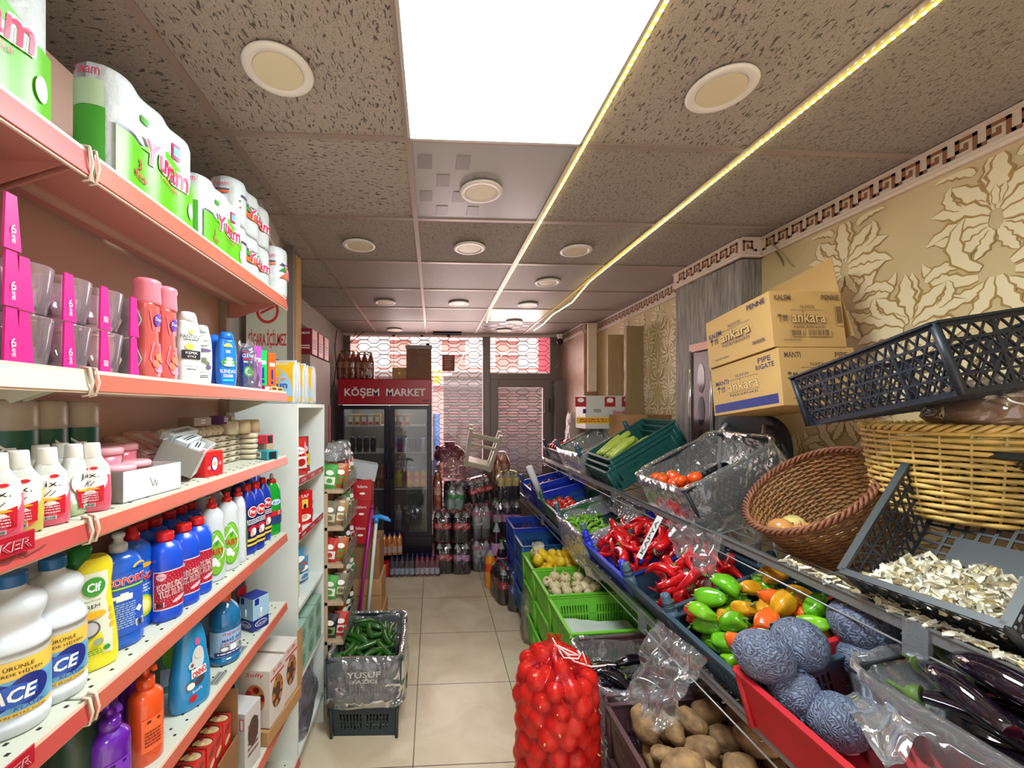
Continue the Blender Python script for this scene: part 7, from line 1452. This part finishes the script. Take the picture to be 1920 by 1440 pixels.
carton('pasta_carton', .31, .42, .235, kb, pasta('MANTI', 'PIPE RIGATE', 1), loc=(1.545, 1.745, 1.765), rot=bt, label='cardboard pasta carton with a dark blue stripe, the lower of two', cat='box')
o = carton('pasta_carton', .30, .41, .235, kb, pasta('KALEM', 'PENNE', 0), loc=(1.530, 1.775, 2.002), rot=bt, label='cardboard pasta carton with an open flap, the upper of two', cat='box')
MB().hexa([(.148, -.2, .23), (.148, .2, .23), (.151, .2, .23), (.151, -.2, .23), (.165, -.17, .40), (.165, .19, .40), (.168, .19, .40), (.168, -.17, .40)], kb).build('flap', o)
MB().hexa([(.15, -.2, .235), (.15, .2, .235), (.153, .2, .235), (.153, -.2, .235), (.19, -.2, .05), (.19, .2, .05), (.193, .2, .05), (.193, -.2, .05)], kb).build('flap', o)
chm = mat('chair_fabric', (34, 38, 48), .7, bump=.2, bscale=120); r = empty('chair', (1.665, 2.06, 1.235), R(90)); m = MB()
m.v = []; m.prof([(-.022, .215, .205), (-.026, .23, .235), (-.01, .24, .25), (.012, .24, .25), (.022, .225, .235)], chm, 3.6, 36); m.v = [(x, z, y+.26) for x, y, z in m.v]; m.build('backrest', r)
MB().box(-.2, .2, .02, .40, -.24, -.19, chm, .02).build('seat', r)
for sx in (-1, 1): MB().tube([(sx*.15, .05, .05), (sx*.15, .06, .25), (sx*.15, .05, .42), (sx*.13, .03, .46)], .012, steel, 8).build('back_frame', r); MB().tube([(sx*.2, .05, -.02), (sx*.21, .03, -.35)], .012, steel, 8).build('leg', r); MB().tube([(sx*.19, .36, -.02), (sx*.2, .38, -.30)], .012, steel, 8).build('leg', r)
tag(r, 'dark padded chair back behind the produce, carrying the pasta cartons', 'chair')
# ornate frame leaning at the pilaster
r = empty('ornate_mirror', (1.725, 2.54, 1.42), R(-90)); m = MB()
for k in range(3): m.ell(plane((0, -.003, .13+.21*k), (1, 0, 0), (0, 0, 1)), 0, 0, .035, .095, mat('mirror_dark', (50, 42, 44), .1), .001)
m.box(-.10, .10, -.002, .01, 0, .72, mat('mirror_wine', (70, 52, 54), .3)); m.build('panel', r); m = MB(); [m.tube([(sx*.10, -.005, 0), (sx*.105, -.008, .36), (sx*.10, -.005, .74)], .010, mat('mirror_chrome', (190, 186, 186), .15, .8), 8) for sx in (-1, 1)]; m.build('frame_rails', r)
MB().box(-.11, .11, -.012, .01, .73, .78, mat('mirror_top', (214, 150, 130), .4)).build('top_rail', r); tag(r, 'narrow dark ornate mirror panel with chrome rails leaning before the grey pilaster', 'mirror')
# planks and cartons by the far wallpaper
pl_ = mat('plank_wood', (166, 138, 96), .6, var=.2, vscale=4, stretch=(8, 8, .6)); plw = mat('plank_pale', (206, 186, 170), .55, var=.1, vscale=4)
for i, (px0, px1, py0, py1, Y, mm, lab) in enumerate(((1103, 1119, 607, 734, 4.10, plw, 'pale narrow plank hanging beside the far pilaster'), (1140, 1170, 627, 772, 3.72, pl_, 'short brown plank with knots leaning on the far wallpaper'), (1175, 1207, 611, 778, 3.46, mat('plank_olive', (142, 122, 84), .6, var=.15, vscale=4, stretch=(8, 8, .6)), 'wide olive brown plank leaning beside the white carton'))):
    xa = Xat(px0, Y); xb = Xat(px1, Y); z0 = Zat(py1, xa, Y)-.25 if i else Zat(py1, xa, Y); z1 = Zat(py0, xa, Y); MB().box(0, xb-xa, 0, .03 if i != 1 else .02, 0, z1-z0, mm, .002).build('plank', loc=(xa, Y, z0), label=lab, cat='plank')
def wcart(q, fx, fy, ft):
    q.rect(fy, -.28, .28, -.10, -.045, mat('carton_yellow', (240, 190, 30), .5), .0006); [q.lines(fy, -.25+.3*k, .0+.25*k, -.092, -.055, 2, mat('carton_red_ink', (170, 40, 40), .5), .001) for k in (0, 1)]
    for u in (-.24, .03, .19): q.rect(fy, u-.05, u+.05, .05, .14, mat('carton_badge', (178, 34, 52), .5), .0006); q.ell(fy, u, .11, .03, .02, paper, .001)
    q.text(fy, 'Simit', .03, .1, .03, paper, .06, .0016, shear=.1); q.text(fy, 'Ekmek', .12, -.0, .03, redp, .12, .0008, bold=.02); q.rect(fy, -.22, -.19, -.01, .03, navy, .0006); q.lines(fy, -.12, -.05, -.0, .03, 2, ink, .0006)
Y = 3.62; xa = Xat(1098, Y); xb = Xat(1178, Y)
carton('white_carton', xb-xa, .25, .30, mat('carton_pale', (206, 206, 200), .5), wcart, loc=((xa+xb)/2, Y+.13, Zat(800, xa, Y)-.02), label='white printed carton with a yellow band behind the green peppers', cat='box')
Y = 3.25; xa = Xat(1172, Y); xb = Xat(1232, Y)
carton('brown_carton', xb-xa, .3, .28, kraft, None, loc=((xa+xb)/2, Y+.15, Zat(778, xa, Y)-.28), label='brown carton behind the zucchini crate', cat='box')
Y = 3.1; xa = Xat(1233, Y); carton('brown_carton', .12, .26, .28, kraft2, None, loc=(xa+.06, Y+.14, Zat(778, xa, Y)-.28), label='darker brown carton between the zucchini crate and the pilaster', cat='box')
MB().box(1.45, 1.86, 3.0, 4.45, 1.38, 1.41, wood, .002).build('support_board', label='wooden board carrying the cartons at the far wallpaper', cat='board')
clear_bag(.20, .22, .30, 61, loc=(Xat(1082, 4.0), 4.02, 1.44), fm_=film('nut_bag', (176, 160, 150), .6, .3, 60, .8), label='mixed blue and beige bag standing in front of the white carton', cat='bag')
# ---- middle tier
cplace('mb2', (.44, .48, .17, blueC, 'slots', ((30, 66, 150),)), MX+.02, 4.10, MZ-.01, 14, 'deep blue crate at the far end of the middle tier', 0, 'deep blue crates')
cplace('mb1', (.44, .30, .20, blueC, 'slots', ((30, 66, 150),)), MX+.02, 3.70, MZ+.0, 14, 'deep blue crate next to the green tomato crate', 0, 'deep blue crates')
for k_, n in (('mb2', 14), ('mb1', 9)): pile(k_, n, [('tomd', tomato((120, 20, 34), 'plum_dark'), '', None)], 'dark red fruit in the deep blue crates', 'dark red fruit', 'fruit', .033, 0, 33, z0=.07, tilt=14)
cplace('mg', (.44, .46, .15, greenC, 'solid', ((60, 100, 90),)), MX+.02, 3.32, MZ+.0, 16, 'green crate with a few tomatoes on the middle tier')
pile('mg', 12, [('tomr', tomato(0, 0), '', None)], 'red tomato in the green crate of the middle tier', 'tomatoes in the green crate', 'tomato', .033, 0, 6, z0=.085, tilt=16, xb=(0, .6))
m = MB(); M = CM['mb1'][0]; m.prof([(0, .028), (.30, .028)], mat('tube_white', (214, 218, 226), .4), N=18); f = lambda u, v, o=0: (-(.0285+o)*math.cos(u/.0285), -(.0285+o)*math.sin(u/.0285), v); m.text(f, 'ORZAX', .0, .14, .026, navy, .13, .001, rot=PI/2); m.prof([(-.012, .031), (.0, .031)], mat('tube_cap', (190, 180, 176), .5), N=18)
m.build('paper_tube', loc=(MX-.01, 3.52, 1.01), rot=Euler((R(12), R(-24), 0)), label='white tube with navy lettering leaning on the deep blue crates', cat='tube')
cplace('mp', (.46, .56, .15, (52, 74, 88), 'slots', ((70, 96, 112),)), MX+.02, 2.80, MZ+.0, 18, 'grey blue crate lined with plastic full of short green peppers')
pile('mp', 70, [('chili2', lambda: along(lambda t: .011*(1-t**2*.8)*(1 if t > .05 else .6), lambda t: (-.04+.08*t, .018*math.sin(PI*t)-.009, .004*math.sin(5*t)), 0, 8, 8, mat('short_green', (122, 186, 40), .3, coat=.3, var=.2, vscale=30)).build('green_pepper'), '', None)], 'short green pepper in the plastic lined middle crate', 'short green peppers', 'pepper', .012, .03, 14, tilt=18, comp=.8, z0=.06, K=8, xb=(0, .85))
drape('mp', 'crinkled plastic liner with red print around the short green peppers', 13, .04, .12, film('printed_film', (214, 206, 216), .26, .35, 40, 1), .012)
cplace('mr1', (.46, .50, .12, blueC, 'solid', ((26, 48, 200),)), MX+.015, 2.24, MZ+.0, 20, 'bright blue crate of long red peppers with fat corner posts', 0)
cplace('mr2', (.46, .36, .12, (40, 58, 76), 'solid', (bgrey,)), MX+.015, 1.79, MZ+.0, 20, 'slate crate of long red peppers next to the bright blue one')
KP = [('kap%d' % v, kapya(v), '', None) for v in range(3)]
pile('mr1', 52, KP, 'long red pepper in the bright blue crate', 'long red peppers in the blue crate', 'red pepper', .025, .072, 21, tilt=20, comp=.80, z0=.03, K=14, scl=(.95, 1.2), hmax=.19)
pile('mr2', 40, KP, 'long red pepper in the slate crate', 'long red peppers in the slate crate', 'red pepper', .025, .072, 22, tilt=20, comp=.80, z0=.03, K=14, scl=(.95, 1.2), hmax=.19)
A = Vector((Xat(1198, 1.80), 1.80, Zat(1046, 1.0, 1.80))); B_ = Vector((Xat(1238, 1.82), 1.82, Zat(968, 1.1, 1.82))); v = (B_-A); nn = Vector((-.75, -.62, .0)); nn = (nn-v*nn.dot(v)/v.length_squared).normalized()
m = MB().bar(v*0, v, .026, .002, nn, mat('card_white', (186, 186, 184), .5)); f = plane(v/2+nn*.0012, v, nn.cross(v)); m.text(f, 'KAPYA', 0, 0, .014, ink, v.length*.8, .0006, bold=.02); m.build('price_card', loc=A, label='white hand lettered price card stuck between the red peppers', cat='price card')
cplace('mm', (.50, .44, .13, (52, 76, 92), 'slots', (bgrey,)), MX+.015, 1.405, MZ+.0, 20, 'grey blue crate of mixed green and orange peppers')
BP = [('bel%d' % i, bell(i, c, n), '', lab) for i, (c, n, lab) in enumerate((((96, 176, 24), 'bell_green', 'green pepper in the mixed pepper crate'), ((120, 190, 30), 'bell_lime', 'green pepper in the mixed pepper crate'), ((232, 96, 26), 'bell_orange', 'orange red pepper in the mixed pepper crate'), ((96, 176, 24), 'bell_green', 'green pepper in the mixed pepper crate'), ((222, 52, 24), 'bell_red', 'orange red pepper in the mixed pepper crate'), ((214, 150, 24), 'bell_amber', 'amber pepper in the mixed pepper crate')))]
BP = [(a, b_, 'green' if i in (0, 1, 3) else ('orange' if i in (2, 4) else 'amber'), d) for i, (a, b_, c_, d) in enumerate(BP)]
pile('mm', 52, BP, None, 'mixed peppers', 'bell pepper', .033, .024, 31, tilt=20, comp=.84, z0=.04, K=14, pit=35, scl=(.85, 1.15), hmax=.20)
cplace('mc', (.50, .50, .17, redC, 'solid'), MX-.02, .945, MZ+.0, 14, 'bright red crate with red cabbages on the middle tier', 0, bump=0)
CB = [((1432, 1230), 1.075, 0, 'blue grey cabbage on the corner post side of the red crate'), ((1496, 1208), 1.09, 1, 'blue grey cabbage beside the orange pepper, on the red crate edge'), ((1490, 1300), 1.0, 2, 'cabbage with a greenish leaf inside the red crate'), ((1568, 1352), .98, 0, 'cabbage near the front wall of the red crate beside the clear plastic'), ((1622, 1238), 1.05, 1, 'cabbage with its pale cut stump showing, at the back of the red crate'), ((1618, 1172), 1.14, 2, 'dark cabbage in the shadow under the upper rail'), ((1700, 1172), 1.14, 0, 'dark cabbage deeper in the shadow under the upper rail')]
for i, ((px, py), z, v, lab) in enumerate(CB): put('cab%d' % v, cabbage(v*3.1), pz(px, py, z), Euler(((.3, -2.4, .5), (-.5, .7, 2), (.4, -.3, 1), (.2, .5, 2.2), (1.3, -1.2, 0), (.1, 0, 1), (0, .3, 2))[i]), lab, 'cabbage', 'red cabbages', (.9, .9, .8, .84, .82, 1.0, 1.05)[i])
cplace('me', (.50, .40, .12, (30, 34, 40), 'slots'), MX+.16, .86, .985, 10, 'dark crate of eggplants under clear plastic beside the red crate')
pile('me', 18, [('eggp', eggp, '', None)], 'shiny black eggplant in the crate under clear plastic', 'eggplants near the viewer', 'eggplant', .031, .085, 41, tilt=10, ang=(-90, 8), comp=.85, z0=.03, K=14, scl=(.95, 1.15))
drape('me', 'shiny clear plastic over the eggplant crate near the viewer', 21, .10, .14, film('glossy_film', (228, 228, 232), .12, .45, 16, .9, .05), .016)
sheet([pz(1570, 1300, 1.04), pz(1760, 1245, 1.08), pz(1800, 1330, 1.09), pz(1660, 1440, 1.05)], 'loose glossy plastic flap over the stalk ends of the eggplants', 8, .014, 26, film('glossy_film'), folds=4)
# ---- lower tier: stacks of crates standing on the floor
def stack(key, Yc, W_, col, style, n, top, lab, x=.705, L_=.52, hc=.205, grp='crate stack', **kw):
    for k in range(n): cplace('%s%d' % (key, k), (L_, W_, hc-.01, col, style), x+.004*(k % 2), Yc, top-hc*(n-k)+.003, 2 if k == n-1 else 0, lab+[', the lowest of its stack', ', the middle one of its stack', ', the top one of its stack'][k+3-n if k else 0], **kw)
stack('lb', 3.72, .34, (30, 60, 170), 'slots', 3, .74, 'blue crate on the floor beside the bottle packs')
stack('la', 3.36, .30, (32, 84, 140), 'slots', 3, .70, 'steel blue crate beside the lemon crates')
pile('lb2', 9, [('tomd', tomato(0, 0), '', None)], 'dark red fruit in the top blue crate of the floor stack', 'dark red fruit low', 'fruit', .033, 0, 51, z0=.06)
stack('ll', 3.03, .30, lime, 'slots', 3, .655, 'lime green crate with lemons')
pile('ll2', 26, [('lemon', lemon, '', None)], 'yellow lemon in the lime green crate', 'lemons', 'lemon', .029, 0, 52, z0=.11, comp=.92, xb=(0, .8), scl=(1.15, 1.35))
clear_bag(.10, .12, .09, 71, loc=(.80, 3.07, .66), fm_=film('pale_bag', (226, 226, 200), .5, .3, 60, .8), label='crumpled pale bag lying on the lemons', cat='bag')
stack('lo', 2.66, .35, lime, 'slots', 3, .65, 'lime green crate with garlic bulbs')
pile('lo2', 26, [('garl', whonion, '', None)], 'cream garlic bulb in the lime green crate', 'garlic bulbs', 'garlic', .029, 0, 53, z0=.08, comp=.92, xb=(0, .75), scl=(1.1, 1.3))
stack('lp', 2.27, .37, lime, 'slots', 3, .64, 'lime green crate lined with white paper')
M = CM['lp2'][0]; m = MB(); n = 12; vs = [(.04+.42*i/n, -.16+.32*j/n, .05+.012*noise.noise(Vector((i*.5, j*.5, 1)))+.05*(1-i/n)**2) for j in range(n+1) for i in range(n+1)]; m.add(vs, [(j*(n+1)+i, j*(n+1)+i+1, (j+1)*(n+1)+i+1, (j+1)*(n+1)+i) for j in range(n) for i in range(n)], mat('lining_paper', (206, 214, 206), .7), True); m.build('lining_paper', loc=M.to_translation(), rot=M.to_3x3(), label='sheet of white paper lining the empty lime green crate', cat='paper')
stack('lg', 1.86, .38, brnC, 'slots', 3, .62, 'purple brown crate with small eggplants')
pile('lg2', 11, [('eggp', eggp, '', None)], 'black eggplant in the purple brown crate', 'eggplants low', 'eggplant', .031, .085, 54, tilt=0, ang=(150, 20), comp=.85, z0=.10, K=12, scl=(.7, .85))
drape('lg2', 'clear plastic liner spilling over the purple brown eggplant crate', 31, .06, .10, None, .014)
sheet([(.90, 1.60, .93), (.93, 1.34, .93), (.78, 1.36, .66), (.76, 1.62, .62)], 'clear plastic bag hanging from the corner post over the potato crate', 15, .03, 26)
stack('lq', 1.40, .44, brnC, 'slots', 3, .60, 'purple brown crate with potatoes', x=.70, L_=.58)
PT = [('pot%d' % v, potato(v), '', None) for v in range(4)]
pile('lq2', 44, PT, 'brown potato in the purple brown crate', 'potatoes', 'potato', .042, .016, 55, z0=.02, comp=.9, K=16, scl=(.75, 1.25), pit=20)
# ---- onion sack
SX, SY, SR, SH = .475, 1.545, .168, .90
rnd = random.Random(7); P = []; z = .04; lay = 0
while z < SH-.10:
    Rl = (SR-.036)*(1-.12*abs(z/SH-.4))*(1-.55*max(0, (z/SH-.78)/.22)**2); k = int(2*PI*Rl/.066)
    for i in range(k): a = 2*PI*(i+.5*(lay % 2)+rnd.uniform(-.12, .12))/k; P.append((Rl*math.cos(a)*rnd.uniform(.94, 1.02), Rl*math.sin(a)*rnd.uniform(.94, 1.02), z+rnd.uniform(-.010, .010), rnd.uniform(.86, 1.10)))
    for i in range(4 if Rl > .09 else 0): a = 2*PI*(i+rnd.random())/4; P.append((Rl*.45*math.cos(a), Rl*.45*math.sin(a), z, 1))
    z += .056; lay += 1
P += [(.05, .0, z, .9), (-.05, .02, z, .95), (0, -.06, z, .9), (0, 0, z+.03, .8)]
for x, y, z, s in P: put('onr', onion((206, 96, 52), 'sack_onion'), (SX+x, SY+y, z), Euler((rnd.uniform(0, 6), rnd.uniform(0, 6), 0)), 'onion inside the red net sack', 'onion', 'onions in the red net sack', s)
netm = bpy.data.materials.new('red_net'); netm.use_nodes = True; n = netm.node_tree; n.nodes.clear(); N = n.nodes.new; L = n.links.new
out = N('ShaderNodeOutputMaterial'); tr = N('ShaderNodeBsdfTransparent'); tr.inputs[0].default_value = (1, .5, .42, 1); pb_ = N('ShaderNodeBsdfPrincipled'); pb_.inputs['Base Color'].default_value = (lin(214), lin(26), lin(40), 1); pb_.inputs['Roughness'].default_value = .28; pb_.inputs['Coat Weight'].default_value = .3
uv = N('ShaderNodeTexCoord'); sep = N('ShaderNodeSeparateXYZ'); L(uv.outputs['Object'], sep.inputs[0]); at_ = N('ShaderNodeMath'); at_.operation = 'ARCTAN2'; L(sep.outputs[1], at_.inputs[0]); L(sep.outputs[0], at_.inputs[1])
def wv(src, k):
    a = N('ShaderNodeMath'); a.operation = 'MULTIPLY'; a.inputs[1].default_value = k; L(src, a.inputs[0]); s_ = N('ShaderNodeMath'); s_.operation = 'SINE'; L(a.outputs[0], s_.inputs[0]); return s_.outputs[0]
mxx = N('ShaderNodeMath'); mxx.operation = 'MAXIMUM'; L(wv(at_.outputs[0], 200), mxx.inputs[0]); L(wv(sep.outputs[2], 1500), mxx.inputs[1]); g = N('ShaderNodeMath'); g.operation = 'GREATER_THAN'; g.inputs[1].default_value = .25; L(mxx.outputs[0], g.inputs[0])
mr = N('ShaderNodeMapRange'); mr.inputs[3].default_value = .12; mr.inputs[4].default_value = .5; L(g.outputs[0], mr.inputs[0]); ms = N('ShaderNodeMixShader'); L(mr.outputs[0], ms.inputs[0]); L(tr.outputs[0], ms.inputs[1]); L(pb_.outputs[0], ms.inputs[2]); L(ms.outputs[0], out.inputs[0])
secs = []; NA = 120; NZ = 110
for j in range(NZ+1):
    z = .002+(SH-.06)*j/NZ; ring = []
    for i in range(NA):
        a = 2*PI*i/NA; best = .02+.05*(1-z/SH)
        ca, sa = math.cos(a), math.sin(a)
        for x, y, pz_, s in P:
            if abs(z-pz_) > .040: continue
            rr = .0375*s; q = rr*rr-(z-pz_)**2; 
            if q <= 0: continue
            pr = x*ca+y*sa; pe = -x*sa+y*ca
            if q-pe*pe > 0: best = max(best, pr+math.sqrt(q-pe*pe))
        ring.append(best)
    secs.append(ring)
for it in range(9):      # the net is stretched between the onions
    new = []
    for j in range(NZ+1):
        ring = []
        for i in range(NA):
            nb = [secs[j][(i+1) % NA], secs[j][i-1], secs[min(j+1, NZ)][i], secs[max(j-1, 0)][i]]; ring.append(max(secs[j][i], sum(nb)/4))
        new.append(ring)
    secs = new
rings = [[((q+.002)*math.cos(2*PI*i/NA), (q+.002)*math.sin(2*PI*i/NA), .002+(SH-.06)*j/NZ) for i, q in enumerate(ring)] for j, ring in enumerate(secs)]
last = rings[-1]
for k, (s_, dz) in enumerate(((.9, .01), (.72, .022), (.5, .032), (.28, .042), (.25, .052), (.32, .066))): rings.append([(x*s_*(1+.12*math.cos(9*math.atan2(y, x)))-.01, y*s_*(1+.12*math.cos(9*math.atan2(y, x))), z+dz) for x, y, z in last])
r = empty('onion_sack', (SX, SY, 0)); MB().loft(rings, netm, caps=(True, False)).build('net', r)
m = MB(); tw_ = mat('twine_pink_white', (240, 214, 214), .6)
m.tube([(-.02, -.05, SH+.0), (.03, -.06, SH-.02), (.06, -.07, SH-.03), (.02, -.08, SH-.02), (-.03, -.06, SH+.01), (.04, -.08, SH-.045), (.10, -.09, SH-.06), (.15, -.10, SH-.05)], .0028, tw_, 6); m.tube([(-.03, -.04, SH+.02), (.0, -.08, SH-.03), (.05, -.09, SH-.03), (.07, -.08, SH-.01), (.08, -.1, SH-.05)], .0025, tw_, 6); m.build('tie_string', r)
tag(r, 'tall red net sack of onions on the floor beside the produce crates', 'sack')
# ---- cucumber crates on the aisle floor
yc = 2.22; cx = Xat(682, yc); 
def ccr(key, z, W_, L_, H, lab, rz=0):
    M = Matrix.Translation((cx, yc, z)) @ Matrix.Rotation(R(90+rz), 4, 'Z'); put(('crate', 'cuc', L_, W_, H), lambda: crate(L_, W_, H, (40, 52, 62), 'slots', None, 'grid', fl_=.018), M.to_translation(), M.to_3x3(), lab, 'crate'); CM[key] = (M, L_, W_, H)
ccr('c0', .001, .33, .44, .17, 'dark crate on the floor at the bottom of the cucumber stack', -2); ccr('c1', .175, .36, .50, .25, 'dark crate full of cucumbers wrapped in clear plastic', 1)
pile('c1', 74, [('cuc', cuc, '', None)], 'dark green cucumber in the crate on the floor', 'cucumbers', 'cucumber', .0165, .055, 61, ins=.03, z0=.12, comp=.86, K=12, ang=(10, 45))
drape('c1', 'clear plastic wrapped around the cucumber crate', 41, .035, -.02, None, .010)
M = CM['c1'][0]; m = MB(); f = plane((-.006, 0, .15), (0, -1, 0), (0, 0, 1)); m.text(f, 'YUSUF', 0, .02, .032, mat('crate_print', (206, 206, 200), .6), .18, .0, bold=.02); m.text(f, 'YAZICI', 0, -.016, .02, mat('crate_print'), .14, .0, bold=.02); q = m.build('lettering', bpy.data.objects[[o.name for o in bpy.data.objects if o.get('label') == 'dark crate full of cucumbers wrapped in clear plastic'][0]])
